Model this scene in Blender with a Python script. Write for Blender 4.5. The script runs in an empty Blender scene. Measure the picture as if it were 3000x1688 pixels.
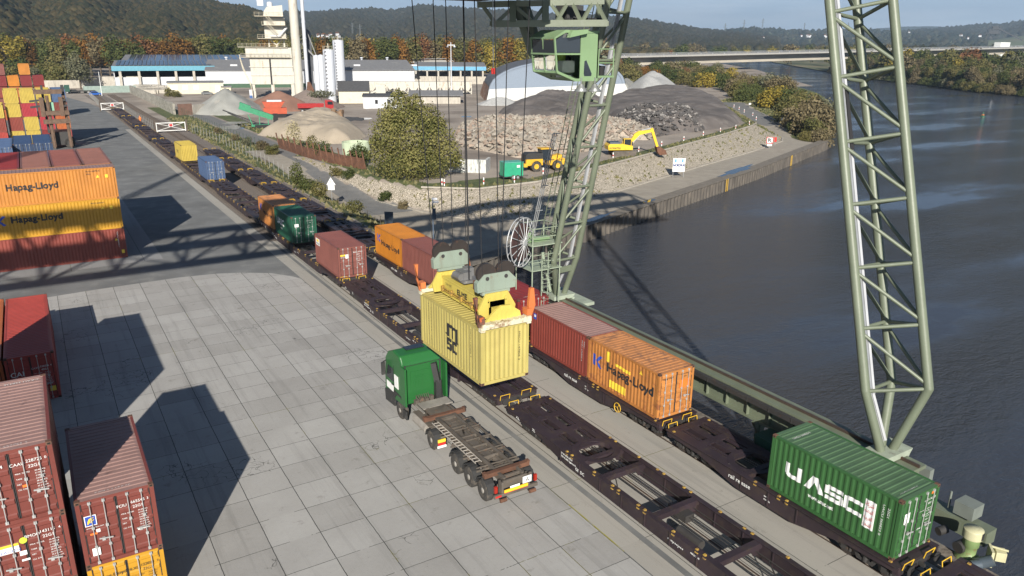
import bpy, bmesh, math, random
import numpy as np
from mathutils import Vector, Matrix
R = math.radians
random.seed(7)
scene = bpy.context.scene
COL = scene.collection

# ---------------------------------------------------------------- camera
cd = bpy.data.cameras.new("camera"); cam = bpy.data.objects.new("camera", cd); COL.objects.link(cam)
cd.sensor_width = 36; cd.lens = 2242.7/3000*36; cd.clip_start = .3; cd.clip_end = 40000
yw, pt, rl = .55424, -.31082, .00897
f_ = Vector((math.sin(yw)*math.cos(pt), math.cos(yw)*math.cos(pt), math.sin(pt)))
r0 = Vector((math.cos(yw), -math.sin(yw), 0)); u0 = r0.cross(f_)
r_ = r0*math.cos(rl)+u0*math.sin(rl); u_ = u0*math.cos(rl)-r0*math.sin(rl)
CAMZ = 19.996
cam.matrix_world = Matrix(((r_.x, u_.x, -f_.x, 0), (r_.y, u_.y, -f_.y, 0), (r_.z, u_.z, -f_.z, CAMZ), (0, 0, 0, 1)))
scene.camera = cam

# ---------------------------------------------------------------- sky, sun, exposure
SUN_EL = 26.2
w = bpy.data.worlds.new("World"); scene.world = w; w.use_nodes = True
wn = w.node_tree; wn.nodes.clear()
sk = wn.nodes.new('ShaderNodeTexSky'); sk.sky_type = 'NISHITA'; sk.sun_disc = False
sk.sun_elevation = R(SUN_EL); sk.sun_rotation = R(208.9); sk.altitude = 200; sk.air_density = .75; sk.dust_density = .25; sk.ozone_density = 2.0
tc = wn.nodes.new('ShaderNodeTexCoord'); mp = wn.nodes.new('ShaderNodeMapping'); mp.inputs['Scale'].default_value = (3, 3, 26)
sv = wn.nodes.new('ShaderNodeSeparateXYZ'); cv = wn.nodes.new('ShaderNodeCombineXYZ'); za = wn.nodes.new('ShaderNodeMath'); za.operation = 'MULTIPLY_ADD'; za.inputs[1].default_value = .95; za.inputs[2].default_value = .06
wn.links.new(tc.outputs['Generated'], sv.inputs[0]); wn.links.new(sv.outputs[2], za.inputs[0]); wn.links.new(sv.outputs[0], cv.inputs[0]); wn.links.new(sv.outputs[1], cv.inputs[1]); wn.links.new(za.outputs[0], cv.inputs[2]); wn.links.new(cv.outputs[0], sk.inputs[0])
hz = wn.nodes.new('ShaderNodeMapRange'); hz.interpolation_type = 'SMOOTHSTEP'; hz.inputs[1].default_value = -.02; hz.inputs[2].default_value = .13; hz.inputs[3].default_value = .9; hz.inputs[4].default_value = 0; wn.links.new(sv.outputs[2], hz.inputs[0])
hm = wn.nodes.new('ShaderNodeMix'); hm.data_type = 'RGBA'; hm.inputs[7].default_value = (9.6, 11.6, 14.2, 1); wn.links.new(hz.outputs[0], hm.inputs[0]); wn.links.new(sk.outputs[0], hm.inputs[6])
nz = wn.nodes.new('ShaderNodeTexNoise'); nz.inputs['Scale'].default_value = 1.6; nz.inputs['Detail'].default_value = 8; nz.inputs['Roughness'].default_value = .55
cr = wn.nodes.new('ShaderNodeValToRGB'); cr.color_ramp.elements[0].position = .48; cr.color_ramp.elements[1].position = .74
cr.color_ramp.elements[1].color = (.55, .55, .55, 1)
mx = wn.nodes.new('ShaderNodeMix'); mx.data_type = 'RGBA'; mx.inputs[7].default_value = (15.5, 15.9, 16.8, 1)
bg = wn.nodes.new('ShaderNodeBackground'); bg.inputs['Strength'].default_value = .05
wo = wn.nodes.new('ShaderNodeOutputWorld')
l = wn.links.new
l(tc.outputs['Generated'], mp.inputs[0]); l(mp.outputs[0], nz.inputs[0]); l(nz.outputs[0], cr.inputs[0])
cm = wn.nodes.new('ShaderNodeMath'); cm.operation = 'MULTIPLY'; l(cr.outputs[0], cm.inputs[0]); l(hz.outputs[0], cm.inputs[1]); l(cm.outputs[0], mx.inputs[0]); l(hm.outputs[2], mx.inputs[6]); l(mx.outputs[2], bg.inputs[0]); l(bg.outputs[0], wo.inputs[0])
sd = bpy.data.lights.new("sun", 'SUN'); sd.energy = 5.0; sd.angle = R(.53); sd.color = (1, .94, .84)
so = bpy.data.objects.new("sun", sd); COL.objects.link(so)
e_ = R(SUN_EL); sdir = Vector((.483*math.cos(e_), .876*math.cos(e_), -math.sin(e_)))
so.rotation_euler = sdir.to_track_quat('-Z', 'Y').to_euler(); so.location = (0, 0, 60)
scene.view_settings.view_transform = 'Standard'; scene.view_settings.look = 'None'
scene.view_settings.exposure = .74; scene.view_settings.gamma = 1
scene.render.engine = 'CYCLES'
scene.cycles.volume_bounces = 0; scene.cycles.max_bounces = 6; scene.cycles.transparent_max_bounces = 12

# ---------------------------------------------------------------- helpers
def tag(o, label=None, cat=None, group=None, kind=None):
    if label: o['label'] = label
    if cat: o['category'] = cat
    if group: o['group'] = group
    if kind: o['kind'] = kind
    return o
def empty(name, loc=(0, 0, 0), rz=0, label=None, cat=None, group=None):
    o = bpy.data.objects.new(name, None); COL.objects.link(o); o.location = loc; o.rotation_euler = (0, 0, rz)
    return tag(o, label, cat, group)
def copy_tree(o, parent=None):
    c = o.copy(); COL.objects.link(c)
    if parent: c.parent = parent
    for ch in list(o.children): copy_tree(ch, c)
    return c
class MB:
    def __init__(s): s.v = []; s.f = []; s.m = []; s.sm = []
    def add(s, vs, fs, m=0, smooth=False):
        o = len(s.v); s.v += [tuple(v) for v in vs]
        for f in fs: s.f.append(tuple(o+i for i in f)); s.m.append(m); s.sm.append(smooth)
        return s
    def box(s, a, b, m=0):
        x0, y0, z0 = a; x1, y1, z1 = b
        return s.add([(x0,y0,z0),(x1,y0,z0),(x1,y1,z0),(x0,y1,z0),(x0,y0,z1),(x1,y0,z1),(x1,y1,z1),(x0,y1,z1)],
              [(0,3,2,1),(4,5,6,7),(0,1,5,4),(1,2,6,5),(2,3,7,6),(3,0,4,7)], m)
    def cb(s, c, d, m=0, rz=0, rx=0, ry=0):      # box by centre, size, rotation
        M = Matrix.Translation(c) @ Matrix.Rotation(rz, 4, 'Z') @ Matrix.Rotation(ry, 4, 'Y') @ Matrix.Rotation(rx, 4, 'X')
        h = [x/2 for x in d]; vs = [M @ Vector((sx*h[0], sy*h[1], sz*h[2])) for sz in (-1,1) for sx, sy in ((-1,-1),(1,-1),(1,1),(-1,1))]
        return s.add(vs, [(0,3,2,1),(4,5,6,7),(0,1,5,4),(1,2,6,5),(2,3,7,6),(3,0,4,7)], m)
    def tube(s, p0, p1, r, n=8, r2=None, m=0, caps=True, smooth=True):
        p0 = Vector(p0); p1 = Vector(p1); d = p1-p0
        if d.length < 1e-6: return s
        d.normalize(); a = d.orthogonal().normalized(); b = d.cross(a); r2 = r if r2 is None else r2
        vs = []
        for p, rr in ((p0, r), (p1, r2)):
            for i in range(n):
                t = 2*math.pi*i/n; vs.append(p+(a*math.cos(t)+b*math.sin(t))*rr)
        s.add(vs, [(i, (i+1) % n, n+(i+1) % n, n+i) for i in range(n)], m, smooth)
        if caps: s.add(vs[:n], [tuple(range(n))[::-1]], m); s.add(vs[n:], [tuple(range(n))], m)
        return s
    def bar(s, p0, p1, w_, h_, m=0):              # rectangular bar between two points
        p0 = Vector(p0); p1 = Vector(p1); d = (p1-p0).normalized()
        a = d.cross(Vector((0, 0, 1)))
        a = a.normalized() if a.length > 1e-3 else Vector((1, 0, 0))
        b = a.cross(d)
        vs = [p+a*w_/2*i+b*h_/2*j for p in (p0, p1) for i, j in ((-1,-1),(1,-1),(1,1),(-1,1))]
        return s.add(vs, [(0,1,2,3),(7,6,5,4),(0,4,5,1),(1,5,6,2),(2,6,7,3),(3,7,4,0)], m)
    def path(s, pts, r, n=6, m=0):
        for a, b in zip(pts, pts[1:]): s.tube(a, b, r, n, m=m)
        return s
    def prism(s, poly, a, b, axis='x', m=0):      # extrude 2d polygon along axis from a to b
        def P(p, t): return {'x': (t, p[0], p[1]), 'y': (p[0], t, p[1]), 'z': (p[0], p[1], t)}[axis]
        n = len(poly); vs = [P(p, a) for p in poly]+[P(p, b) for p in poly]
        return s.add(vs, [tuple(range(n)), tuple(range(2*n-1, n-1, -1))]+[((i+1) % n, i, n+i, n+(i+1) % n) for i in range(n)], m)
    def lathe(s, prof, c=(0, 0, 0), n=20, m=0, smooth=True):
        vs = []
        for r, z in prof:
            for i in range(n):
                t = 2*math.pi*i/n; vs.append((c[0]+r*math.cos(t), c[1]+r*math.sin(t), c[2]+z))
        fs = [(k*n+i, k*n+(i+1) % n, (k+1)*n+(i+1) % n, (k+1)*n+i) for k in range(len(prof)-1) for i in range(n)]
        s.add(vs, fs, m, smooth)
        s.add(vs[:n], [tuple(range(n))[::-1]], m); s.add(vs[-n:], [tuple(range(n))], m)
        return s
    def wheel(s, c, r, w_, m=0, n=18, rim=None, rr=.55, ax='x'):   # wheel on x axis
        c = Vector(c); dx = Vector((1, 0, 0)) if ax == 'x' else Vector((0, 1, 0))
        s.tube(c-dx*w_/2, c+dx*w_/2, r, n, m=m)
        return s
    def mesh(s, name, mats):
        me = bpy.data.meshes.new(name); me.from_pydata(s.v, [], s.f)
        for mt in (mats if isinstance(mats, (list, tuple)) else [mats]): me.materials.append(mt)
        me.polygons.foreach_set('material_index', s.m); me.polygons.foreach_set('use_smooth', s.sm)
        bm = bmesh.new(); bm.from_mesh(me); bmesh.ops.recalc_face_normals(bm, faces=bm.faces); bm.to_mesh(me); bm.free()
        me.update(); return me
    def build(s, name, mats, parent=None, loc=(0, 0, 0), rz=0):
        o = bpy.data.objects.new(name, s.mesh(name, mats)); COL.objects.link(o)
        o.location = loc; o.rotation_euler = (0, 0, rz)
        if parent: o.parent = parent
        return o
def thing(mb, name, mats, label, cat, group=None, loc=(0, 0, 0), rz=0):
    return tag(mb.build(name, mats, None, loc, rz), label, cat, group)
def struct(mb, name, mats, kind='structure'):
    return tag(mb.build(name, mats), kind=kind)
def obj(name, me, parent=None, loc=(0, 0, 0), rz=0):
    o = bpy.data.objects.new(name, me); COL.objects.link(o); o.location = loc; o.rotation_euler = (0, 0, rz)
    if parent: o.parent = parent
    return o
def W(u, v, z=0.):                                # ground point seen at photo pixel (3000 px wide survey)
    d = f_+r_*((u-1500)/2242.7)-u_*((v-844)/2242.7); t = (z-CAMZ)/d.z
    return (d.x*t, d.y*t, z)
def WD(u, dist):                                  # point on the ground plan at bearing of column u, distance
    d = f_+r_*((u-1500)/2242.7); h = Vector((d.x, d.y)).normalized(); return h.x*dist, h.y*dist

# ---------------------------------------------------------------- materials
MATS = {}
def mat(name, col, rough=.6, metal=0., var=.12, vs=1.5, spots=None, sp=(.58, .7), ss=2.5, bump=0., bs=20, spec=.5, coord='Object', stretch=(1, 1, 1), streak=None):
    """base colour with large soft variation, dirt spots of a second colour and fine bump"""
    if name in MATS: return MATS[name]
    m = bpy.data.materials.new(name); m.use_nodes = True; nt = m.node_tree; nd = nt.nodes; L = nt.links.new
    b = nd['Principled BSDF']; b.inputs['Roughness'].default_value = rough; b.inputs['Metallic'].default_value = metal
    b.inputs['Specular IOR Level'].default_value = spec
    t = nd.new('ShaderNodeTexCoord'); mp = nd.new('ShaderNodeMapping'); mp.inputs['Scale'].default_value = stretch
    if coord == 'World': L(nd.new('ShaderNodeNewGeometry').outputs['Position'], mp.inputs[0])
    else:                                         # every object gets its own patch of the noise
        oi = nd.new('ShaderNodeObjectInfo'); sc_ = nd.new('ShaderNodeMath'); sc_.operation = 'MULTIPLY'; sc_.inputs[1].default_value = 90; L(oi.outputs['Random'], sc_.inputs[0])
        va = nd.new('ShaderNodeVectorMath'); va.operation = 'ADD'; L(t.outputs[coord], va.inputs[0]); L(sc_.outputs[0], va.inputs[1]); L(va.outputs[0], mp.inputs[0])
    n1 = nd.new('ShaderNodeTexNoise'); n1.inputs['Scale'].default_value = vs; n1.inputs['Detail'].default_value = 6; L(mp.outputs[0], n1.inputs[0])
    mr = nd.new('ShaderNodeMapRange'); mr.inputs[1].default_value = .3; mr.inputs[2].default_value = .7
    mr.inputs[3].default_value = 1-var; mr.inputs[4].default_value = 1+var; L(n1.outputs[0], mr.inputs[0])
    vm = nd.new('ShaderNodeVectorMath'); vm.operation = 'SCALE'; vm.inputs[0].default_value = col[:3]; L(mr.outputs[0], vm.inputs[3])
    out = vm.outputs[0]
    if spots:
        n2 = nd.new('ShaderNodeTexNoise'); n2.inputs['Scale'].default_value = ss; n2.inputs['Detail'].default_value = 9; n2.inputs['Roughness'].default_value = .65; L(mp.outputs[0], n2.inputs[0])
        r2 = nd.new('ShaderNodeMapRange'); r2.inputs[1].default_value = sp[0]; r2.inputs[2].default_value = sp[1]; L(n2.outputs[0], r2.inputs[0])
        mx = nd.new('ShaderNodeMix'); mx.data_type = 'RGBA'; L(r2.outputs[0], mx.inputs[0]); L(out, mx.inputs[6]); mx.inputs[7].default_value = (*spots, 1); out = mx.outputs[2]
    if streak:                                    # runs of rust and dirt down the sheet
        mq = nd.new('ShaderNodeMapping'); mq.inputs['Scale'].default_value = (3.2, 3.2, .22); L(mp.outputs[0], mq.inputs[0])
        n4 = nd.new('ShaderNodeTexNoise'); n4.inputs['Scale'].default_value = 1.6; n4.inputs['Detail'].default_value = 7; n4.inputs['Roughness'].default_value = .7; L(mq.outputs[0], n4.inputs[0])
        r4 = nd.new('ShaderNodeMapRange'); r4.inputs[1].default_value = .52; r4.inputs[2].default_value = .75; r4.inputs[4].default_value = .6; L(n4.outputs[0], r4.inputs[0])
        m4 = nd.new('ShaderNodeMix'); m4.data_type = 'RGBA'; L(r4.outputs[0], m4.inputs[0]); L(out, m4.inputs[6]); m4.inputs[7].default_value = (*streak, 1); out = m4.outputs[2]
    L(out, b.inputs['Base Color'])
    if bump:
        n3 = nd.new('ShaderNodeTexNoise'); n3.inputs['Scale'].default_value = bs; n3.inputs['Detail'].default_value = 5; L(mp.outputs[0], n3.inputs[0])
        bp = nd.new('ShaderNodeBump'); bp.inputs['Strength'].default_value = bump; bp.inputs['Distance'].default_value = .1; L(n3.outputs[0], bp.inputs['Height']); L(bp.outputs[0], b.inputs['Normal'])
    MATS[name] = m; return m
def paint(name, col, rust=(.10, .045, .025), amt=.62, rough=.5, var=.1, **k):
    return mat(name, col, rough, var=var, spots=rust, streak=tuple(a*.45+c*.35 for a, c in zip(col, rust)), sp=(amt, amt+.1), ss=1.8, vs=.8, bump=.05, bs=9, **k)
M_black = mat('black_rubber', (.015, .015, .017), .8)
M_steel = mat('galvanised_steel', (.45, .46, .47), .4, .6, var=.1)
M_darksteel = mat('dark_steel', (.05, .048, .047), .6, .3, spots=(.09, .055, .035))
M_rust = mat('rust', (.12, .055, .032), .85, var=.3, spots=(.05, .03, .02))
M_wagon = mat('wagon_paint', (.029, .019, .024), .55, var=.25, spots=(.05, .036, .026), sp=(.5, .75), vs=.6)
M_yel = mat('safety_yellow', (.62, .38, .03), .5, spots=(.25, .13, .04), sp=(.6, .7), ss=5)
M_white = mat('white_paint', (.78, .78, .76), .5, var=.04)
M_greensteel = paint('crane_green', (.138, .160, .112), amt=.7, rough=.45, rust=(.3, .33, .28))
M_glass = mat('dark_glass', (.02, .025, .03), .08, spec=.8, var=.02)
M_txtw = mat('white_lettering', (.74, .74, .72), .6, var=.08)
M_txtb = mat('black_lettering', (.02, .02, .022), .6, var=.08)
M_txtblue = mat('blue_lettering', (.03, .08, .40), .5)
M_txty = mat('yellow_lettering', (.8, .55, .05), .5)
M_red = mat('red_paint', (.5, .03, .025), .45)

_fonts = {}
def text_mb(txt, size, m=0, depth=0.):
    """flat lettering as a mesh in the local x (right) / y (up) plane, centred on its left baseline"""
    cu = bpy.data.curves.new('t', 'FONT'); cu.body = txt; cu.size = size; cu.resolution_u = 3; cu.extrude = depth; cu.fill_mode = 'BOTH'
    o = bpy.data.objects.new('t', cu); COL.objects.link(o)
    dg = bpy.context.evaluated_depsgraph_get(); me = bpy.data.meshes.new_from_object(o.evaluated_get(dg))
    vs = [tuple(v.co) for v in me.vertices]; fs = [tuple(p.vertices) for p in me.polygons]
    bpy.data.objects.remove(o); bpy.data.curves.remove(cu); bpy.data.meshes.remove(me)
    return vs, fs
def lettering(mb, txt, size, org, xdir, ydir, m=0, width=None, bold=0., prof=None, cuts=None, center=False, up=None):
    """place text: org = left baseline point, xdir/ydir = unit vectors; width squeezes to a width; prof(x along wall) gives depth for corrugated walls"""
    vs, fs = text_mb(txt, size)
    if not vs: return
    x0 = min(v[0] for v in vs); x1 = max(v[0] for v in vs)
    k = (width/(x1-x0)) if width else 1.
    X = Vector(xdir); Y = Vector(ydir); N = X.cross(Y)
    bm = bmesh.new(); bv = [bm.verts.new(((v[0]-x0)*k-(width/2 if (center and width) else ((x1-x0)/2 if center else 0)), v[1], 0)) for v in vs]
    for f in fs:
        try: bm.faces.new([bv[i] for i in f])
        except ValueError: pass
    if cuts:
        for c in cuts:
            bmesh.ops.bisect_plane(bm, geom=bm.verts[:]+bm.edges[:]+bm.faces[:], plane_co=(c, 0, 0), plane_no=(1, 0, 0))
    bm.verts.index_update()
    out = []
    for v in bm.verts:
        d = prof(v.co.x) if prof else 0
        out.append(Vector(org)+X*v.co.x+Y*v.co.y+N*(d+.006))
    ff = [tuple(v.index for v in f.verts) for f in bm.faces]
    bm.free(); mb.add(out, ff, m)
    if bold:
        for dx, dy in ((bold, 0), (-bold, 0), (0, bold), (0, -bold)):
            mb.add([p+X*dx+Y*dy-N*.0015*(1+(dx+2*dy)/bold*.3) for p in out], ff, m)
# ================================================================ SETTING
WATER_Z = -4.7; KAI_Z = -2.5
def pip(px, py, poly):
    ins = np.zeros(px.shape, bool); n = len(poly)
    for i in range(n):
        x0, y0 = poly[i]; x1, y1 = poly[(i+1) % n]
        if y0 == y1: continue
        c = ((y0 > py) != (y1 > py)) & (px < (x1-x0)*(py-y0)/(y1-y0)+x0); ins ^= c
    return ins
def dline(px, py, pts, closed=False):
    d = np.full(px.shape, 1e9); n = len(pts)
    for i in range(n if closed else n-1):
        x0, y0 = pts[i]; x1, y1 = pts[(i+1) % n]; L2 = (x1-x0)**2+(y1-y0)**2+1e-9
        t = np.clip(((px-x0)*(x1-x0)+(py-y0)*(y1-y0))/L2, 0, 1)
        d = np.minimum(d, np.hypot(px-x0-t*(x1-x0), py-y0-t*(y1-y0)))
    return d
def dpoly(px, py, poly):
    return np.where(pip(px, py, poly), 0, dline(px, py, poly, True))
def sst(x): x = np.clip(x, 0, 1); return x*x*(3-2*x)
WALL = [(29.85, 65.8), (38.59, 69.37), (59.18, 77.79), (81.81, 86.55), (116.16, 99.9), (168.89, 123.17)]
PROM = [(168.89, 123.17), (171.5, 128), (182, 136), (208.7, 151.22), (261.16, 191.74), (309.36, 226.76), (341, 262)]
FOOT = [(38.6, 137.6), (40.2, 118), (41.3, 105), (43.3, 98), (44.92, 91.7), (48.36, 86.88), (52.09, 84.31), (63.01, 86.38), (69.72, 90.53), (85.47, 97.08), (109.45, 106.89), (133.1, 116.15), (155, 126), (161.6, 131.3)]
TOP = [(41.34, 137.56), (43.41, 111.72), (46.27, 99.81), (52.77, 94.76), (63.43, 95.52), (69.16, 97.62), (80.26, 102.52), (93.29, 108.27), (110.13, 115.87), (135.56, 127.33), (158, 138.5), (164.74, 143)]
RAMPL = [(174.63, 150.17), (189.03, 169.55), (212.1, 201.45)]
LOW = WALL+[(168.9, 123.3), (202.9, 177.3), (212.7, 189), (219, 197)]+RAMPL[::-1]+FOOT[::-1]+[(38.3, 150), (33.4, 150), (34, 126), (35.5, 112), (36.5, 100), (37, 90), (36.8, 72), (33, 67.5)]
PLAT = TOP+[(172, 153), (186, 173), (207, 204), (250, 225), (330, 300), (330, 500), (0, 500), (30, 160), (38.4, 152), (38.7, 140)]
RAMP = [(155, 124), (168, 124), (202.9, 177.3), (219, 197), (212.1, 201.45), (189.03, 169.55), (174.63, 150.17), (160, 131)]
LAND = [(0, 40), (29.85, 65.8)]+WALL[1:]+PROM+[(341, 500), (0, 500)]
def Lz(x, y):
    l = np.where(x < 60, -2.5*(1-sst((y-100)/38)), -2.5); return np.where(x > 120, -2.5*(1-sst((y-130)/70)), l)
def Hfull(x, y):
    dl = dpoly(x, y, LOW); dm = dpoly(x, y, PLAT); dy_ = np.maximum(x-31, 0)
    dt = np.minimum(dm, dy_); z = Lz(x, y)*dt/(dt+dl+1e-6)
    land = pip(x, y, LAND); dpr = dline(x, y, PROM)
    z = np.where(land & (dpr < 9), z+(-5.2-z)*(1-dpr/9)**1.5, z)
    z = np.where(land, z, -8)
    return z, dl, dm, dt, land, dpr
def H(x, y):
    return float(Hfull(np.array([x], float), np.array([y], float))[0][0])
def terrain():
    xs = np.concatenate([np.arange(28, 176, .8), np.arange(176, 342, 2.2), [341]]); ys = np.concatenate([np.arange(60, 160, .8), np.arange(160, 262, 2.), [262]])
    X, Y = np.meshgrid(xs, ys); x = X.ravel(); y = Y.ravel()
    z, dl, dm, dt, land, dpr = Hfull(x, y)
    # only keep flat part beside the quay wall: land under the wall line
    n = len(xs); idx = np.arange(len(x)).reshape(len(ys), n)
    q = np.stack([idx[:-1, :-1].ravel(), idx[:-1, 1:].ravel(), idx[1:, 1:].ravel(), idx[1:, :-1].ravel()], 1)
    q = q[~((z[q] < -7).all(1))]
    me = bpy.data.meshes.new('ground')
    me.vertices.add(len(x)); me.vertices.foreach_set('co', np.stack([x, y, z], 1).ravel())
    me.loops.add(q.size); me.loops.foreach_set('vertex_index', q.ravel()); me.polygons.add(len(q))
    me.polygons.foreach_set('loop_start', np.arange(0, q.size, 4)); me.polygons.foreach_set('loop_total', np.full(len(q), 4))
    me.update(calc_edges=True)
    me.polygons.foreach_set('use_smooth', np.ones(len(q), bool))
    cob = ((dl > .2) & (dm > .2) & (dl < 12) & (dm < 12) & (x > 38.6) & ((x-31) > 5)).astype(float)
    cob = np.where((x > 38) & (y < 150) & (dm < 14), np.minimum(np.clip(dl/.8, 0, 1), np.clip(dm/.8, 0, 1)), 0)
    cob *= (x < 163)
    top = TOP+[(172, 153), (186, 173), (207, 204)]
    dtop = dline(x, y, top)
    grass = np.where((dm < .01) & (y < 215), 1-np.clip((dtop-2.2)/1.2, 0, 1), 0)
    grass = np.maximum(grass, np.where((x > 29.9) & (x < 37.6) & (dl > .2) & (y > 66), np.clip((x-30.2)/.6, 0, 1)*.95, 0))
    grass = np.maximum(grass, np.where((x > 162) & (dl > .5) & (dm > .5), 1, 0)); grass = np.maximum(grass, (dpr < 7)*1.)
    grass = np.maximum(grass, np.where((x > 42.6) & (x < 47.5) & (y > 112), .9, 0))
    grass = np.maximum(grass, ((dline(x, y, [(45.5, 98), (52, 97.5), (60, 98)]) < 4) & (dm < .01))*1.)
    road = ((x > 38.1) & (x < 42.4) & (y > 126)) | ((x > 37.4) & (x < 45) & (y > 96) & (y <= 126) & (dl < .3)) | (pip(x, y, RAMP) & (y > 150) & (x > 176))
    kai = (pip(x, y, LOW) & ~road)*1.; road = road*1.
    for nm, a in (('cobble', cob), ('grass', grass), ('road', road), ('kai', kai)):
        at = me.attributes.new(nm, 'FLOAT', 'POINT'); at.data.foreach_set('value', a.astype(np.float32))
    return me
def ground_mat():
    m = bpy.data.materials.new('ground_mix'); m.use_nodes = True; nt = m.node_tree; nd = nt.nodes; L = nt.links.new; b = nd['Principled BSDF']
    b.inputs['Roughness'].default_value = .9
    g = nd.new('ShaderNodeNewGeometry')
    def noise(s, det=6, ro=.55):
        n = nd.new('ShaderNodeTexNoise'); n.inputs['Scale'].default_value = s; n.inputs['Detail'].default_value = det; n.inputs['Roughness'].default_value = ro; L(g.outputs['Position'], n.inputs[0]); return n.outputs[0]
    def ramp(src, stops):
        r = nd.new('ShaderNodeValToRGB'); el = r.color_ramp.elements
        el[0].position = stops[0][0]; el[0].color = (*stops[0][1], 1); el[1].position = stops[-1][0]; el[1].color = (*stops[-1][1], 1)
        for p, c in stops[1:-1]:
            e = el.new(p); e.color = (*c, 1)
        L(src, r.inputs[0]); return r.outputs[0]
    def mask(nm, ns):
        a = nd.new('ShaderNodeAttribute'); a.attribute_name = nm
        ad = nd.new('ShaderNodeMath'); ad.operation = 'MULTIPLY_ADD'; L(ns, ad.inputs[0]); ad.inputs[1].default_value = 1.1; ad.inputs[2].default_value = -.55
        s = nd.new('ShaderNodeMath'); s.operation = 'ADD'; L(ad.outputs[0], s.inputs[0]); L(a.outputs['Fac'], s.inputs[1])
        r = nd.new('ShaderNodeMapRange'); r.inputs[1].default_value = .42; r.inputs[2].default_value = .58; L(s.outputs[0], r.inputs[0]); return r.outputs[0]
    def mix(f, a, c):
        x = nd.new('ShaderNodeMix'); x.data_type = 'RGBA'; L(f, x.inputs[0]); L(a, x.inputs[6]); L(c, x.inputs[7]); return x.outputs[2]
    nbig = noise(.045, 8, .6); nmid = noise(.6, 8, .65); nfine = noise(3.5, 4, .7)
    soil = ramp(nbig, [(.3, (.12, .098, .08)), (.45, (.25, .21, .175)), (.55, (.33, .285, .24)), (.7, (.21, .18, .15))])
    kaic = ramp(nmid, [(.3, (.25, .22, .18)), (.7, (.34, .305, .25))])
    roadc = ramp(nmid, [(.3, (.13, .13, .13)), (.7, (.185, .18, .17))])
    grassc = ramp(nmid, [(.3, (.035, .05, .015)), (.5, (.075, .095, .03)), (.72, (.17, .15, .075))])
    # stone setts on the embankment
    vo = nd.new('ShaderNodeTexVoronoi'); vo.inputs['Scale'].default_value = 2.6; vo.feature = 'F1'; L(g.outputs['Position'], vo.inputs[0])
    ve = nd.new('ShaderNodeTexVoronoi'); ve.inputs['Scale'].default_value = 2.6; ve.feature = 'DISTANCE_TO_EDGE'; L(g.outputs['Position'], ve.inputs[0])
    cell = ramp(vo.outputs['Color'], [(.0, (.36, .31, .25)), (1., (.56, .49, .40))])
    moss = ramp(nmid, [(.54, (.0, .0, .0)), (.72, (1, 1, 1))])
    er = nd.new('ShaderNodeMapRange'); er.inputs[1].default_value = .02; er.inputs[2].default_value = .07; er.inputs[3].default_value = 1; er.inputs[4].default_value = 0; L(ve.outputs['Distance'], er.inputs[0])
    c0 = nd.new('ShaderNodeRGB'); c0.outputs[0].default_value = (.07, .07, .03, 1)
    mm = nd.new('ShaderNodeMath'); mm.operation = 'MAXIMUM'; mu = nd.new('ShaderNodeMath'); mu.operation = 'MULTIPLY'; L(moss, mu.inputs[0]); L(vo.outputs['Distance'], mu.inputs[1]); L(er.outputs[0], mm.inputs[0]); L(mu.outputs[0], mm.inputs[1])
    cob = mix(mm.outputs[0], cell, c0.outputs[0])
    out = soil
    for nm, c in (('kai', kaic), ('road', roadc), ('cobble', cob), ('grass', grassc)): out = mix(mask(nm, nfine), out, c)
    L(out, b.inputs['Base Color'])
    bp = nd.new('ShaderNodeBump'); bp.inputs['Strength'].default_value = .6; bp.inputs['Distance'].default_value = .12
    ad = nd.new('ShaderNodeMath'); ad.operation = 'ADD'; L(nfine, ad.inputs[0])
    ca = nd.new('ShaderNodeAttribute'); ca.attribute_name = 'cobble'; m2 = nd.new('ShaderNodeMath'); m2.operation = 'MULTIPLY'; L(ve.outputs['Distance'], m2.inputs[0]); L(ca.outputs['Fac'], m2.inputs[1])
    m3 = nd.new('ShaderNodeMath'); m3.operation = 'MULTIPLY'; L(m2.outputs[0], m3.inputs[0]); m3.inputs[1].default_value = 3; L(m3.outputs[0], ad.inputs[1])
    L(ad.outputs[0], bp.inputs['Height']); L(bp.outputs[0], b.inputs['Normal'])
    return m
me = terrain(); M_ground = ground_mat(); me.materials.append(M_ground); tag(obj('ground', me), kind='structure')
b = MB()   # land beyond the surveyed patch, flat
b.add([(-9000, 262, 0), (341, 262, 0), (341, 262, -6), (515, 452, 0), (763, 767, 0), (1150, 1250, 0), (2500, 3200, 0), (9000, 12000, 0), (-9000, 12000, 0)], [(0, 1, 3, 4, 5, 6, 7, 8)])
b.add([(-9000, 60, 0), (28, 60, 0), (28, 262, 0), (-9000, 262, 0)], [(0, 1, 2, 3)])
b.add([(-9000, -300, 0), (29.85, -300, 0), (29.85, 60, 0), (-9000, 60, 0)], [(0, 1, 2, 3)])
struct(b, 'land', M_ground)
M_farland = mat('far_field', (.09, .10, .045), .95, var=.3, vs=.004, spots=(.20, .16, .09), sp=(.5, .6), ss=.006, coord='World')
b = MB().add([(395, 60, -4), (455.95, 243.32, -4), (501.51, 301.36, -4), (539.89, 361.45, -4), (631.31, 465.36, -4), (900, 760, -4), (1350, 1200, -4), (2900, 3000, -4), (12000, 12000, -4), (14000, -2000, -4), (600, -600, -4)], [(0, 1, 2, 3, 4, 5, 6, 7, 8, 9, 10)])
struct(b, 'far_bank', M_farland)

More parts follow.
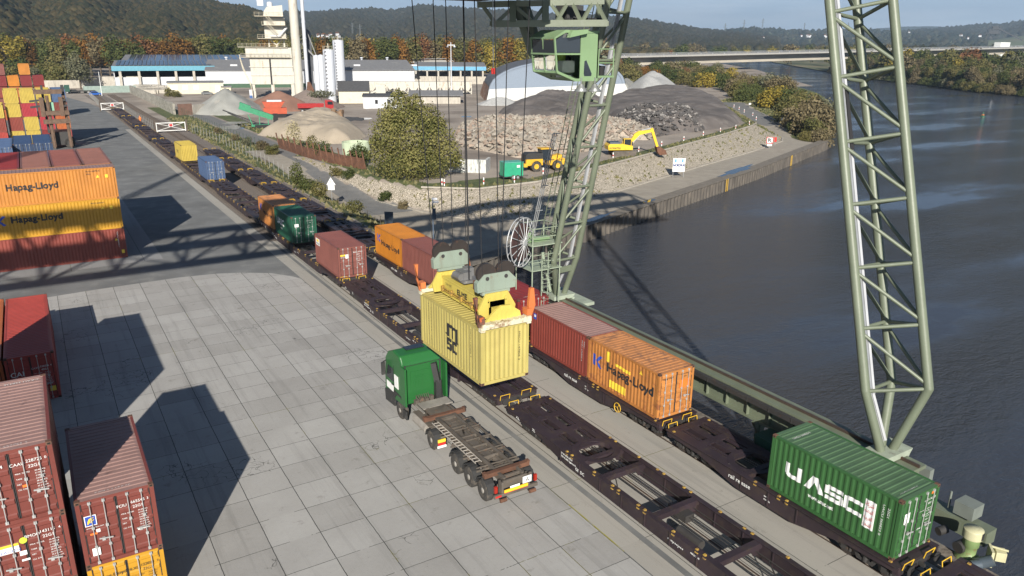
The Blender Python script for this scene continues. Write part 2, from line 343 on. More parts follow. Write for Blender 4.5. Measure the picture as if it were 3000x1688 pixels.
# ---- water
def water_mat():
    m = bpy.data.materials.new('river_water'); m.use_nodes = True; nt = m.node_tree; nd = nt.nodes; L = nt.links.new; b = nd['Principled BSDF']
    b.inputs['Base Color'].default_value = (.044, .048, .058, 1); b.inputs['Roughness'].default_value = .04; b.inputs['Specular IOR Level'].default_value = .5; b.inputs['IOR'].default_value = 1.33
    g = nd.new('ShaderNodeNewGeometry')
    def nz(sc, rot, det, scale):
        mp = nd.new('ShaderNodeMapping'); mp.inputs['Rotation'].default_value = (0, 0, rot); mp.inputs['Scale'].default_value = scale; L(g.outputs['Position'], mp.inputs[0])
        n = nd.new('ShaderNodeTexNoise'); n.inputs['Scale'].default_value = sc; n.inputs['Detail'].default_value = det; n.inputs['Roughness'].default_value = .6; L(mp.outputs[0], n.inputs[0]); return n.outputs[0]
    a = nz(2.0, .5, 4, (1, 2.8, 1)); c = nz(.55, .8, 3, (1, 2.2, 1)); big = nz(.012, -.6, 5, (1, 3.2, 1))
    calm = nd.new('ShaderNodeMapRange'); calm.inputs[1].default_value = .40; calm.inputs[2].default_value = .56; calm.inputs[3].default_value = .10; calm.inputs[4].default_value = 1; L(big, calm.inputs[0])
    s = nd.new('ShaderNodeMath'); s.operation = 'MULTIPLY_ADD'; L(c, s.inputs[0]); s.inputs[1].default_value = 1.6; L(a, s.inputs[2])
    bp = nd.new('ShaderNodeBump'); bp.inputs['Distance'].default_value = .26; L(calm.outputs[0], bp.inputs['Strength']); L(s.outputs[0], bp.inputs['Height']); L(bp.outputs[0], b.inputs['Normal'])
    return m
M_water = water_mat()
b = MB().add([(-200, -600, WATER_Z), (14000, -3000, WATER_Z), (14000, 12000, WATER_Z), (-200, 12000, WATER_Z)], [(0, 1, 2, 3)])
struct(b, 'river_water', M_water)

# ---- paving sheets
def slab_mat(name, x0, px, y0, py, c1, c2, joint=.018, crack=True):
    m = bpy.data.materials.new(name); m.use_nodes = True; nt = m.node_tree; nd = nt.nodes; L = nt.links.new; b = nd['Principled BSDF']; b.inputs['Roughness'].default_value = .85
    g = nd.new('ShaderNodeNewGeometry'); sp = nd.new('ShaderNodeSeparateXYZ'); L(g.outputs['Position'], sp.inputs[0])
    def M(op, a, c=0, d=0):
        n = nd.new('ShaderNodeMath'); n.operation = op
        for i, q in enumerate((a, c, d)):
            if isinstance(q, (int, float)): n.inputs[i].default_value = q
            else: L(q, n.inputs[i])
        return n.outputs[0]
    def noise(s, det=6, ro=.6):
        n = nd.new('ShaderNodeTexNoise'); n.inputs['Scale'].default_value = s; n.inputs['Detail'].default_value = det; n.inputs['Roughness'].default_value = ro; L(g.outputs['Position'], n.inputs[0]); return n.outputs[0]
    wob = M('MULTIPLY_ADD', noise(2.5), .05, -.025)
    u = M('DIVIDE', M('ADD', M('SUBTRACT', sp.outputs[0], x0), wob), px); v = M('DIVIDE', M('ADD', M('SUBTRACT', sp.outputs[1], y0), wob), py)
    def line(t, p, k=1):
        f = M('ABSOLUTE', M('SUBTRACT', M('FRACT', t), .5)); return M('GREATER_THAN', f, .5-joint*k/p)
    ju = line(u, px, .9); jv = line(v, py, .7)
    cell = nd.new('ShaderNodeCombineXYZ'); L(M('FLOOR', u), cell.inputs[0]); L(M('FLOOR', v), cell.inputs[1])
    wn_ = nd.new('ShaderNodeTexWhiteNoise'); L(cell.outputs[0], wn_.inputs[0])
    n1 = noise(.35, 8); n2 = noise(6, 5, .75)
    f = M('MULTIPLY_ADD', wn_.outputs[0], .36, M('MULTIPLY', n1, .7)); f = M('SUBTRACT', M('ADD', f, M('MULTIPLY', n2, .35)), .3)
    mx = nd.new('ShaderNodeMix'); mx.data_type = 'RGBA'; mx.inputs[6].default_value = (*c1, 1); mx.inputs[7].default_value = (*c2, 1); L(f, mx.inputs[0]); out = mx.outputs[2]
    st = nd.new('ShaderNodeMapRange'); st.inputs[1].default_value = .60; st.inputs[2].default_value = .74; L(noise(.9, 9, .7), st.inputs[0])
    m3 = nd.new('ShaderNodeMix'); m3.data_type = 'RGBA'; L(M('MULTIPLY', st.outputs[0], .7), m3.inputs[0]); L(out, m3.inputs[6]); m3.inputs[7].default_value = (.13, .115, .095, 1); out = m3.outputs[2]
    tm_ = nd.new('ShaderNodeMapping'); tm_.inputs['Rotation'].default_value = (0, 0, .06); tm_.inputs['Scale'].default_value = (1.5, .06, 1); L(g.outputs['Position'], tm_.inputs[0]); tn = nd.new('ShaderNodeTexNoise'); tn.inputs['Scale'].default_value = 1; tn.inputs['Detail'].default_value = 5; tn.inputs['Roughness'].default_value = .7; L(tm_.outputs[0], tn.inputs[0])
    tr_ = nd.new('ShaderNodeMapRange'); tr_.inputs[1].default_value = .52; tr_.inputs[2].default_value = .72; tr_.inputs[4].default_value = .5; L(tn.outputs[0], tr_.inputs[0]); m5 = nd.new('ShaderNodeMix'); m5.data_type = 'RGBA'; L(tr_.outputs[0], m5.inputs[0]); L(out, m5.inputs[6]); m5.inputs[7].default_value = (.17, .165, .155, 1); out = m5.outputs[2]
    jj = M('MAXIMUM', ju, M('MULTIPLY', jv, M('GREATER_THAN', noise(.5), .44)))
    if crack:
        vo = nd.new('ShaderNodeTexVoronoi'); vo.feature = 'DISTANCE_TO_EDGE'; vo.inputs['Scale'].default_value = 1.3
        ws = nd.new('ShaderNodeVectorMath'); ws.operation = 'ADD'; nn = nd.new('ShaderNodeTexNoise'); nn.inputs['Scale'].default_value = 1.5; L(g.outputs['Position'], nn.inputs[0]); L(g.outputs['Position'], ws.inputs[0]); L(nn.outputs['Color'], ws.inputs[1]); L(ws.outputs[0], vo.inputs[0])
        ck = M('MULTIPLY', M('LESS_THAN', vo.outputs['Distance'], .014), M('GREATER_THAN', noise(.16, 2), .60)); jj = M('MAXIMUM', jj, M('MULTIPLY', ck, .7))
    spk = M('MULTIPLY', M('GREATER_THAN', noise(11, 2), .735), .55)
    jc = nd.new('ShaderNodeMix'); jc.data_type = 'RGBA'; L(M('GREATER_THAN', noise(.22, 2), .60), jc.inputs[0]); jc.inputs[6].default_value = (.035, .035, .032, 1); jc.inputs[7].default_value = (.11, .10, .02, 1)
    m4 = nd.new('ShaderNodeMix'); m4.data_type = 'RGBA'; L(M('MAXIMUM', jj, spk), m4.inputs[0]); L(out, m4.inputs[6]); L(jc.outputs[2], m4.inputs[7]); L(m4.outputs[2], b.inputs['Base Color'])
    bp = nd.new('ShaderNodeBump'); bp.inputs['Strength'].default_value = .3; bp.inputs['Distance'].default_value = .02; L(M('SUBTRACT', n2, jj), bp.inputs['Height']); L(bp.outputs[0], b.inputs['Normal'])
    return m
M_slab = slab_mat('concrete_slabs', 1.65, 2.055, 21.9, 2.03, (.26, .25, .235), (.44, .432, .415))
M_strip = slab_mat('concrete_strip', 23.9, 2.05, 20.55, 5.15, (.30, .285, .255), (.37, .35, .315), crack=False)
M_kerbslab = slab_mat('pad_slabs', 1.0, 6.1, 77.3, 30, (.2, .2, .2), (.27, .27, .27), crack=False)
M_asph = mat('asphalt', (.15, .153, .152), .9, var=.22, vs=.25, spots=(.21, .21, .20), sp=(.52, .75), ss=.5, bump=.3, bs=30, coord='World')
M_ballast = mat('ballast', (.15, .125, .105), .95, var=.45, vs=7, spots=(.25, .21, .18), sp=(.5, .6), ss=9, bump=1, bs=12, coord='World')
b = MB(); b.add([(-300, -200, .004), (19.3, -200, .004), (19.3, 230, .004), (18.5, 262, .004), (17, 285, .004), (12, 320, .004), (-300, 320, .004)], [tuple(range(7))])
struct(b, 'asphalt_yard', M_asph)
b = MB(); b.add([(-60, -60, .008), (18.1, -60, .008), (18.1, 64.5, .008), (17.6, 65.6, .008), (16.3, 67.5, .008), (14, 69, .008), (12, 69.8, .008), (9, 70.2, .008), (2.7, 70.0, .008), (-.6, 69.7, .008), (-60, 64, .008)], [tuple(range(11))])
struct(b, 'concrete_paving', M_slab)
b = MB(); b.add([(-60, 68.2, .008), (-4.4, 76.9, .008), (8.7, 77.4, .008), (8.5, 113, .008), (-60, 113, .008)], [tuple(range(5))])
struct(b, 'stacking_pad', M_kerbslab)
b = MB(); b.add([(18.13, -60, .008), (19.2, -60, .008), (19.2, 200, .008), (18.13, 200, .008)], [(0, 1, 2, 3)]); b.add([(19.5, -60, .008), (20.2, -60, .008), (20.2, 79, .008), (19.5, 79, .008)], [(0, 1, 2, 3)])
for x0, x1 in ((20.28, 21.64), (21.72, 26.0), (26.08, 27.40), (27.48, 28.3)): b.add([(x0, -60, .008), (x1, -60, .008), (x1, 79, .008), (x0, 79, .008)], [(0, 1, 2, 3)])
struct(b, 'track_paving', M_strip)
b = MB(); b.add([(19.2, -60, .006), (19.5, -60, .006), (19.5, 80, .006), (19.2, 80, .006)], [(0, 1, 2, 3)])
struct(b, 'drainage_channel', M_asph)
M_quay = mat('quay_gravel', (.14, .12, .10), .95, var=.3, vs=2, spots=(.2, .19, .17), sp=(.5, .65), ss=1.5, bump=.5, bs=8, coord='World')
b = MB().box((28.3, -60, -1.5), (29.9, 65.8, .03)); struct(b, 'quay_edge', M_quay)
b = MB(); b.add([(19.25, 79, .012), (30.3, 79, .012), (30.6, 200, .012), (25.5, 262, .012), (24, 330, .012), (18, 330, .012), (19.3, 262, .012)], [tuple(range(7))])
struct(b, 'track_ballast', M_ballast)
b = MB().box((29.55, -60, -9), (29.86, 66, -.0)); thing(b, 'quay_wall', mat('old_concrete', (.25, .24, .22), .9, var=.2, spots=(.1, .09, .07)), 'concrete quay wall under the crane runway at the edge of the near yard', 'quay wall')
# yellow paint lines
b = MB()
for x, y0, y1 in ((18.12, 20.3, 24.2), (18.12, 14, 17.6)): b.box((x-.03, y0, .009), (x+.03, y1, .0135))
struct(b, 'yellow_lines', mat('faded_yellow', (.30, .27, .04), .8, spots=(.25, .24, .2), sp=(.45, .6), ss=1.5, coord='World'))
# tracks
def track(xc, label, y0=-30, y1=330):
    t = empty('railway_track', (xc, y0, 0), label=label, cat='railway track', group='railway tracks in the yard')
    for s in (-.7535, .7535):
        MB().box((s-.036, 0, -.05), (s+.036, y1-y0, .16 if 0 else .02)).build('rail', M_railsteel, t)
    b = MB()
    for i in range(int((y1-79)/.65)): b.box((-1.3, 79-y0+i*.65, -.05), (1.3, 79-y0+i*.65+.26, .045))
    o = b.build('sleepers', M_sleeper, t); tag(o, kind='stuff')
    for s in (-.7535, .7535): MB().box((s-.036, 79-y0, .02), (s+.036, y1-y0, .14)).build('rail', M_railsteel, t)
    return t
M_railsteel = mat('rail_steel', (.12, .09, .075), .45, .6, spots=(.14, .07, .04)); M_sleeper = mat('sleeper_wood', (.10, .08, .065), .9, var=.3)
track(20.96, 'rail track under the long near train, set in concrete then in ballast'); track(26.72, 'rail track nearest the harbour water, under the second train')

# ---- sheet piling of the far quay
def sheetpile():
    t = empty('sheet_pile_wall', (29.85, 65.8, 0), label='long corrugated steel sheet pile quay wall facing the harbour basin', cat='quay wall')
    b = MB(); cap = MB()
    O = Vector((29.85, 65.8, 0))
    for (x0, y0), (x1, y1) in zip(WALL, WALL[1:]):
        d = Vector((x1-x0, y1-y0, 0)); Ln = d.length; d.normalize(); nrm = Vector((d.y, -d.x, 0)); n = int(Ln/1.2); st = Ln/n
        pts = []
        for i in range(n):
            for f, o in ((0, .15), (.3, .15), (.5, .6), (.8, .6)): pts.append(Vector((x0, y0, 0))+d*(i+f)*st+nrm*o-O)
        pts.append(Vector((x1, y1, 0))+nrm*.15-O)
        vs = [p+Vector((0, 0, KAI_Z)) for p in pts]+[p+Vector((0, 0, -8)) for p in pts]; k = len(pts)
        b.add(vs, [(i, i+1, k+i+1, k+i) for i in range(k-1)])
        a0 = Vector((x0, y0, 0))-O; a1 = Vector((x1, y1, 0))-O
        q = [a0-nrm*1.4, a1-nrm*1.4, a1+nrm*.68, a0+nrm*.68]
        cap.add([(p.x, p.y, KAI_Z-.03) for p in q]+[(p.x, p.y, KAI_Z+.04) for p in q], [(0, 1, 2, 3), (7, 6, 5, 4), (0, 4, 5, 1), (1, 5, 6, 2), (2, 6, 7, 3), (3, 7, 4, 0)])
    b.build('sheet_piles', mat('sheet_pile_steel', (.085, .075, .065), .8, .1, var=.3, vs=.5, spots=(.14, .12, .10), sp=(.5, .65), ss=1.5, coord='World', stretch=(1, 1, .3)), t)
    cap.build('capping_beam', mat('cap_concrete', (.16, .14, .115), .9, var=.2, coord='World'), t)
    lad = MB()
    for q in ((101.5, 94.2), (136, 108.6)):
        d = Vector((.918, .396, 0)); nrm = Vector((.396, -.918, 0)); p = Vector((q[0], q[1], 0))-O+nrm*.85
        for s in (-.35, .35): lad.bar(p+d*s+Vector((0, 0, KAI_Z+.1)), p+d*s+Vector((0, 0, -4.6)), .07, .07)
        for z in np.arange(-4.2, -2.6, .7): lad.bar(p-d*.35+Vector((0, 0, z)), p+d*.35+Vector((0, 0, z)), .02, .02)
    lad.build('ladder', M_yel, t)
sheetpile()
# slope kerbs
def kerb(pts, label, off=.06, r=.09, dz=.05):
    b = MB(); P3 = []
    for (x0, y0), (x1, y1) in zip(pts, pts[1:]):
        n = max(1, int(math.hypot(x1-x0, y1-y0)/2))
        for i in range(n): P3.append((x0+(x1-x0)*i/n, y0+(y1-y0)*i/n))
    P3.append(pts[-1]); P3 = [(x, y, H(x, y)+dz) for x, y in P3]
    for a, c in zip(P3, P3[1:]): b.bar(a, c, .28, .2)
    thing(b, 'kerb', mat('kerb_stone', (.36, .33, .28), .9, var=.2, coord='World'), label, 'kerb')
kerb([(x, y+.0) for x, y in TOP[2:]], 'pale stone kerb along the top edge of the paved embankment')
kerb(FOOT[2:], 'pale stone kerb along the foot of the paved embankment beside the lower quay')
kerb([(168.5, 126), (180, 142), (202.9, 177.3)], 'pale stone kerb on the bushy side of the ramp')
# puddles
M_puddle = mat('puddle_water', (.03, .035, .04), .02, spec=.6, var=.01)
def puddle(cx, cy, a, bb, ang, z, seed):
    rnd = random.Random(seed); n = 22; pts = []
    for i in range(n):
        t = 2*math.pi*i/n; r = 1+rnd.uniform(-.3, .3); x = math.cos(t)*a*r; y = math.sin(t)*bb*r
        pts.append((cx+x*math.cos(ang)-y*math.sin(ang), cy+x*math.sin(ang)+y*math.cos(ang), z+.02))
    b = MB().add(pts, [tuple(range(n))]); struct(b, 'puddle', M_puddle)
puddle(111, 99.6, 8.5, 1.0, .40, KAI_Z+.03, 1); puddle(63.2, 80.2, 4.2, .5, .39, KAI_Z+.03, 2); puddle(77, 85.4, 1.6, .4, .39, KAI_Z+.03, 5)
for i, (u, v, a, c) in enumerate(((695, 372, 3.2, 6), (690, 360, 3, 3), (1030, 349, 5.0, 6), (1365, 342, 1.5, 2))):
    x, y, _ = W(u, v, 0); puddle(x, y, a, c, -.55, .0, 10+i)
# ================================================================ SHIPPING CONTAINERS
CW = 2.438
def corr(Ln, H, p=.278, d=.026, i0=.17):
    """list of (t, depth) along a wall of length Ln"""
    n = max(1, round((Ln-2*i0)/p)); p = (Ln-2*i0)/n; out = [(i0, 0)]
    for i in range(n):
        a = i0+i*p; out += [(a+.27*p, 0), (a+.51*p, d), (a+.76*p, d), (a+p, 0)]
    return out
def cprof(Ln):
    c = corr(Ln, 0); xs = [a for a, _ in c]; ds = [b for _, b in c]
    return c, (lambda t: -float(np.interp(t, xs, ds)))
def wall_strip(mb, pts, z0, z1, f, m=0):          # pts (t,depth), f(t,depth,z)->xyz
    n = len(pts); vs = [f(t, d, z0) for t, d in pts]+[f(t, d, z1) for t, d in pts]
    mb.add(vs, [(i, i+1, n+i+1, n+i) for i in range(n-1)], m)
def c_frame(b, L, H):
    for x in (0, CW-.14):
        for y in (0, L-.14): b.box((x, y, 0), (x+.14, y+.14, H))
    for x in (0, CW-.1):
        b.box((x, .14, .0), (x+.1, L-.14, .15)); b.box((x, .14, H-.1), (x+.1, L-.14, H-.012))
    for y in (0, L-.1):
        b.box((.14, y, 0), (CW-.14, y+.1, .14)); b.box((.14, y, H-.11), (CW-.14, y+.1, H-.012))
    b.box((.1, .1, .1), (CW-.1, L-.1, .14))
    for x in (-.004, CW-.166):
        for y in (-.004, L-.166):
            for z in (-.003, H-.115): b.box((x, y, z), (x+.17, y+.17, z+.118), 1)
    for x in (-.009, CW+.001-.002):               # casting holes
        for y in (.04, L-.12):
            for z in (.03, H-.085): b.box((x, y, z), (x+.01, y+.08, z+.05), 2)
    for y in (-.009, L-.001):
        for x in (.04, CW-.12):
            for z in (.03, H-.085): b.box((x, y, z), (x+.08, y+.01, z+.05), 2)
def c_side(b, L, H, s):
    pts = corr(L, H); wall_strip(b, pts, .14, H-.09, (lambda t, d, z: (.012+d, t, z)) if s < 0 else (lambda t, d, z: (CW-.012-d, t, z)))
def c_roof(b, L, H):
    pts = [(.17, 0)]; n = round((L-.34)/.29); p = (L-.34)/n
    for i in range(n): a = .17+i*p; pts += [(a+.35*p, 0), (a+.45*p, .022), (a+.7*p, .022), (a+.8*p, 0)]
    pts.append((L-.17, 0)); n = len(pts)
    vs = [(x, t, H-.03+(0 if x in (.1, CW-.1) else d)) for x in (.1, .22, CW-.22, CW-.1) for t, d in pts]
    b.add(vs, [(k*n+i, k*n+i+1, (k+1)*n+i+1, (k+1)*n+i) for k in range(3) for i in range(n-1)])
    b.box((.07, .02, H-.05), (CW-.07, .19, H-.007)); b.box((.07, L-.19, H-.05), (CW-.07, L-.02, H-.007))
def c_end(b, L, H, far=True):
    pts = corr(CW, H, .25, .045, .14)
    wall_strip(b, pts, .13, H-.1, (lambda t, d, z: (t, L-.012-d, z)) if far else (lambda t, d, z: (t, .012+d, z)))
def c_door(b, H, s):                              # s=-1 left leaf, +1 right leaf, at y=0 end
    x0, x1 = (.15, CW/2-.01) if s < 0 else (CW/2+.01, CW-.15)
    b.box((x0, .03, .15), (x1, .07, H-.12)); n = 4; hh = (H-.45)/n
    for i in range(n+1):
        z = .17+i*hh*.98; b.prism([(.03, z), (-.006, z+.04), (-.006, z+.16), (.03, z+.2)], x0+.05, x1-.05, 'x')
    for z in (.4, H*.5, H-.5): b.box((x0 if s < 0 else x1-.05, .0, z), (x0+.05 if s < 0 else x1, .03, z+.12))
    b.box((x0+.0, .005, .16), (x0+.025, .03, H-.13), 1); b.box((x1-.025, .005, .16), (x1, .03, H-.13), 1)
def c_rod(b, H):
    b.tube((0, -.05, .1), (0, -.05, H-.07), .017, 6)
    for z in (.12, .75, 1.5, H-.12): b.box((-.045, -.055, z-.05), (.045, .005, z+.05))
def c_handle(b):
    b.bar((-.3, -.07, 1.06), (.12, -.07, 1.0), .03, .045); b.box((-.22, -.06, .94), (-.12, .0, 1.06))
RODX = ((-1, .42), (-1, .85), (1, 1.58), (1, 2.02))
_cm = {}
def cmesh(key, fn, mats):
    if key not in _cm:
        b = MB(); fn(b); _cm[key] = b.mesh(key[0], mats)
    return _cm[key]
M_hole = mat('casting_hole', (.008, .007, .006), .9); M_seal = mat('door_seal', (.03, .03, .03), .8); M_cast = mat('rusty_casting', (.11, .055, .035), .8, var=.4, vs=6)
M_rodc = mat('galvanised_rod', (.42, .42, .41), .5, .3, var=.15, vs=4)
def ob_mat(o, m, i=0): o.material_slots[i].link = 'OBJECT'; o.material_slots[i].material = m
CONT_GROUP = 'shipping containers'
def container(x, y, z, col, label, L=6.058, H=2.591, rot=0, doors='near', group=CONT_GROUP, far=False, roofcol=None, name='shipping_container', cast=True):
    """x,y,z = left near bottom corner; rot 1 turns the long side across"""
    key = (L, H)
    loc, rz = ((x, y, z), 0) if not rot else ((x+L, y, z), R(90))
    if far:
        def f(b):
            c_frame(b, L, H); c_side(b, L, H, -1); c_side(b, L, H, 1); c_roof(b, L, H); c_end(b, L, H, True); c_end(b, L, H, False)
        me = cmesh(('shipping_container', 'far')+key, f, [M_white, M_cast, M_hole])
        o = obj(name, me, None, loc, rz); ob_mat(o, col); return tag(o, label, 'container', group)
    t = empty(name, loc, rz, label, 'container', group)
    o = obj('frame', cmesh(('frame',)+key, lambda b: c_frame(b, L, H), [M_white, M_cast, M_hole]), t); ob_mat(o, col)
    if not cast: ob_mat(o, col, 1)
    for s in (-1, 1):
        o = obj('side_wall', cmesh(('side_wall', s)+key, lambda b: c_side(b, L, H, s), M_white), t); ob_mat(o, col)
    o = obj('roof', cmesh(('roof',)+key, lambda b: c_roof(b, L, H), M_white), t); ob_mat(o, roofcol or col)
    nd = doors == 'near'
    o = obj('end_wall', cmesh(('end_wall', nd)+key, lambda b: c_end(b, L, H, nd), M_white), t); ob_mat(o, col)
    for s in (-1, 1):
        o = obj('door', cmesh(('door', s, H), lambda b: c_door(b, H, s), [M_white, M_seal]), t); ob_mat(o, col)
        if not nd: o.location = (CW, L, 0); o.rotation_euler = (0, 0, math.pi)
        for s2, rx in RODX:
            if s2 == s:
                r = obj('lock_rod', cmesh(('lock_rod', H), lambda b: c_rod(b, H), M_rodc), o, (rx, 0, 0))
                if rx in (.85, 2.02): obj('door_handle', cmesh(('door_handle',), c_handle, M_rodc), o, (rx, 0, 0))
    return t
def side_text(t, L, items, name='lettering', rot=0):
    """items: (text, size, y_start, z, material index, width) on the -x wall; reads towards -y"""
    c, pf = cprof(L); b = MB()
    for it in items:
        txt, size, ys, z, m, wd = it[:6]; vert = len(it) > 6 and it[6]
        if vert:                                   # column of stacked letters
            for i, ch in enumerate(txt): lettering(b, ch, size, (0, ys, z-i*size*1.02), (0, -1, 0), (0, 0, 1), m, None, 0, (lambda u, Y=ys: pf(Y-u)-.012))
        elif len(it) > 7 and it[7] == 1:                          # rotated text running down
            lettering(b, txt, size, (.0, ys, z), (0, 0, -1), (0, -1, 0), m, wd)
        else:
            cuts = [ys-a for a, _ in c if ys-(wd or 3)-.1 < a < ys+.1]
            lettering(b, txt, size, (0, ys, z), (0, -1, 0), (0, 0, 1), m, wd, it[7] if len(it) > 7 else (.022 if size > .4 else .006), (lambda u, Y=ys: pf(Y-u)-.012), cuts)
    return b.build(name, [M_txtb, M_txtw, M_txtblue, M_txty, M_white, M_red], t)
def polys_on_side(b, L, polys, m):
    """flat polygons (y,z) pressed onto the corrugated -x wall"""
    c, pf = cprof(L)
    for ip, poly in enumerate(polys):
        bm = bmesh.new(); bm.faces.new([bm.verts.new((0, p[0], p[1])) for p in poly])
        for a, _ in c:
            if min(p[0] for p in poly) < a < max(p[0] for p in poly):
                bmesh.ops.bisect_plane(bm, geom=bm.verts[:]+bm.edges[:]+bm.faces[:], plane_co=(0, a, 0), plane_no=(0, 1, 0))
        bm.verts.index_update(); k = .006+.001*m+.0009*ip
        b.add([(.012-pf(v.co.y)-k, v.co.y, v.co.z) for v in bm.verts], [tuple(v.index for v in f.verts) for f in bm.faces], m); bm.free()
def door_text(t, items, H=2.591, yo=0, quads=()):
    b = MB()
    for txt, size, x, z, m in items: lettering(b, txt, size, (x, -.012+yo, z), (1, 0, 0), (0, 0, 1), m, None, .003 if size > .3 else 0)
    for i_, (x0, z0, x1, z1, m) in enumerate(quads): b.box((x0, -.016-.003*i_, z0), (x1, -.009-.003*i_, z1), m)
    return b.build('lettering', [M_txtb, M_txtw, M_txtblue, M_txty, M_white, M_red, M_orangesticker, M_lime], t)
M_orangesticker = mat('orange_sticker', (.75, .18, .03), .5); M_lime = mat('lime_sticker', (.55, .7, .05), .5)
C_brown = paint('brown_container', (.16, .040, .030), amt=.68, rust=(.07, .03, .02)); C_brown2 = paint('red_brown_container', (.21, .045, .032), amt=.7, rust=(.09, .04, .03))
C_rose = paint('faded_rose_container', (.19, .068, .055), amt=.7, rust=(.1, .05, .04)); C_dkred = paint('dark_red_container', (.18, .022, .022), amt=.72)
C_red = paint('bright_red_container', (.31, .045, .035), amt=.76); C_crim = paint('crimson_container', (.33, .03, .04), amt=.76)
C_or = paint('orange_container', (.44, .175, .03), amt=.66, rust=(.25, .09, .03)); C_or2 = paint('deep_orange_container', (.46, .17, .02), amt=.85); C_oru = paint('weathered_orange_container', (.42, .17, .045), amt=.55, rust=(.27, .10, .04), var=.2)
C_yel = paint('golden_container', (.46, .235, .015), amt=.8, rust=(.4, .2, .02)); C_msc = paint('pale_yellow_container', (.40, .335, .105), amt=.72, rust=(.3, .17, .08)); C_lem = paint('lemon_container', (.43, .32, .06), amt=.76)
C_green = paint('green_container', (.034, .108, .032), amt=.72, rust=(.07, .09, .04)); C_greenroof = paint('dusty_green_roof', (.07, .13, .065), amt=.68, rust=(.06, .12, .06)); C_dkgreen = paint('dark_green_container', (.015, .085, .05), amt=.75)
C_blue = paint('blue_container', (.06, .10, .19), amt=.75); C_navy = paint('navy_container', (.025, .05, .11), amt=.8); C_ob = paint('orange_brown_container', (.36, .10, .03), amt=.72); C_gr = paint('grey_container', (.3, .3, .3), amt=.75)
C_roofbr = paint('dusty_brown_roof', (.20, .09, .07), amt=.55, rust=(.16, .08, .065)); C_roofrose = paint('sunbleached_roof', (.28, .17, .15), amt=.6, rust=(.15, .09, .08)); C_roofor = paint('rusty_orange_roof', (.44, .19, .07), amt=.52, rust=(.25, .12, .06))
H9 = 2.896; L40 = 12.192
# ---- train B
t = container(25.5, 13.35, 1.19, C_green, 'green container with big white lettering and an Arabic panel on the second train', roofcol=C_greenroof)
b = MB(); Y0 = 18.58-13.35; zt, zb, k = 2.86-1.19, 2.20-1.19, .2
def R4(y0, y1, z0, z1): return [(y0, z0), (y1, z0), (y1, z1), (y0, z1)]
U = Y0; A = U-1.0; S = A-1.0; Cc = S-.9
polys = [[(U, zt), (U-.2, zt), (U-.2, zb+.22), (U-.32, zb+.18), (U-.62, zb+.18), (U-.62, zt), (U-.82, zt), (U-.82, zb), (U-.22, zb), (U, zb+.16)]]
polys += [[(A, zb), (A-.28, zb), (A-.52, zt-.2), (A-.44, zt), (A-.36, zt)], [(A-.36, zt), (A-.62, zt), (A-.98, zb), (A-.72, zb), (A-.50, zt-.26)]]
polys += [R4(S-.84, S-.12, zt-.17, zt), R4(S-.2, S, zb+.36, zt-.05), R4(S-.84, S-.0, zb+.25, zb+.41), R4(S-.88, S-.68, zb+.05, zb+.34), R4(S-.76, S-.04, zb, zb+.17)]
polys += [R4(Cc-.82, Cc-.12, zt-.17, zt), R4(Cc-.2, Cc, zb+.05, zt-.05), R4(Cc-.82, Cc-.12, zb, zb+.17)]
polys_on_side(b, 6.058, polys, 1)
polys_on_side(b, 6.058, [R4(14.32-13.35, 14.80-13.35, .72, 1.95)], 4)
b.build('lettering', [M_txtb, M_txtw, M_txtblue, M_txty, M_white, M_red], t)
side_text(t, 6.058, [('www.uasc.net', .26, 17.32-13.35, .62, 1, 1.2), ('UACU 360823 0', .13, .72, 2.1, 1, 1.35, False, 1), ('22G1', .13, .5, 2.05, 1, .4, False, 1)])
b = MB(); AR = ('\uFEB7\uFEAE\uFEDB\uFE94', '\u0627\uFEDF\uFEE4\uFEFC\uFEA3\uFE94', '\u0627\uFEDF\uFECC\uFEAE\uFE91\uFEF4\uFE94', '\u0627\uFEDF\uFEE4\uFE98\uFEA4\uFEAA\uFE93')
for i, s_ in enumerate(AR): lettering(b, s_[::-1], .24, (0, 1.40, 1.70-i*.29), (0, -1, 0), (0, 0, 1), 0, .36)
b.v = [(v[0]-.012, v[1], v[2]) for v in b.v]; b.build('lettering', M_red, t)
b = MB()
for y_, s_ in ((5.3, 1), (.3, 1)): lettering(b, 'UACU 360823 0', .16, (.45, y_, 2.575), (1, 0, 0), (0, 1, 0), 0, 1.1)
b.build('lettering', M_txtw, t)
door_text(t, [('UACU 360823', .12, 1.5, 2.1, 1), ('22G1', .12, 1.75, 1.92, 1), ('MAX. GROSS', .06, 1.3, 1.7, 1), ('30.480 KG', .07, 1.75, 1.7, 1), ('67.200 LB', .07, 1.75, 1.6, 1), ('2.180 KG', .07, 1.75, 1.45, 1), ('4.810 LB', .07, 1.75, 1.35, 1), ('28.300 KG', .07, 1.75, 1.2, 1), ('33.2 CU.M', .07, 1.75, 1.05, 1), ('ONE', .12, 1.3, .9, 1)], quads=((.3, 1.5, .62, 1.95, 4), (1.9, 2.33, 2.05, 2.43, 6)))
t = container(25.5, 26.68, 1.19, C_oru, 'weathered orange container with yellow patches and rusty doors, second train', roofcol=C_roofor)
def knot(b, y, z, s, m):                          # blue angular emblem
    P = [[(0, 0), (.28, .0), (.28, .8), (0, .8)], [(.3, .42), (.75, .86), (1.0, .80), (.52, .36)], [(.3, .38), (.52, .38), (.95, -.02), (.7, -.1)]]
    polys_on_side(b, 6.058, [[(y-a*s, z+c*s) for a, c in p] for p in P], m)
b = MB(); knot(b, 32.25-26.68, 1.12, .85, 2)
polys_on_side(b, 6.058, [R4(4.05-.0, 4.4, 1.75, 2.35), R4(2.9, 3.6, 1.72, 1.88), R4(2.3, 2.9, 1.66, 1.85), R4(2.6, 4.0, .3, .75)], 3)
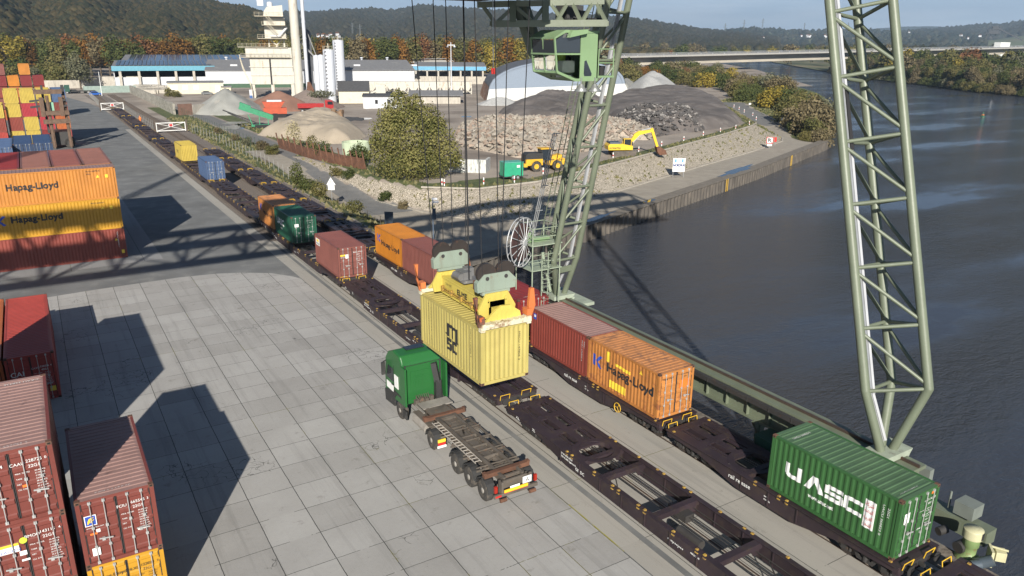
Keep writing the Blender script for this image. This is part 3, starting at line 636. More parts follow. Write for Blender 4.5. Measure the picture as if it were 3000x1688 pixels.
b.build('lettering', [M_txtb, M_txtw, M_txtblue, M_txty], t)
side_text(t, 6.058, [('Hapag-Lloyd', .72, 30.95-26.68, 1.18, 0, 3.85, False, .03)])
b = MB(); b.add([(-.01, 1.55, 2.05), (-.01, 1.3, 2.05), (-.01, 1.42, 2.3)], [(0, 1, 2)]); b.build('warning_triangle', M_txty, t)
door_text(t, [('Hapag-Lloyd', .15, .22, 2.2, 0), ('HLXU 238415', .1, 1.5, 2.25, 0), ('22G1', .1, 1.7, 2.1, 0)], quads=((1.45, 1.5, 2.1, 1.95, 6),))
t = container(25.5, 32.80, 1.19, C_brown2, 'dark red-brown container with a small blue sticker, right behind the weathered orange one', roofcol=C_roofrose)
b = MB(); b.box((-.012, 38.2-32.8, 1.95), (-.004, 38.2-32.8+.3, 2.32), 0); b.box((-.016, 38.2-32.8+.05, 2.1), (-.0125, 38.2-32.8+.22, 2.26), 1); b.build('sticker', [M_txtblue, M_txtw], t)
side_text(t, 6.058, [('FCIU 472093 6', .1, .55, 2.2, 1, 1.3, False, 1), ('22G1', .1, .35, 2.2, 1, .4, False, 1)])
t = container(25.5, 40.42, 1.19, C_dkred, 'dark red container half hidden behind the yellow spreader on the second train', roofcol=C_dkred)
b = MB(); lettering(b, 'GESU 318420 9', .16, (.7, .35, 2.575), (1, 0, 0), (0, 1, 0), 0, 1.1); b.build('lettering', M_txtw, t)
t = container(25.5, 53.25, 1.19, C_rose, 'faded red-brown container between the spreader and the bright orange container')
t = container(25.5, 59.37, 1.19, C_or2, 'bright orange container with blue emblem, farthest loaded on the second train')
b = MB(); knot(b, 5.55, 1.3, .8, 2); b.build('lettering', [M_txtb, M_txtw, M_txtblue], t)
side_text(t, 6.058, [('Hapag-Lloyd', .62, 4.55, 1.12, 0, 3.9, False, .03)])
# ---- train A
t = container(19.74, 59.08, 1.19, C_rose, 'faded red-brown container with white door rods alone on the near train')
b = MB(); b.box((-.012, 4.7, 1.7), (-.004, 5.7, 2.3), 0); b.box((-.016, 4.9, 2.02), (-.0125, 5.5, 2.24), 1); b.build('sticker', [M_txtw, M_txty], t)
b = MB(); lettering(b, 'tex Beacon', .3, (-.012, 5.65, 1.78), (0, -1, 0), (0, 0, 1), 0, .9); b.build('lettering', M_txtb, t)
door_text(t, [('BEAU 227518', .14, 1.3, 2.05, 1), ('22G1', .13, 1.6, 1.86, 1), ('30.480', .09, 1.65, 1.68, 1), ('2.200', .09, 1.65, 1.5, 1), ('28.280', .09, 1.65, 1.32, 1), ('33.2', .09, 1.65, 1.15, 1), ('BEACON', .11, .2, 1.72, 1)], quads=((.18, 1.86, .6, 2.0, 3), (.62, 1.65, .9, 1.98, 4)))
t = container(19.74, 72.3, 1.19, C_dkgreen, 'dark green container half in the crane shadow on the near train')
side_text(t, 6.058, [('UASC', .85, 5.3, 1.15, 1, 2.6, False, .04), ('.uasc', .3, 4.2, .75, 1, .8)])
door_text(t, [('UACU 3314', .12, 1.5, 2.1, 1), ('22G1', .11, 1.7, 1.9, 1), ('MAX', .08, 1.6, 1.65, 1), ('TARE', .08, 1.6, 1.45, 1)], quads=((.3, 1.6, .7, 1.9, 4),))
t = container(19.74, 78.75, 1.19, C_oru, 'orange container with a blue emblem right behind the dark green one', roofcol=C_roofor)
b = MB(); knot(b, 5.4, 1.3, .8, 2); b.build('lettering', [M_txtb, M_txtw, M_txtblue], t)
side_text(t, 6.058, [('Hapag-Lloyd', .55, 4.3, 1.1, 0, 3.6, False, .03)])
container(19.74, 113.2, 1.19, C_blue, 'blue container with white doors rods alone on the near train')
t = container(19.74, 133.5, 1.19, C_lem, 'small-looking yellow container farthest along the near train', doors='far')
side_text(t, 6.058, [('msc', .9, 4.4, 1.0, 0, 1.3, False, .04)])
# ---- hanging container
t = container(14.92, 26.59, 5.69, C_msc, 'pale yellow container hanging under the spreader above the green truck', doors='far')
b = MB(); y0, y1, zt = 30.35-26.59, 28.98-26.59, 7.62-5.69; zm = 6.98-5.69; zb = 6.32-5.69
def S2(y, z): return (y, z)
mp_ = [R4(3.05, 3.25, zm, zt), R4(2.62, 2.80, zm, zt-.02), R4(2.62, 3.25, zt-.17, zt-.0), R4(2.22, 2.40, zm-.1, zt-.10), R4(2.22, 2.70, zt-.19, zt-.04), R4(3.2, 3.4, zm+.05, zm+.12), R4(2.1, 2.3, zm-.12, zm-.04)]
sc_ = [R4(2.82, 3.25, zm-.22, zm-.06), R4(3.1, 3.27, zm-.38, zm-.1), R4(2.8, 3.25, zm-.42, zm-.30), R4(2.78, 2.93, zm-.6, zm-.34), R4(2.82, 3.25, zb, zb+.13), R4(2.28, 2.7, zm-.24, zm-.08), R4(2.56, 2.72, zb+.02, zm-.1), R4(2.28, 2.7, zb, zb+.14)]
polys_on_side(b, 6.058, mp_+sc_, 0); b.build('lettering', [M_txtb, M_txtw], t)
side_text(t, 6.058, [('SHIPPING CO', .155, 4.97, 2.05, 0, None, True), ('MEDITERRANEAN', .125, 5.25, 2.22, 0, None, True), ('MSCU 147806 3', .11, .95, 2.35, 0, 1.3, False, 1)])
b = MB(); lettering(b, 'MSCU 147806 3', .12, (1.9, -.01, 2.2), (0, 0, -1), (1, 0, 0), 0, 1.35); b.build('lettering', M_txtb, t)
# ---- stacks at the left edge, doors to the camera
NG = 'containers stacked doors-out at the near left'
def cdoor(t, num, typ, extra=(), quads=(), m=1):
    it = [(num[:4], .17, 1.52-.02, 2.02, m), (num[4:10], .17, 1.9-.0, 2.05, m)]
    it = [(num[:4], .15, 1.22, 2.0, m), (num[4:10], .15, 1.66, 2.05, m), (num[10:], .13, 2.17, 2.06, m), (typ, .15, 1.7, 1.86, m)]
    for i, (a, c) in enumerate((('MAX. GROSS', '30.480 KG'), ('', '67.200 LB'), ('TARE', '2.100 KG'), ('', '4.630 LB'), ('NET', '28.380 KG'), ('', '62.570 LB'), ('CU. CAP.', '33.2 CU.M.'), ('', '1.170 CU.FT.'))):
        if a: it.append((a, .07, 1.32, 1.7-i*.095, m))
        it.append((c, .068, 1.85, 1.7-i*.095, m))
    door_text(t, it+list(extra), quads=quads)
t = container(-.76, 26.47, 0, C_yel, 'golden orange container at ground level, under the dark brown one with a blue square logo', group=NG)
cdoor(t, 'HLXU1220233', '22G1', [('Hapag-Lloyd', .2, .2, 2.0, 0)], m=0)
t = container(-.76, 26.47, 2.591, C_brown, 'red-brown container with blue square logo on its left door, above a golden one', group=NG, roofcol=C_roofrose)
cdoor(t, 'FCIU6655453', '22G1', [('www.florens.com', .075, .22, 1.5, 1)], ((.2, 1.6, .56, 2.0, 4), (.225, 1.625, .535, 1.975, 2), (.5, 1.3, .62, 1.42, 4), (1.75, .95, 2.0, 1.02, 4), (.3, 1.24, .52, 1.31, 6), (.28, .42, .52, .72, 4)))
b = MB(); b.add([(.27, -.04, 1.68), (.33, -.04, 1.72), (.38, -.04, 1.83), (.50, -.04, 1.93), (.34, -.04, 1.90), (.29, -.04, 1.80)], [(0, 1, 2, 3, 4, 5)]); b.add([(.36, -.043, 1.73), (.42, -.043, 1.76), (.5, -.043, 1.85), (.40, -.043, 1.82)], [(0, 1, 2, 3)]); b.build('emblem', M_txty, t)
b = MB(); lettering(b, 'FCIU 665545', .16, (.65, .3, 2.575), (1, 0, 0), (0, 1, 0), 0, 1.1); b.build('lettering', M_txtw, t)
t = container(-3.47, 26.14, 0, C_brown, 'brown container at ground level in the leftmost near stack', group=NG)
t = container(-3.47, 26.14, 2.591, C_brown, 'red-brown container with yellow logo strip and lime sticker, middle of its stack', group=NG)
cdoor(t, 'BMOU1431154', '22G1', [('BEACON', .16, .42, 1.62, 2)], ((.36, 1.6, 1.02, 1.82, 4), (.36, 1.83, 1.02, 1.92, 3), (1.0, 1.42, 1.2, 1.58, 4), (1.02, 1.2, 1.25, 1.27, 4)))
MB().tube((1.16, -.012, 1.95), (1.16, -.018, 1.95), .11, 16).build('sticker', M_lime, t)
t = container(-3.47, 26.14, 5.182, C_brown, 'red-brown container on top of the leftmost near stack, roof faded to rose', group=NG, roofcol=C_roofrose)
cdoor(t, 'CAAU2287250', '22G1', [('24', .17, .88, 2.03, 1)], ((1.45, 1.22, 1.62, 1.3, 6),))
b = MB(); lettering(b, 'CAAU 228725 0', .17, (.6, .28, 2.575), (1, 0, 0), (0, 1, 0), 0, 1.2); lettering(b, 'CAAU 228725', .17, (2.2, 5.7, 2.575), (-1, 0, 0), (0, -1, 0), 0, 1.1); b.build('lettering', M_txtw, t)
t = container(-3.40, 48.4, 0, C_red, 'long red container on the paving by the asphalt, front half in shadow', L=L40, H=H9, group=NG)
cdoor(t, 'CAXU3366268', '45G1', [('CAI', .42, .2, 1.7, 1)])
b = MB(); b.box((1.95, -.018, .5), (2.25, -.01, .8)); b.build('sticker', M_txty, t)
container(-5.95, 48.6, 0, C_ob, 'rusty orange container cut by the left edge of the view', L=L40, H=H9, group=NG)
for i, c in enumerate((C_brown, C_blue, C_brown2)): container(-6.15, 34.2, i*H9, c, ('brown', 'blue', 'red-brown')[i]+' long container in the tall stack past the left edge', L=L40, H=H9, group='tall stack beyond the left edge', far=True)
# ---- long stack across, mid left
SG = 'long containers stacked by the asphalt road'
t = container(-6.30, 79.72, 0, C_brown2, 'long brown-red container at the bottom of the three-high front stack', L=L40, H=H9, rot=1, doors='far', group=SG)
b = MB(); b.add([(-.01, .9, 1.75), (-.01, .65, 1.75), (-.01, .78, 1.98)], [(0, 1, 2)]); b.box((-.01, .2, .45), (-.002, .45, .8)); b.build('sticker', M_txty, t)
side_text(t, L40, [('TRHU 483920 1', .13, .65, 2.6, 1, 1.5, False, 1)])
t = container(-6.30, 79.72, H9, C_yel, 'long golden yellow container in the middle of the three-high front stack', L=L40, H=H9, rot=1, doors='far', group=SG)
yy = 5.892                                         # world x of wall start (local y=0)
side_text(t, L40, [('Hapag-Lloyd', .78, yy+2.88, 1.42, 0, 3.95, False, .04), ('HLXU 623818 3', .18, 2.4, 2.5, 0, 1.1)])
b = MB()
def knot2(b, y, z, s, m):
    P = [[(0, 0), (.28, .0), (.28, .8), (0, .8)], [(.3, .42), (.75, .86), (1.0, .80), (.52, .36)], [(.3, .38), (.52, .38), (.95, -.02), (.7, -.1)]]
    polys_on_side(b, L40, [[(y-a*s, z+c*s) for a, c in p] for p in P], m)
knot2(b, yy+4.2, 1.3, .95, 2); b.build('emblem', [M_txtb, M_txtw, M_txtblue], t)
b = MB(); b.add([(-.01, 1.65, 1.95), (-.01, 1.35, 1.95), (-.01, 1.5, 2.22)], [(0, 1, 2)]); b.box((-.01, .65, 1.9), (-.002, .9, 2.2)); b.build('warning_triangle', M_txty, t)
t = container(-6.30, 79.72, 2*H9, C_or, 'long orange container with dusty roof on top of the three-high front stack', L=L40, H=H9, rot=1, doors='far', group=SG, roofcol=C_roofrose)
side_text(t, L40, [('Hapag-Lloyd', .8, yy+2.82, 1.38, 0, 3.95, False, .04), ('HLXU 620735 8', .18, 2.4, 2.55, 0, 1.1), ('45G1', .18, 2.4, 2.3, 0, .35)])
b = MB(); b.add([(-.01, 1.65, 2.0), (-.01, 1.35, 2.0), (-.01, 1.5, 2.27)], [(0, 1, 2)]); b.box((-.01, .65, 1.95), (-.002, .9, 2.25)); b.build('warning_triangle', M_txty, t)
RG = 'long containers with brown roofs behind the front stack'
nm = ('rightmost', 'second from the right', 'third from the right', 'fourth from the right', 'fifth from the right')
for i in range(5):
    for k in range(3):
        top = k == 2
        container(3.5-i*2.52, 82.95, k*H9, (C_ob, C_dkred, C_brown2, C_brown, C_brown2)[(i+k) % 5] if not top else (C_roofbr, C_rose, C_roofbr, C_dkred, C_roofbr)[i],
                  ('brown-roofed container on top, %s, behind the orange stack' if top else ('container in the %s layer, ' % ('bottom', 'middle')[k])+'%s, behind the orange stack') % nm[i], L=L40, H=H9, far=True, group=RG)
for i in range(3):
    for k in range(2):
        x = -.35-i*2.5; y = 132-(3 if i == 2 else 0)
        container(x, y, k*2.7, C_navy if i < 2 else C_blue, ('blue container on the %s, %s of the blue row behind the brown roofs' % (('ground', 'top')[k], ('rightmost', 'middle one', 'leftmost')[i])), L=L40, H=2.7, far=False, group='blue containers')
FAR = 'containers in the tall coloured stack by the reach stacker'
rows = [(C_lem, C_lem, C_dkred, C_red), (C_brown2, C_lem, C_crim, C_ob), (C_lem, C_crim, C_brown2, C_brown), (C_lem, C_lem, C_lem, C_blue)]
cn = {C_lem: 'yellow', C_dkred: 'dark red', C_red: 'bright red', C_brown2: 'brown', C_crim: 'crimson', C_ob: 'orange-brown', C_blue: 'blue', C_brown: 'dull brown'}
ordn = ('leftmost', 'second', 'third', 'rightmost'); lay = ('ground', 'second', 'third', 'top')
for k, row in enumerate(rows):
    for i, c in enumerate(row):
        container((-3.95, -1.25, 1.45, 4.15)[i], 180.3, k*2.62, c, '%s container, %s layer, %s column of the tall coloured stack' % (cn[c], lay[k], ordn[i]), H=2.591, far=True, group=FAR)
for i in range(3):
    for k in range(3): container(-6.75-i*2.7, 179, k*2.62, (C_red, C_brown2, C_lem)[(i+k) % 3], 'container in the %s layer, column %s left of the tall coloured stack' % (lay[k], ('one', 'two', 'three')[i]), far=True, group='containers at the far left edge')
BK = 'containers in the stacks at the back'
for i, (h, top) in enumerate(((4, C_dkred), (5, C_or), (4, C_or2), (5, C_rose), (6, C_red))):
    for k in range(h):
        c = top if k == h-1 else (C_brown2, C_dkred, C_ob, C_rose)[(i*2+k) % 4]
        container(1.85-i*2.72, 236, k*2.77, c, '%s container in layer %s of the %s back column' % ({C_dkred: 'dark red', C_or: 'orange', C_or2: 'deep orange', C_rose: 'faded rose', C_red: 'red', C_brown2: 'brown', C_ob: 'orange-brown'}[c], ('one', 'two', 'three', 'four', 'five', 'six')[k], ('rightmost', 'second from right', 'third from right', 'fourth from right', 'fifth from right')[i]), H=2.6, far=True, group=BK)

# ================================================================ CONTAINER WAGONS
M_whlsteel = mat('wheel_steel', (.06, .05, .045), .6, .4, spots=(.1, .06, .04))
def bogie_mesh():
    b = MB()
    for s in (-.93, .93):
        b.prism([(-1.35, .42), (-1.2, .62), (-.4, .66), (-.25, .40), (.25, .40), (.4, .66), (1.2, .62), (1.35, .42), (1.15, .38), (.5, .52), (.35, .26), (-.35, .26), (-.5, .52), (-1.15, .38)], s-.06, s+.06, 'x')
        for y in (-.9, .9): b.cb((s*1.07, y, .48), (.16, .3, .26)); b.tube((s*1.03, y-.22, .34), (s*1.03, y-.22, .6), .07, 8); b.tube((s*1.03, y+.22, .34), (s*1.03, y+.22, .6), .07, 8)
        b.tube((s, 0, .28), (s, 0, .6), .12, 8)
    b.box((-.95, -.2, .45), (.95, .2, .68))
    for y in (-1.15, 1.15): b.box((-.9, y-.05, .45), (.9, y+.05, .55))
    return b.mesh('bogie_frame', M_darksteel)
def wheelset_mesh():
    b = MB(); b.tube((-.9, 0, .44), (.9, 0, .44), .075, 8)
    for s in (-.76, .76): b.tube((s-.06, 0, .44), (s+.06, 0, .44), .43, 20); b.tube((s*.93-.012, 0, .44), (s*.93+.012, 0, .44), .46, 20)
    return b.mesh('wheelset', M_whlsteel)
M_lockyel = mat('dull_yellow', (.42, .27, .05), .7, spots=(.16, .09, .04), sp=(.45, .6), ss=6)
ME_bogie = bogie_mesh(); ME_wheelset = wheelset_mesh()
def sill_poly(L, fish):
    d = .24 if fish else .32; e = 3.4 if fish else 4.2
    return [(0, 1.1), (L, 1.1), (L, .84), (L-e+1.2, .78), (L-e-1.4, d), (e+1.4, d), (e-1.2, .78), (0, .84)]
def wagon_parts(L, bog, fish, cross, holes):
    d = {}
    b = MB()
    for s in (-1, 1):
        b.prism(sill_poly(L, fish), s*1.28-.03, s*1.28+.03, 'x'); b.box((s*1.28-.15, 0, 1.1), (s*1.28+.11, L, 1.135)); y = 4.6
        while y < L-4.4: b.box((s*1.28-.085, y, .36), (s*1.28+.085, y+.05, 1.1)); y += 1.55
    for y in cross: b.box((-1.25, y-.15, .86), (1.25, y+.15, 1.12)); b.prism([(-1.25, .5), (-1.25, .9), (-.7, .9), (-.95, .5)], y-.03, y+.03, 'y'); b.prism([(1.25, .5), (1.25, .9), (.7, .9), (.95, .5)], y-.03, y+.03, 'y')
    b.box((-1.25, 0, .7), (1.25, .25, 1.12)); b.box((-1.25, L-.25, .7), (1.25, L, 1.12))
    for (a, c) in holes:                           # solid end deck with openings
        b.box((-.22, a, .85), (.22, c, 1.115)); n = max(1, round((c-a)/1.55)); st = (c-a)/n
        for i in range(n+1): b.box((-1.22, a+i*st-.22, 1.04), (1.22, a+i*st+.22, 1.108))
        for s in (-1, 1):
            b.box((s*1.02-.24, a, 1.05), (s*1.02+.24, c, 1.112)); b.box((s*.62-.06, a, 1.0), (s*.62+.06, c, 1.106))
    d['deck'] = b.mesh('underframe', M_wagon)
    b = MB()
    mid0, mid1 = (holes[0][1], holes[1][0]) if len(holes) > 1 else (4, L-4)
    for s in (-.25, .3, .48): b.tube((s, mid0, .8), (s, mid1, .8), .03, 5)
    for s in (-1.02, 1.05): b.tube((s, mid0, .72), (s, mid1, .72), .022, 5)
    b.tube((-1.1, mid0+.6, .78), (.9, mid0+3.8, .78), .03, 5); b.tube((1.0, mid1-.5, .78), (-.8, mid1-3.4, .78), .03, 5); b.cb((.35, (mid0+mid1)/2+.9, .72), (.5, 1.1, .35)); b.tube((-.5, (mid0+mid1)/2-1.2, .65), (-.5, (mid0+mid1)/2+.1, .65), .2, 10)
    d['brake_rigging'] = b.mesh('brake_rigging', mat('pipe_grey', (.07, .065, .062), .5, .4))
    b = MB()
    def ring(y):
        for i in range(16):
            t0, t1 = 2*math.pi*i/16, 2*math.pi*(i+1)/16
            b.add([(math.cos(t)*r*(1.1 if r > .95 else 1), y+math.sin(t)*r, 1.13) for r, t in ((.85, t0), (1.12, t0), (1.12, t1), (.85, t1))], [(0, 1, 2, 3)])
            b.add([(math.cos(t0)*.85, y+math.sin(t0)*.85, 1.13), (math.cos(t1)*.85, y+math.sin(t1)*.85, 1.13), (math.cos(t1)*.85, y+math.sin(t1)*.85, .9), (math.cos(t0)*.85, y+math.sin(t0)*.85, .9)], [(0, 1, 2, 3)])
    rings = []
    for (a, c) in holes: b = MB(); ring(c+.75 if a < L/2 else a-.75); rings.append(b)
    for i, q in enumerate(rings): d['ring%d' % i] = q.mesh('ring_plate', M_wagon)
    lk = []
    for s in (-1.33, 1.33):
        y = 5.2
        while y < L-4.5:
            lk.append((s, y, 0)); 
            if int(y*3) % 2: lk.append((s, y+.42, 0))
            y += 1.75
        for y in (.4, L-.4): lk.append((s*.93, y, 0))
    d['lk'] = lk
    d['hr'] = [(x, y, 0 if y < 1 else math.pi) for y in (-.05, L+.05) for x in (-.85, .55)]
    d['bg'] = [(0, 0, 0, 0), (0, L, 0, math.pi)]
    d['bog'] = bog; return d
ME_lock = MB().cb((0, 0, 1.06), (.09, .15, .17)).cb((0, 0, 1.15), (.12, .1, .05)).mesh('twist_lock', M_lockyel)
ME_rail = MB().path([(-.3, 0, 1.0), (-.3, -.06, 1.3), (.3, -.06, 1.3), (.3, 0, 1.0)], .022, 5).mesh('hand_rail', M_yel)
def _bg():
    b = MB(); b.box((-1.1, -.03, .8), (1.1, .02, 1.05))
    for x in (-.875, .875): b.tube((x, 0, .95), (x, -.22, .95), .09, 8); b.tube((x, -.22, .95), (x, -.26, .95), .22, 12)
    b.bar((0, 0, .9), (0, -.28, .88), .12, .12); b.tube((.25, 0, .82), (.3, -.2, .5), .03, 5); return b.mesh('buffer_gear', M_darksteel)
ME_bg = _bg()
W_A = wagon_parts(25.2, (2.3, 22.9), False, (6.9, 10.0, 13.5, 17.0, 18.6), ((.25, 5.4), (19.8, 24.95)))
W_B = wagon_parts(12.75, (1.55, 11.2), True, (5.2, 6.4, 7.7), ((.25, 3.7), (9.05, 12.5)))
def wagon(xc, y, d, label, group, text=None, k=1.):
    t = empty('container_wagon', (xc, y, 0), 0, label, 'rail wagon', group)
    for key, me in d.items():
        if key in ('bog', 'lk', 'hr', 'bg'): continue
        o = obj(me.name.split('.')[0], me, t)
    for p in d['lk']: obj('twist_lock', ME_lock, t, p)
    for x_, y_, a_ in d['hr']: obj('hand_rail', ME_rail, t, (x_, y_, 0), a_)
    for q in d['bg']: obj('buffer_gear', ME_bg, t, q[:3], q[3])
    for yb in d['bog']:
        g = obj('bogie', ME_bogie, t, (0, yb, 0))
        for yy in (-.9, .9): obj('wheelset', ME_wheelset, g, (0, yy, 0))
    if k != 1: t.scale = (1, k, 1)
    if text:
        b = MB()
        for txt, size, ys, z in text: lettering(b, txt, size, (-1.325, ys, z), (0, -1, 0), (0, 0, 1), 0, None, .004)
        b.build('lettering', M_txtw, t)
    return t
GA = 'container wagons of the near train'; GB = 'container wagons of the second train'
tb = [('XL', .30, 24.7-.4, .86), ('27 84 4576 242-8', .13, 20.1, .82), ('TEN RL-RRL Sggmrss-XL', .12, 20.1, .66), ('GEI DC', .22, 18.9, .5), ('+++|+++|+++', .16, 12.5, .6), ('ABC|123|45', .1, 11.2, .75), ('XL', .22, 22.7, .84)]
YA = [(6.9, 25.2), (33.2, 25.2), (59.2, 25.6), (85.6, 26.4), (112.8, 26.6), (140.2, 26.6), (167.4, 26.6), (194.6, 26.6), (221.8, 26.6)]
LA = ['empty wagon nearest the camera on the near train, yellow twist locks along it', 'wagon of the near train passing under the hanging yellow container', 'wagon carrying the lone red-brown container and the dark green one', 'empty wagon between the orange container and the blue one on the near train', 'wagon carrying the blue and the yellow container on the near train',
      'empty wagon just beyond the yellow container', 'empty wagon beside the man in orange', 'second empty wagon from the far end of the near train', 'farthest empty wagon, by the white gate']
for i, ((y, Lw), lb) in enumerate(zip(YA, LA)): wagon(20.96, y, W_A, lb, GA, tb if i < 3 else None, Lw/25.2)
YB = [-.6, 13.0, 26.35, 40.05, 53.1, 67.2, 80.5, 93.9, 107.3, 120.7, 134.1]
LB = ['wagon end cut by the lower right corner of the view', 'wagon under the big green container, white script on its sill', 'wagon under the weathered orange and the dark red-brown container', 'wagon under the dark red container behind the spreader', 'wagon under the rose and bright orange containers',
      'first empty wagon beyond the bright orange container', 'second empty wagon beyond the bright orange container', 'third empty wagon beyond the bright orange container', 'fourth empty wagon beyond the bright orange container', 'fifth empty wagon beyond the bright orange container', 'farthest empty wagon of the second train']
tb2 = [('rail release', .30, 8.5, .60), ('RIV 84', .09, 7.0-.6, .7), ('12.500 kg', .09, 6.4, .55)]
for i, (y, lb) in enumerate(zip(YB, LB)): wagon(26.72, y, W_B, lb, GB, tb2 if i in (1, 2, 4) else None)
# brake hand wheel on the orange container's wagon
for x, y, lb in ((25.3, 29.6, 'yellow brake hand wheel on the sill under the weathered orange container'), (25.3, 51.5, 'yellow brake hand wheel near the spreader end on the second train')):
    b = MB()
    for i in range(16): t0, t1 = 2*math.pi*i/16, 2*math.pi*(i+1)/16; b.tube((0, math.cos(t0)*.27, math.sin(t0)*.27), (0, math.cos(t1)*.27, math.sin(t1)*.27), .025, 5)
    for a in (0, 2.1, 4.2): b.tube((0, 0, 0), (0, math.cos(a)*.27, math.sin(a)*.27), .018, 5)
    o = b.build('brake_wheel', M_yel, None, (x-.03, y, .72)); tag(o, lb, 'hand wheel')
# ================================================================ CRANE
def Pd(u, v, depth):                              # survey point: photo column/row and distance along the view
    return Vector((0, 0, CAMZ))+(f_+r_*((u-1500)/2242.7)-u_*((v-844)/2242.7))*depth
crane = empty('gantry_crane', (30, 29.5, 0), 0, 'tall green lattice gantry crane with driver cab and trolley spanning the tracks', 'gantry crane')
def lb(mb, name, m, parent=None):                 # build in world coordinates under the crane
    o = mb.build(name, m, parent or crane)
    if not parent: o.location = (-30, -29.5, 0)
    return o
LEGS = [dict(base=(29.85, 16.8, 3.05), K=[(29.06, 17.69, 5.69), (30.58, 15.85, 6.18), (31.47, 18.0, 5.47)], T=[(30.08, 23.91, 25.81), (31.58, 22.09, 26.3), (32.45, 24.21, 25.6)]),
        dict(base=(29.85, 42.1, 3.05), K=[(28.52, 40.76, 5.95), (30.55, 40.93, 5.94), (29.39, 42.55, 6.37)], T=[(29.25, 35.95, 26.2), (30.8, 36.08, 26.19), (29.91, 37.32, 26.52)])]
M_duct = mat('cable_duct', (.40, .41, .43), .5, var=.06)
def leg(d, li):
    K = [Vector(p) for p in d['K']]; T = [Vector(p) for p in d['T']]; B = Vector(d['base']); b = MB()
    off = [Vector((-.32, .05, 0)), Vector((.38, -.1, 0)), Vector((.1, .3, 0))]
    if li: off = [Vector((-.15, -.1, 0)), Vector((.55, -.05, 0)), Vector((.0, .35, 0))]
    top = [K[i]+(T[i]-K[i])*1.07 for i in range(3)]
    for i in range(3):
        b.tube(B+off[i], K[i], .2, 14); b.tube(K[i], top[i], .2, 14)
        b.lathe([(0.001, -.2), (.14, -.14), (.2, 0), (.14, .14), (.001, .2)], K[i], 14)
    n = 8; t0 = 0.0; br = MB(); lev = [.0, .13, .255, .385, .513, .645, .777, .91]
    for k, t in enumerate(lev):
        P = [K[i]+(T[i]-K[i])*t for i in range(3)]
        for i in range(3): br.tube(P[i], P[(i+1) % 3], .085, 10)
        if k < len(lev)-1:
            Q = [K[i]+(T[i]-K[i])*lev[k+1] for i in range(3)]; e = .05
            for i, j in (((0, 1), (2, 1), (0, 2)) if not li else ((1, 0), (1, 2), (2, 0))):
                a = Q[i]*(1-e)+P[i]*e; c = P[j]*(1-e)+Q[j]*e; br.tube(a, c, .08, 10)
    o = lb(b, 'leg', M_greensteel); br.build('bracing', M_greensteel, o)
    du = MB(); a = K[0]+(Vector((.30, -.19, -.1))); c = T[0]+Vector((.30, -.19, 0)); 
    if li: a = K[1]+Vector((-.35, .25, 0)); c = T[1]+Vector((-.35, .25, 0))
    f0 = B+Vector((.05, .12, .4))
    for p, q in ((f0, a), (a, c)): du.bar(p, q, .13, .10, 0); dd = Vector((-.15, -.0, 0)); du.bar(p+dd, q+dd, .09, .05, 1)
    du.build('cable_duct', [M_duct, M_steel], o)
    if not li: 
        q = MB(); p0 = a+(c-a)*.5; p1 = a+(c-a)*.63; sh = Vector((.0, -.03, 0)); q.bar(p0+sh, p1+sh, .17, .10); q.build('cable_chain', M_black, o)
    s = MB(); s.prism([(B.x-.65, B.z-.28), (B.x+.95, B.z-.28), (B.x+1.15, B.z), (B.x-.65, B.z)], B.y-.55, B.y+.55, 'y')
    s.prism([(B.x+.2, B.z-1.15), (B.x+.75, B.z-1.15), (B.x+1.2, B.z-.3), (B.x-.3, B.z-.3)], B.y-.45, B.y+.45, 'y'); s.build('leg_shoe', mat('light_green_grey', (.30, .34, .27), .6, var=.15, spots=(.2, .2, .17)), o)
    if li:                                          # gusset, ladder up the leg
        g = MB(); P0 = B+(K[0]-B)*.72+Vector((0, -.06, 0)); P1 = B+(K[1]-B)*.72+Vector((.1, 0, 0)); g.bar(P0, P1, .1, .42); g.build('gusset', M_greensteel, o)
        q = MB(); A = K[2]+Vector((-.55, .1, .6)); C2 = T[2]+Vector((-.55, .1, 0))
        for s_ in (-.2, .2): q.bar(A+Vector((s_, 0, 0)), C2+Vector((s_, 0, 0)), .04, .04)
        m_ = int((C2-A).length/.33)
        for i in range(m_): p = A+(C2-A)*i/m_; q.tube(p+Vector((-.2, 0, 0)), p+Vector((.2, 0, 0)), .015, 5)
        q.build('ladder', M_greensteel, o)
        q = MB(); A = Vector((28.1, 42.8, 7.4)); C2 = Vector((28.65, 41.2, 14.4))
        for s_ in (-.14, .0, .14): q.tube(A+Vector((s_, 0, 0)), C2+Vector((s_, 0, 0)), .035, 6)
        for i in range(0, 5): p = A+(C2-A)*i/4; q.bar(p+Vector((-.14, 0, 0)), p+Vector((.4, 0, 0)), .05, .05)
        q.build('cable_bundle', M_steel, o)
for i, d in enumerate(LEGS): leg(d, i)
g = MB(); x0, x1, zb, zt = -45, 46.5, 27.0, 32.4      # main girder, triangular lattice pair
def truss(b, x0, x1, n, P, Q, r):                  # P,Q: (y,z) of two chords
    for i in range(n):
        a = x0+(x1-x0)*i/n; c = x0+(x1-x0)*(i+1)/n; m_ = (a+c)/2
        b.tube((a, *P), (m_, *Q), r, 6); b.tube((m_, *Q), (c, *P), r, 6)
for y in (26.3, 33.0):
    g.bar((x0, y, zb), (x1, y, zb), .8, 1.0); truss(g, x0, x1, 16, (y, zb), (29.6+(.8 if y > 29 else -.8), zt), .2); g.bar((x0, y+(1 if y > 29 else -1), zb+.3), (x1, y+(1 if y > 29 else -1), zb+.3), 1.0, .1)  # members thickened and outer plates added out of view for a denser ground shadow
for y in (28.8, 30.4): g.bar((x0+3, y, zt), (x1-3, y, zt), .6, .6)
for i in range(17): x = x0+(x1-x0)*i/16; g.bar((x, 26.3, zb), (x, 33, zb), .2, .3)
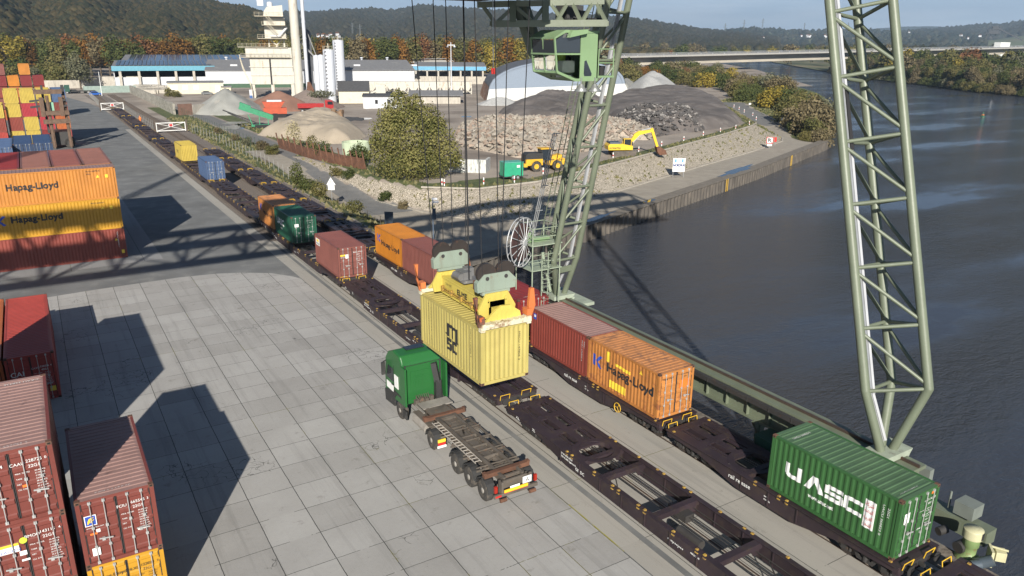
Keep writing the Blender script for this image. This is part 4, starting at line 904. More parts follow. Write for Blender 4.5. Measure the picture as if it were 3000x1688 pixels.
for i in range(16): x = x0+(x1-x0)*i/16; g.bar((x, 26.3 if i % 2 else 33, zb), (x+(x1-x0)/16, 33 if i % 2 else 26.3, zb), .16, .16)
lb(g, 'girder', M_greensteel)
g = MB(); g.bar((30.9, 21.5, 27.0), (30.9, 38.3, 27.0), .9, .8); g.bar((-32, 20, 27.0), (-32, 39, 27.0), .9, .8); lb(g, 'cross_beam', M_greensteel)
g = MB()                                           # landside legs and pylon
for y0, y1 in ((17, 25), (42, 34)):
    for dx in (-.8, .8): g.tube((-32, y0, 1), (-32+dx, y1, 27), .22, 10)
    for k in range(8): t = k/8; g.tube((-32-.8*t, y0+(y1-y0)*t, 1+26*t), (-32+.8*(t+.12), y0+(y1-y0)*(t+.125), 1+26*(t+.125)), .08, 6)
lb(g, 'leg', M_greensteel)
g = MB()
for dx, dy in ((-.9, -.9), (.9, -.9), (.9, .9), (-.9, .9)): g.tube((-32+dx, 37+dy, 27), (-32+dx*.3, 37+dy*.3, 52), .12, 6)
for k in range(9):
    t = k/9; s = .9*(1-.7*t); z = 27+25*t; c = [(-32+a*s, 37+b_*s, z) for a, b_ in ((-1, -1), (1, -1), (1, 1), (-1, 1))]
    for i in range(4): g.tube(c[i], c[(i+1) % 4], .06, 5); s2 = .9*(1-.7*(k+1)/9); e = ((1, -1), (1, 1), (-1, 1), (-1, -1))[i]; g.tube(c[i], (-32+e[0]*s2, 37+e[1]*s2, 27+25*(k+1)/9), .06, 5)
lb(g, 'pylon', M_greensteel)
# trolley
tr = MB(); tr.box((12.4, 26.6, 21.75), (18.2, 32.6, 22.15)); tr.box((12.2, 26.5, 22.15), (12.6, 32.8, 22.9)); tr.box((17.9, 26.5, 22.15), (18.4, 32.8, 26.7))
for x in (12.6, 17.7): 
    for y in (26.8, 32.2): tr.box((x-.2, y-.2, 22.1), (x+.2, y+.2, 26.75))
tro = lb(tr, 'trolley', mat('trolley_brown', (.07, .055, .04), .7, spots=(.10, .11, .08)))
b = MB(); D = 33.5
def H2(u0, v0, u1, v1, w_=.14, h_=.2, d0=D, d1=None): b.bar(Pd(u0, v0, d0), Pd(u1, v1, d1 or d0), w_, h_)
for dd in (33.2, 35.0):
    H2(1398, 14, 1770, 4, .2, .25, dd); H2(1440, 70, 1779, 68, .2, .28, dd)
    for p in (((1415, 18), (1450, 66)), ((1455, 66), (1505, 20)), ((1510, 20), (1560, 62)), ((1560, 66), (1605, 5)), ((1610, 5), (1650, 64)), ((1630, 64), (1665, 4)), ((1675, 4), (1702, 64)), ((1705, 64), (1738, 4)), ((1745, 4), (1775, 62))): H2(*p[0], *p[1], .12, .14, dd)
    for u in (1502, 1598): H2(u, 5, u, 68, .28, .28, dd)
for u in (1440, 1510, 1600, 1690, 1778): b.bar(Pd(u, 69, 33.2), Pd(u, 69, 35.0), .16, .2)
b.build('cab_carrier', M_greensteel, tro)
b = MB()
for du in (0, 22): b.bar(Pd(1512+du, 5, 35), Pd(1566+du*.8, 168, 35.2), .34, .34)
for k in range(7): t = k/7; b.bar(Pd(1518+54*t, 22+150*t, 35), Pd(1545+50*t, 22+150*t, 35), .05, .2)
b.build('stair', M_greensteel, tro)
b = MB(); p = Pd(1668, 42, 34.5); b.cb(p, (.9, .9, .75)); b.cb(p+Vector((.35, -.5, -.1)), (.3, .12, .5)); b.build('air_conditioner', mat('dark_machine', (.05, .05, .05), .6), tro)
b = MB(); p0 = Pd(1660, 60, 33.8); p1 = Pd(1758, 60, 33.8)
for k in range(14): q = p0+(p1-p0)*k/13; b.tube(q, q+Vector((.03, 0, .1)), .05, 6)
b.build('cable_chain', M_black, tro)
# driver cab
X0, X1, Y0c, Y1c, Z0, Z1 = 19.62, 22.0, 28.4, 30.3, 18.38, 20.5
M_cab = paint('cab_green', (.19, .285, .15), amt=.8, rough=.4, rust=(.25, .33, .2))
cab = MB(); T_ = .06
pf = [(X0, Z1-.28), (X0+.55, Z1+.02), (X1, Z1), (X1, Z0), (X0+1.15, Z0), (X0+.18, Z0+.36)]   # side outline x,z
xw = X0+1.42
cab.prism([(xw, Z1), (X1, Z1), (X1, Z0), (xw, Z0)], Y0c, Y0c+T_, 'y')                          # green side panel
cab.prism([(X0, Z1-.28), (X0+.55, Z1+.02), (X1, Z1), (X1, Z1-.09), (X0+.55, Z1-.1), (X0, Z1-.36)], Y0c-.03, Y1c+.03, 'y')   # roof
cab.prism([(X1, Z0-.02), (X0+1.15, Z0-.02), (X0+.16, Z0+.34), (X0+.2, Z0+.44), (X0+1.18, Z0+.1), (X1, Z0+.1)], Y0c-.01, Y1c+.01, 'y')  # floor
cab.box((X1-T_, Y0c, Z0), (X1, Y1c, Z1)); cab.box((xw, Y1c-T_, Z0), (X1, Y1c, Z1))
for (a, c) in (((X0, Z1-.3), (X0+.17, Z0+.38)), ((xw, Z1), (xw, Z0))): 
    for y in (Y0c+.02, Y1c-.04): cab.bar((a[0], y, a[1]), (c[0], y, c[1]), .07, .07)
for y in (Y0c+.01, Y1c-.03): cab.bar((X0+.04, y, Z1-.98), (xw, y, Z1-.98), .07, .07)
cab.bar((X0+.05, Y0c, Z1-.98), (X0+.05, Y1c, Z1-.98), .07, .07); cab.bar((X0+.02, (Y0c+Y1c)/2, Z1-.3), (X0+.17, (Y0c+Y1c)/2, Z0+.4), .06, .06)
cabo = cab.build('driver_cab', M_cab, tro)
M_cabglass = bpy.data.materials.new('cab_glass'); M_cabglass.use_nodes = True; bs = M_cabglass.node_tree.nodes['Principled BSDF']
bs.inputs['Base Color'].default_value = (.55, .6, .58, 1); bs.inputs['Roughness'].default_value = .03; bs.inputs['Transmission Weight'].default_value = 1; bs.inputs['IOR'].default_value = 1.08
for nm, poly in (('side_window', [(X0+.06, Z1-.4), (X0+.55, Z1-.12), (xw-.03, Z1-.12), (xw-.03, Z1-.93), (X0+.07, Z1-.93)]),):
    b = MB(); b.prism(poly, Y0c+.02, Y0c+.03, 'y'); b.build(nm, M_glass, cabo)
b = MB(); b.prism([(X0+.09, Z1-1.03), (xw-.03, Z1-1.03), (xw-.03, Z0+.12), (X0+1.15, Z0+.12), (X0+.2, Z0+.45)], Y0c+.02, Y0c+.03, 'y'); b.build('side_window', M_cabglass, cabo)
b = MB(); b.add([(X0+.02, Y0c+.06, Z1-.4), (X0+.02, Y1c-.06, Z1-.4), (X0+.05, Y1c-.06, Z1-.94), (X0+.05, Y0c+.06, Z1-.94)], [(0, 1, 2, 3)]); b.build('front_window', M_glass, cabo)
b = MB(); b.add([(X0+.06, Y0c+.06, Z1-1.03), (X0+.06, Y1c-.06, Z1-1.03), (X0+.17, Y1c-.06, Z0+.45), (X0+.17, Y0c+.06, Z0+.45)], [(0, 1, 2, 3)]); b.build('front_window', M_cabglass, cabo)
b = MB(); b.prism([(xw+.2, Z1-1.28), (xw+.3, Z1-1.24), (xw+.62, Z0+.3), (xw+.6, Z0+.2), (xw+.22, Z0+.2), (xw+.18, Z0+.3)], Y0c-.012, Y0c-.004, 'y'); b.build('door_window', M_glass, cabo)
b = MB(); b.box((X0+.7, Y0c+.35, Z0+.35), (X0+1.35, Y0c+.75, Z0+.85)); b.box((X0+.45, Y0c+.3, Z0+.15), (X0+1.2, Y0c+.5, Z0+.25)); b.build('control_desk', mat('desk_grey', (.45, .45, .42), .6), cabo)
b = MB(); b.cb((X0+1.2, Y0c+1.1, Z0+.62), (.5, .5, .12)); b.cb((X0+1.45, Y0c+1.1, Z0+1.0), (.12, .48, .75)); b.build('seat', M_black, cabo)
b = MB(); b.prism([(X0+.75, Z1+.0), (X0+1.6, Z1+.05), (X0+1.55, Z1-.12), (X0+.6, Z1-.3)], Y0c-.25, Y0c-.02, 'y'); b.build('sun_visor', M_cab, cabo)
b = MB()                                            # rear platform with railing and ladder
b.box((X1, Y0c+.0, Z0+.12), (X1+.95, Y1c, Z0+.2))
for x in (X1+.05, X1+.9):
    for y in (Y0c+.03, Y1c-.03): b.tube((x, y, Z0+.1), (x, y, Z0+1.35), .028, 6)
for z in (.75, 1.35): b.path([(X1+.05, Y0c+.03, Z0+z), (X1+.9, Y0c+.03, Z0+z), (X1+.9, Y1c-.03, Z0+z)], .025, 6)
b.build('platform', M_cab, cabo)
b = MB(); b.lathe([(.14, 0), (.2, .42)], (X1+.5, Y0c+.4, Z0+.2), 12); tag(b.build('bucket', M_black), 'black bucket standing on the small platform behind the crane cab', 'bucket')
for i, (u, lbn) in enumerate(((1702, 'left'), (1742, 'right'))):
    b = MB(); p = Pd(u, 262, 33.4); b.lathe([(.10, .22), (.16, .1), (.3, -.06), (.28, -.1)], p, 14); b.tube(p+Vector((0, 0, .2)), p+Vector((0, 0, .5)), .03, 6); b.build('floodlight', mat('lamp_grey', (.25, .26, .25), .4, .5), cabo)
# operator
def person(name, loc, rz, label, jacket, legs, pose, hat=None, vest=None):
    t = empty(name, loc, rz, label, 'person'); V = []; E_ = []; Rr = []
    def v(p, r): V.append(p); Rr.append(r); return len(V)-1
    def ch(*i): 
        for a, c in zip(i, i[1:]): E_.append((a, c))
    if pose == 'stand':
        pel = v((0, 0, .95), .15); st = v((0, 0, 1.2), .15); chs = v((0, 0, 1.38), .17); nk = v((0, 0, 1.52), .06); hd = v((0, -.01, 1.63), .095); hd2 = v((0, 0, 1.72), .085)
        L1 = [v((.1, 0, .88), .1), v((.12, -.03, .5), .07), v((.12, .02, .08), .05), v((.13, -.12, .03), .045)]; L2 = [v((-.1, 0, .88), .1), v((-.12, .05, .5), .07), v((-.12, .12, .08), .05), v((-.13, -.02, .03), .045)]
        A1 = [v((.2, 0, 1.42), .065), v((.27, -.02, 1.14), .05), v((.25, -.12, .9), .038), v((.24, -.16, .82), .03)]; A2 = [v((-.2, 0, 1.42), .065), v((-.27, -.02, 1.14), .05), v((-.24, -.14, .93), .038), v((-.23, -.19, .86), .03)]
    else:
        pel = v((0, 0, .5), .16); st = v((0, -.03, .75), .15); chs = v((0, -.08, .95), .17); nk = v((0, -.13, 1.1), .06); hd = v((0, -.19, 1.2), .095); hd2 = v((0, -.2, 1.28), .085)
        L1 = [v((.1, -.05, .5), .1), v((.13, -.48, .5), .08), v((.13, -.5, .1), .055), v((.13, -.62, .05), .045)]; L2 = [v((-.1, -.05, .5), .1), v((-.13, -.48, .5), .08), v((-.13, -.5, .1), .055), v((-.13, -.62, .05), .045)]
        A1 = [v((.2, -.06, 1.0), .065), v((.26, -.2, .76), .05), v((.2, -.46, .72), .038), v((.18, -.55, .72), .03)]; A2 = [v((-.2, -.06, 1.0), .065), v((-.26, -.2, .76), .05), v((-.2, -.46, .72), .038), v((-.18, -.55, .72), .03)]
    ch(pel, st, chs, nk, hd, hd2); ch(pel, *L1); ch(pel, *L2); ch(chs, *A1); ch(chs, *A2)
    me = bpy.data.meshes.new('body'); me.from_pydata(V, E_, []); o = bpy.data.objects.new('body', me); COL.objects.link(o)
    sm = o.modifiers.new('s', 'SKIN'); o.modifiers.new('d', 'SUBSURF').levels = 1
    for i, r in enumerate(Rr): me.skin_vertices[0].data[i].radius = (r, r)
    me.skin_vertices[0].data[0].use_root = True
    m2 = bpy.data.meshes.new_from_object(o.evaluated_get(bpy.context.evaluated_depsgraph_get())); bpy.data.objects.remove(o)
    skin = mat('skin', (.45, .27, .2), .6)
    m2.materials.clear(); [m2.materials.append(x) for x in (jacket, legs, skin)]
    zl, zh = (.95, 1.53) if pose == 'stand' else (.55, 1.12)
    for p in m2.polygons: p.use_smooth = True; c = p.center; p.material_index = 2 if c.z > zh or (abs(c.x) > .15 and c.z < zl+.02 and pose == 'stand' and c.z > .75 and c.y < -.13) else (0 if c.z > zl else 1)
    obj('body', m2, t)
    hz_ = 1.76 if pose == 'stand' else 1.32; hy = 0 if pose == 'stand' else -.2
    b = MB(); b.lathe([(.115, -.1), (.12, -.03), (.09, .04), (.02, .075)], (0, hy, hz_), 12); b.build('helmet' if hat else 'hair', hat or M_black, t)
    return t
M_hivis = mat('hi_vis_orange', (.85, .2, .03), .7); M_dark = mat('dark_clothing', (.03, .05, .045), .8); M_hivy = mat('hi_vis_yellow', (.6, .75, .1), .7)
person('person', (X0+1.15, Y0c+1.05, Z0+.12), R(-75), 'crane driver in dark work clothes and yellow vest leaning forward in the green cab', M_hivy, M_dark, 'sit')
person('person', (*W(412, 362)[:2], .02), R(150), 'worker in orange high-visibility clothing standing beside the empty wagons', M_hivis, M_hivis, 'stand', M_hivis)
# ropes
b = MB()
for xt, yt, xb, yb in ((14.5, 31.7, 15.22, 31.65), (15.5, 31.7, 15.75, 31.65), (16.1, 31.7, 16.25, 31.65), (17.0, 31.7, 16.95, 31.65), (15.2, 27.5, 15.45, 27.4), (16.1, 27.5, 16.28, 27.4), (16.75, 27.5, 16.4, 27.4), (17.75, 27.5, 17.2, 27.4)): b.tube((xt, yt, 21.8), (xb, yb, 10.45), .022, 5)
b.tube((15.9, 29.7, 21.8), (16.05, 29.7, 9.6), .035, 6)
o = lb(b, 'hoist_ropes', M_black)
b = MB(); b.tube((17.6, 30.2, 21.8), (17.62, 30.2, 18.9), .02, 5, m=1); b.tube((17.62, 30.2, 18.65), (17.62, 30.2, 18.9), .09, 8, m=0); b.build('hanging_pendant', [M_red, M_steel], tro)
# cable reel, stair tower beside the far leg
b = MB(); C0 = Vector((26.05, 41.0, 7.55)); RR = 1.62
def rimring(b, c, r, tr_, n=28):
    P = [c+Vector((math.cos(2*math.pi*i/n)*r, 0, math.sin(2*math.pi*i/n)*r)) for i in range(n)]
    for i in range(n): b.tube(P[i], P[(i+1) % n], tr_, 6)
RZ = R(28)
def rot(p): return C0+Matrix.Rotation(RZ, 3, 'Z') @ (p-C0)
for dy in (-.14, .14):
    rimring(b, C0+Vector((0, dy, 0)), RR, .04)
    for i in range(16): a = 2*math.pi*i/16; b.tube(C0+Vector((0, dy*2.2, 0)), C0+Vector((math.cos(a)*RR, dy, math.sin(a)*RR)), .03, 5)
b.tube(C0+Vector((0, -.35, 0)), C0+Vector((0, .5, 0)), .22, 14)
b.v = [tuple(rot(Vector(v))) for v in b.v]; reel = lb(b, 'cable_reel', mat('reel_galv', (.5, .51, .52), .45, .4))
b = MB(); b.tube(C0+Vector((0, -.05, 0)), C0+Vector((0, .05, 0)), 1.25, 28); b.v = [tuple(rot(Vector(v))) for v in b.v]; b.build('wound_cable', mat('cable_brown', (.06, .03, .028), .7), reel)
b = MB(); b.bar((26.3, 41.3, 7.55), (28.6, 41.6, 7.4), .3, .3); b.box((26.5, 41.3, 7.5), (27.1, 41.8, 8.0)); b.build('reel_arm', M_cab, reel)
st = MB()
for x in (26.7, 28.9):
    for y in (40.6, 42.6): st.tube((x, y, 3.2), (x, y, 8.4), .045, 6)
for z in (5.6, 7.3): st.box((26.6, 40.5, z-.06), (29.0, 42.7, z))
for z in (6.1, 6.6, 7.8, 8.4): st.path([(26.7, 40.6, z), (28.9, 40.6, z), (28.9, 42.6, z), (26.7, 42.6, z), (26.7, 40.6, z)], .028, 5)
for x in (27.35, 27.85): st.bar((x, 40.45, .4), (x, 40.45, 6.8), .05, .05)
for k in range(20): st.tube((27.35, 40.45, .6+k*.31), (27.85, 40.45, .6+k*.31), .018, 5)
for k in range(9):
    a0 = 2*math.pi*0; z = 2.8+k*.45; st.path([(27.35, 40.45, z), (27.25, 40.05, z), (27.6, 39.85, z), (27.95, 40.05, z), (27.85, 40.45, z)], .015, 4)
for x in (25.7, 26.4, 28.4): st.tube((x, 41.0, 1.2), (x, 41.0, 2.6), .03, 5)
st.path([(25.7, 41, 2.6), (26.4, 41, 2.6), (28.4, 41, 2.6)], .03, 5); st.tube((28.7, 42.4, 6.2), (29.3, 42.2, 3.3), .11, 8)
lb(st, 'stair_tower', mat('pale_green_rail', (.27, .32, .24), .5, var=.15))
# runway
rw = empty('crane_runway', (30.1, 29, 0), 0, 'long green steel crane runway beam on columns along the quay edge', 'crane runway')
b = MB(); b.box((-.42, -13.6, 2.55), (.62, 15.2, 2.72)); b.box((-.1, -13.6, 1.35), (.12, 15.2, 2.55)); b.box((-.35, -13.6, 1.25), (.45, 15.2, 1.35))
y = -13.2
while y < 15: b.box((-.3, y, 1.35), (-.1, y+.04, 2.55)); y += 1.45
b.build('beam', M_greensteel, rw)
b = MB(); b.box((.05, -13.6, 2.72), (.14, 15.2, 2.86)); b.build('rail', M_railsteel, rw)
b = MB(); b.box((-.72, -13.4, 2.35), (-.5, 15, 2.62)); 
for k in range(20): b.box((-.74, -13.2+k*1.4, 2.33), (-.48, -13.15+k*1.4, 2.63))
b.build('cable_tray', M_darksteel, rw)
for y in (-12.5, -5.2, 3.5, 12.3):
    b = MB(); b.box((-.16, y-.16, -9), (.16, y+.16, 1.3)); b.prism([(-.6, 1.3), (.6, 1.3), (.16, .6), (-.16, .6)], y-.1, y+.1, 'y'); b.build('column', M_greensteel, rw)
b = MB(); b.box((.7, 11.4, 2.4), (1.75, 15.4, 2.62)); b.build('platform', mat('light_green_grey', (0, 0, 0)), rw)
thing(MB().box((-.55, -.5, 0), (.55, .5, 1.35)).box((-.6, -.55, 1.35), (.6, .55, 1.42)).box((-.56, -.2, .9), (-.6, .2, 1.0)), 'electric_cabinet', mat('cabinet_green', (.02, .07, .05), .5), 'dark green electric cabinet on the quay under the crane runway', 'cabinet', loc=(29.0, 22.2, 0))
# crane travel machinery and capstan at the lower right
tm = empty('travel_drive', (31.4, 15.0, 0), 0, 'grey-green crane travel machinery at the quay edge beside the green container', 'machinery')
b = MB(); b.box((-.45, -2.4, .2), (.3, 1.6, .85)); b.box((-.5, .8, .85), (.1, 1.5, 1.7)); b.build('housing', M_greensteel, tm)
b = MB(); b.box((-.45, .3, .8), (-.15, .8, 2.4)); b.box((-.4, -1.7, 1.0), (.4, -.9, 1.6)); b.tube((-.2, -.6, 1), (-.2, -.6, 1.8), .05, 6); b.build('control_box', mat('grey_box', (.17, .19, .17), .5), tm)
b = MB(); b.tube((-1.5, -1.0, .5), (-1.1, -1.1, .55), .18, 10); b.tube((-1.8, -2.0, .45), (-1.2, -2.1, .5), .25, 12); b.build('motor', M_darksteel, tm)
cp = empty('capstan', (29.95, 12.7, 0), 0, 'shunting winch with cream and black drum on a pale green base at the quay', 'winch')
M_pgreen = paint('pale_machine_green', (.19, .27, .11), amt=.6, rust=(.2, .12, .06)); M_cream = paint('cream_enamel', (.50, .48, .30), amt=.66, rust=(.35, .22, .1))
MB().lathe([(.62, 0), (.6, .12), (.3, .3), (.33, .75), (.38, .8), (.38, 1.25)], n=20).build('base', M_pgreen, cp)
MB().lathe([(.46, 1.25), (.46, 1.68), (.45, 1.72), (.02, 1.73)], n=24).build('drum', M_cream, cp)
MB().box((-.06, -.475, 1.3), (.12, -.42, 1.68)).build('stripe', M_black, cp)
b = MB(); b.cb((.5, -.75, .45), (.12, .8, .85), rz=R(-50)); b.cb((.9, -1.0, .5), (.5, .45, .5), rz=R(40)); b.tube((.75, -.6, .8), (1.0, -1.3, .85), .06, 8); b.build('gearbox', M_cream, cp)
b = MB(); b.tube((-.3, -.5, .1), (.1, -1.1, .55), .28, 12); b.tube((-.9, -.6, .3), (-.5, -.8, .35), .25, 12); b.build('motor', mat('slate_motor', (.06, .08, .10), .5), cp)

# ================================================================ SPREADER
sp = empty('container_spreader', (16.14, 29.6, 8.28), 0, 'yellow container spreader with green sheave blocks hanging on ropes above the yellow container', 'spreader')
M_spy = paint('spreader_yellow', (.52, .42, .09), amt=.66, rust=(.35, .2, .06), var=.12); M_block = paint('block_green', (.23, .28, .23), amt=.62, rust=(.2, .12, .08)); M_flip = paint('flipper_orange', (.55, .16, .05), amt=.62, rust=(.2, .09, .05)); M_spw = paint('worn_white', (.62, .58, .42), amt=.5, rust=(.25, .16, .09))
b = MB(); b.box((-.42, -2.3, .2), (.42, 2.3, .95)); b.box((-.47, -2.3, .9), (.47, 2.3, .96)); b.box((-.47, -2.3, .14), (.47, 2.3, .22)); b.box((-.3, -2.85, .25), (.3, 2.85, .7)); b.build('beam', M_spy, sp)
b = MB()
for z, x in ((.34, -.5), (.46, -.52)): b.tube((x, -2.1, z), (x, 2.1, z), .03, 6)
for y in (-1.9, -.9, .1, 1.1, 2.0): b.cb((-.5, y, .4), (.14, .16, .25))
b.build('hydraulic_pipes', M_lockyel, sp)
b = MB(); lettering(b, 'ELME', .36, (-.475, .55, .5), (0, -1, 0), (0, 0, 1), 0, .95, .012); lettering(b, 'TW 9.0T', .17, (-.475, 1.75, .65), (0, -1, 0), (0, 0, 1), 0); lettering(b, 'SWL 45T', .2, (-.475, -1.2, .5), (0, -1, 0), (0, 0, 1), 0); b.build('lettering', M_txtb, sp)
for s in (-1, 1):
    b = MB(); b.box((-1.24, s*3.0-.18, .05), (1.24, s*3.0+.18, .26)); 
    for k in range(8): b.bar((-1.1+k*.29, s*3.0-.15, .27), (-.95+k*.29, s*3.0+.15, .27), .07, .03)
    b.cb((-1.16, s*3.0, .1), (.2, .24, .34)); b.cb((1.16, s*3.0, .1), (.2, .24, .34)); b.build('end_beam', M_spw, sp)
    b = MB(); b.prism([(-.85, .2), (-.95, .62), (-.55, 1.32), (.55, 1.32), (.95, .62), (.85, .2)], s*2.25-.05, s*2.25+.05, 'y'); b.prism([(-.9, .26), (.9, .26), (.85, .5), (.35, .85), (-.1, .88), (-.55, .6)], s*2.78-.06, s*2.78+.06, 'y')
    for x in (-.4, .4): b.tube((x, s*2.25-.12, 1.05), (x, s*2.25+.12, 1.05), .07, 8); b.tube((x, s*2.32, .7), (x, s*2.32, 1.05), .02, 5)
    b.build('bracket_plate', M_spy, sp)
    b = MB(); b.prism([(-.95, 1.42), (-.98, 1.85), (-.6, 2.2), (.62, 2.2), (.97, 1.85), (.95, 1.42)], s*2.12-.14, s*2.12+.14, 'y'); b.box((-.7, s*2.12-.1, 1.25), (.7, s*2.12+.1, 1.42)); bl = b.build('sheave_block', M_block, sp)
    for x in (-.47, .47):
        q = MB(); q.tube((x, s*2.12-.09, 2.2), (x, s*2.12+.09, 2.2), .47, 24); q.build('sheave', mat('sheave_steel', (.06, .05, .045), .5, .5, spots=(.13, .07, .05)), bl)
        q = MB(); q.tube((x, s*2.12-.16, 2.0), (x, s*2.12+.16, 2.0), .09, 12); q.build('pin', M_darksteel, bl)
    for x in (-1.28, 1.28):
        b = MB(); b.prism([(x-.03, .15), (x+.03, .15), (x+.2*(1 if x > 0 else -1)+.05, .7), (x+.12*(1 if x > 0 else -1)+.04, 1.5), (x+.12*(1 if x > 0 else -1)-.14, 1.5), (x-.1, .7)], s*2.95-.08, s*2.95+.08, 'y'); b.cb((x*.93, s*2.9, .45), (.25, .4, .3))
        b.build('flipper_arm', M_flip if not (x < 0 and s < 0) else mat('rusty_flipper', (.13, .06, .04), .8, spots=(.45, .1, .03), sp=(.55, .6), ss=4), sp)
b = MB(); b.cb((.1, .75, 1.15), (.9, 1.3, .12)); b.cb((-.05, .7, 1.38), (.45, .8, .36)); b.tube((-.35, .35, 1.35), (-.35, 1.0, 1.35), .17, 12); b.cb((.35, 1.0, 1.4), (.35, .5, .4)); b.build('power_unit', mat('unit_grey', (.18, .18, .18), .5, .3, spots=(.4, .4, .4)), sp)
b = MB(); b.cb((.15, -.85, 1.18), (.62, .9, .42)); b.build('valve_box', M_rust, sp)

# ================================================================ TRUCK AND TRAILER
M_tgreen = paint('truck_green', (.02, .115, .03), amt=.85, rough=.3, rust=(.04, .13, .05), var=.06); M_tyre = mat('dusty_tyre', (.045, .042, .038), .9, spots=(.12, .10, .08), sp=(.5, .65), ss=4); M_rim = mat('dusty_rim', (.33, .31, .28), .6, .3, spots=(.12, .1, .08), ss=8)
M_chas = mat('dirty_chassis', (.10, .085, .07), .8, var=.3, spots=(.16, .085, .05), ss=4); M_greydust = mat('dusty_grey', (.25, .23, .205), .8, var=.2, spots=(.12, .11, .1)); M_plast = mat('black_plastic', (.03, .03, .03), .6, spots=(.07, .065, .06))
def wheel_me(r, w_):
    b = MB(); b.lathe([(r*.55, -w_/2), (r*.9, -w_/2), (r, -w_/2+.05), (r, w_/2-.05), (r*.9, w_/2), (r*.55, w_/2)], n=26); b.v = [(z, y, x) for x, y, z in b.v]; return b.mesh('tyre', M_tyre)
def rim_me(r, w_):
    b = MB(); b.lathe([(r*.56, -w_/2+.02), (r*.52, -w_/2+.09), (r*.28, -w_/2+.05), (r*.25, -w_/2-.02), (.02, -w_/2-.03)], n=20)
    for i in range(10): a = 2*math.pi*i/10; b.tube((math.cos(a)*r*.42, math.sin(a)*r*.42, -w_/2+.03), (math.cos(a)*r*.42, math.sin(a)*r*.42, -w_/2+.08), .035, 6, m=1)
    b.v = [(z, y, x) for x, y, z in b.v]; return b.mesh('rim', [M_rim, M_black])
ME_tyre = wheel_me(.52, .34); ME_rim = rim_me(.52, .34)
def add_wheel(t, x, y, side):
    o = obj('wheel', ME_tyre, t, (x, y, .52), 0 if side < 0 else math.pi); obj('rim', ME_rim, o); return o
tr = empty('truck', (16.15, 33.5, 0), 0, 'green tractor unit seen from behind with dusty chassis beside the near train', 'truck')
b = MB(); pr = [(1.85, .95), (1.85, 2.2), (1.88, 3.35), (2.15, 3.78), (3.0, 3.86), (3.75, 3.55), (4.15, 3.1), (4.3, 2.0), (4.32, .9), (2.75, .9)]
b.prism(pr, -1.22, 1.22, 'x'); o = b.build('cab_body', M_tgreen, tr)
bv = o.modifiers.new('bevel', 'BEVEL'); bv.width = .09; bv.segments = 3
b = MB(); b.box((-1.0, 1.8, 1.35), (1.0, 1.85, 3.25)); b.box((-.75, 1.775, 1.7), (.55, 1.81, 2.9)); b.box((-.5, 1.755, 1.95), (.3, 1.785, 2.6)); b.build('rear_panel', M_tgreen, tr)
b = MB(); b.box((-.6, 2.6, 3.855), (.5, 3.1, 3.9)); b.build('roof_hatch', M_glass, tr)
for s in (-1, 1):
    b = MB(); b.prism([(3.05, 1.95), (3.05, 2.75), (3.75, 2.75), (4.0, 1.95)], s*1.235-.01, s*1.235+.01, 'x'); b.build('side_window', M_glass, tr)
    b = MB(); b.box((s*1.22-.06, 1.35, 1.1), (s*1.22+.04, 1.9, 3.3)); b.build('side_fairing', M_tgreen, tr)
    b = MB(); b.box((s*1.24-.03, 1.3, .35), (s*1.24+.03, 1.8, .85)); b.prism([(1.75, .45), (1.8, 1.1), (2.1, 1.35), (2.6, 1.35), (2.9, 1.05), (2.95, .5), (4.25, .4), (4.3, 1.1), (2.9, 1.5), (1.75, 1.4)], s*1.2-.05, s*1.2+.05, 'x'); b.build('mudguard', M_plast, tr)
    b = MB(); b.cb((s*1.42, 4.0, 2.45), (.2, .12, .75)); b.bar((s*1.2, 4.05, 2.9), (s*1.42, 4.0, 2.85), .05, .05); b.build('mirror', M_plast, tr)
b = MB(); b.box((-1.26, 2.35, 1.75), (-1.235, 2.85, 2.5)); b.build('sticker', M_white, tr); b = MB(); b.box((-1.262, 3.05, 1.35), (-1.238, 3.95, 1.75)); b.build('sign_panel', M_white, tr)
b = MB(); [b.box((s*1.235-.006, yy, 1.5), (s*1.235+.006, yy+.025, 2.95)) for s in (-1, 1) for yy in (2.95, 4.0)]; [b.box((s*1.26-.02, 3.0, 1.75), (s*1.26+.02, 3.25, 1.8)) for s in (-1, 1)]; b.box((-1.0, 1.84, 3.25), (1.0, 1.86, 3.27)); [b.box((xx-.04, 1.8, 1.2), (xx+.04, 1.86, 3.3)) for xx in (-1.05, 1.05)]; b.build('trim', M_plast, tr)
b = MB(); b.box((.62, 1.45, 1.1), (.95, 1.75, 2.2)); b.bar((.78, 1.6, 2.1), (.62, 1.72, 3.2), .3, .3); b.build('air_intake', M_plast, tr)
b = MB()
for s in (-.42, .42): b.box((s-.05, -2.9, .72), (s+.05, 3.9, .98))
for y in (-2.5, -1.0, .3, 1.3): b.box((-.42, y, .74), (.42, y+.12, .92))
b.box((-1.05, -1.1, .95), (1.05, .9, 1.02)); b.tube((-.45, -1.55, 1.14), (-.45, -1.55, 1.2), .4, 14); b.cb((0, -1.5, 1.08), (.9, 1.0, .12))
b.tube((-.2, 1.4, 1.0), (-.6, 1.5, 1.5), .03, 5)
for i in range(7): b.path([(-.5+i*.12, 1.7, 1.5), (-.45+i*.12, 1.3, 1.15-.03*i), (-.4+i*.12, .9, 1.1)], .022, 5)
for i in range(4): b.cb((-.55+i*.3, 1.55, 1.15+.08*(i % 2)), (.2, .25, .3))
b.build('chassis', M_chas, tr)
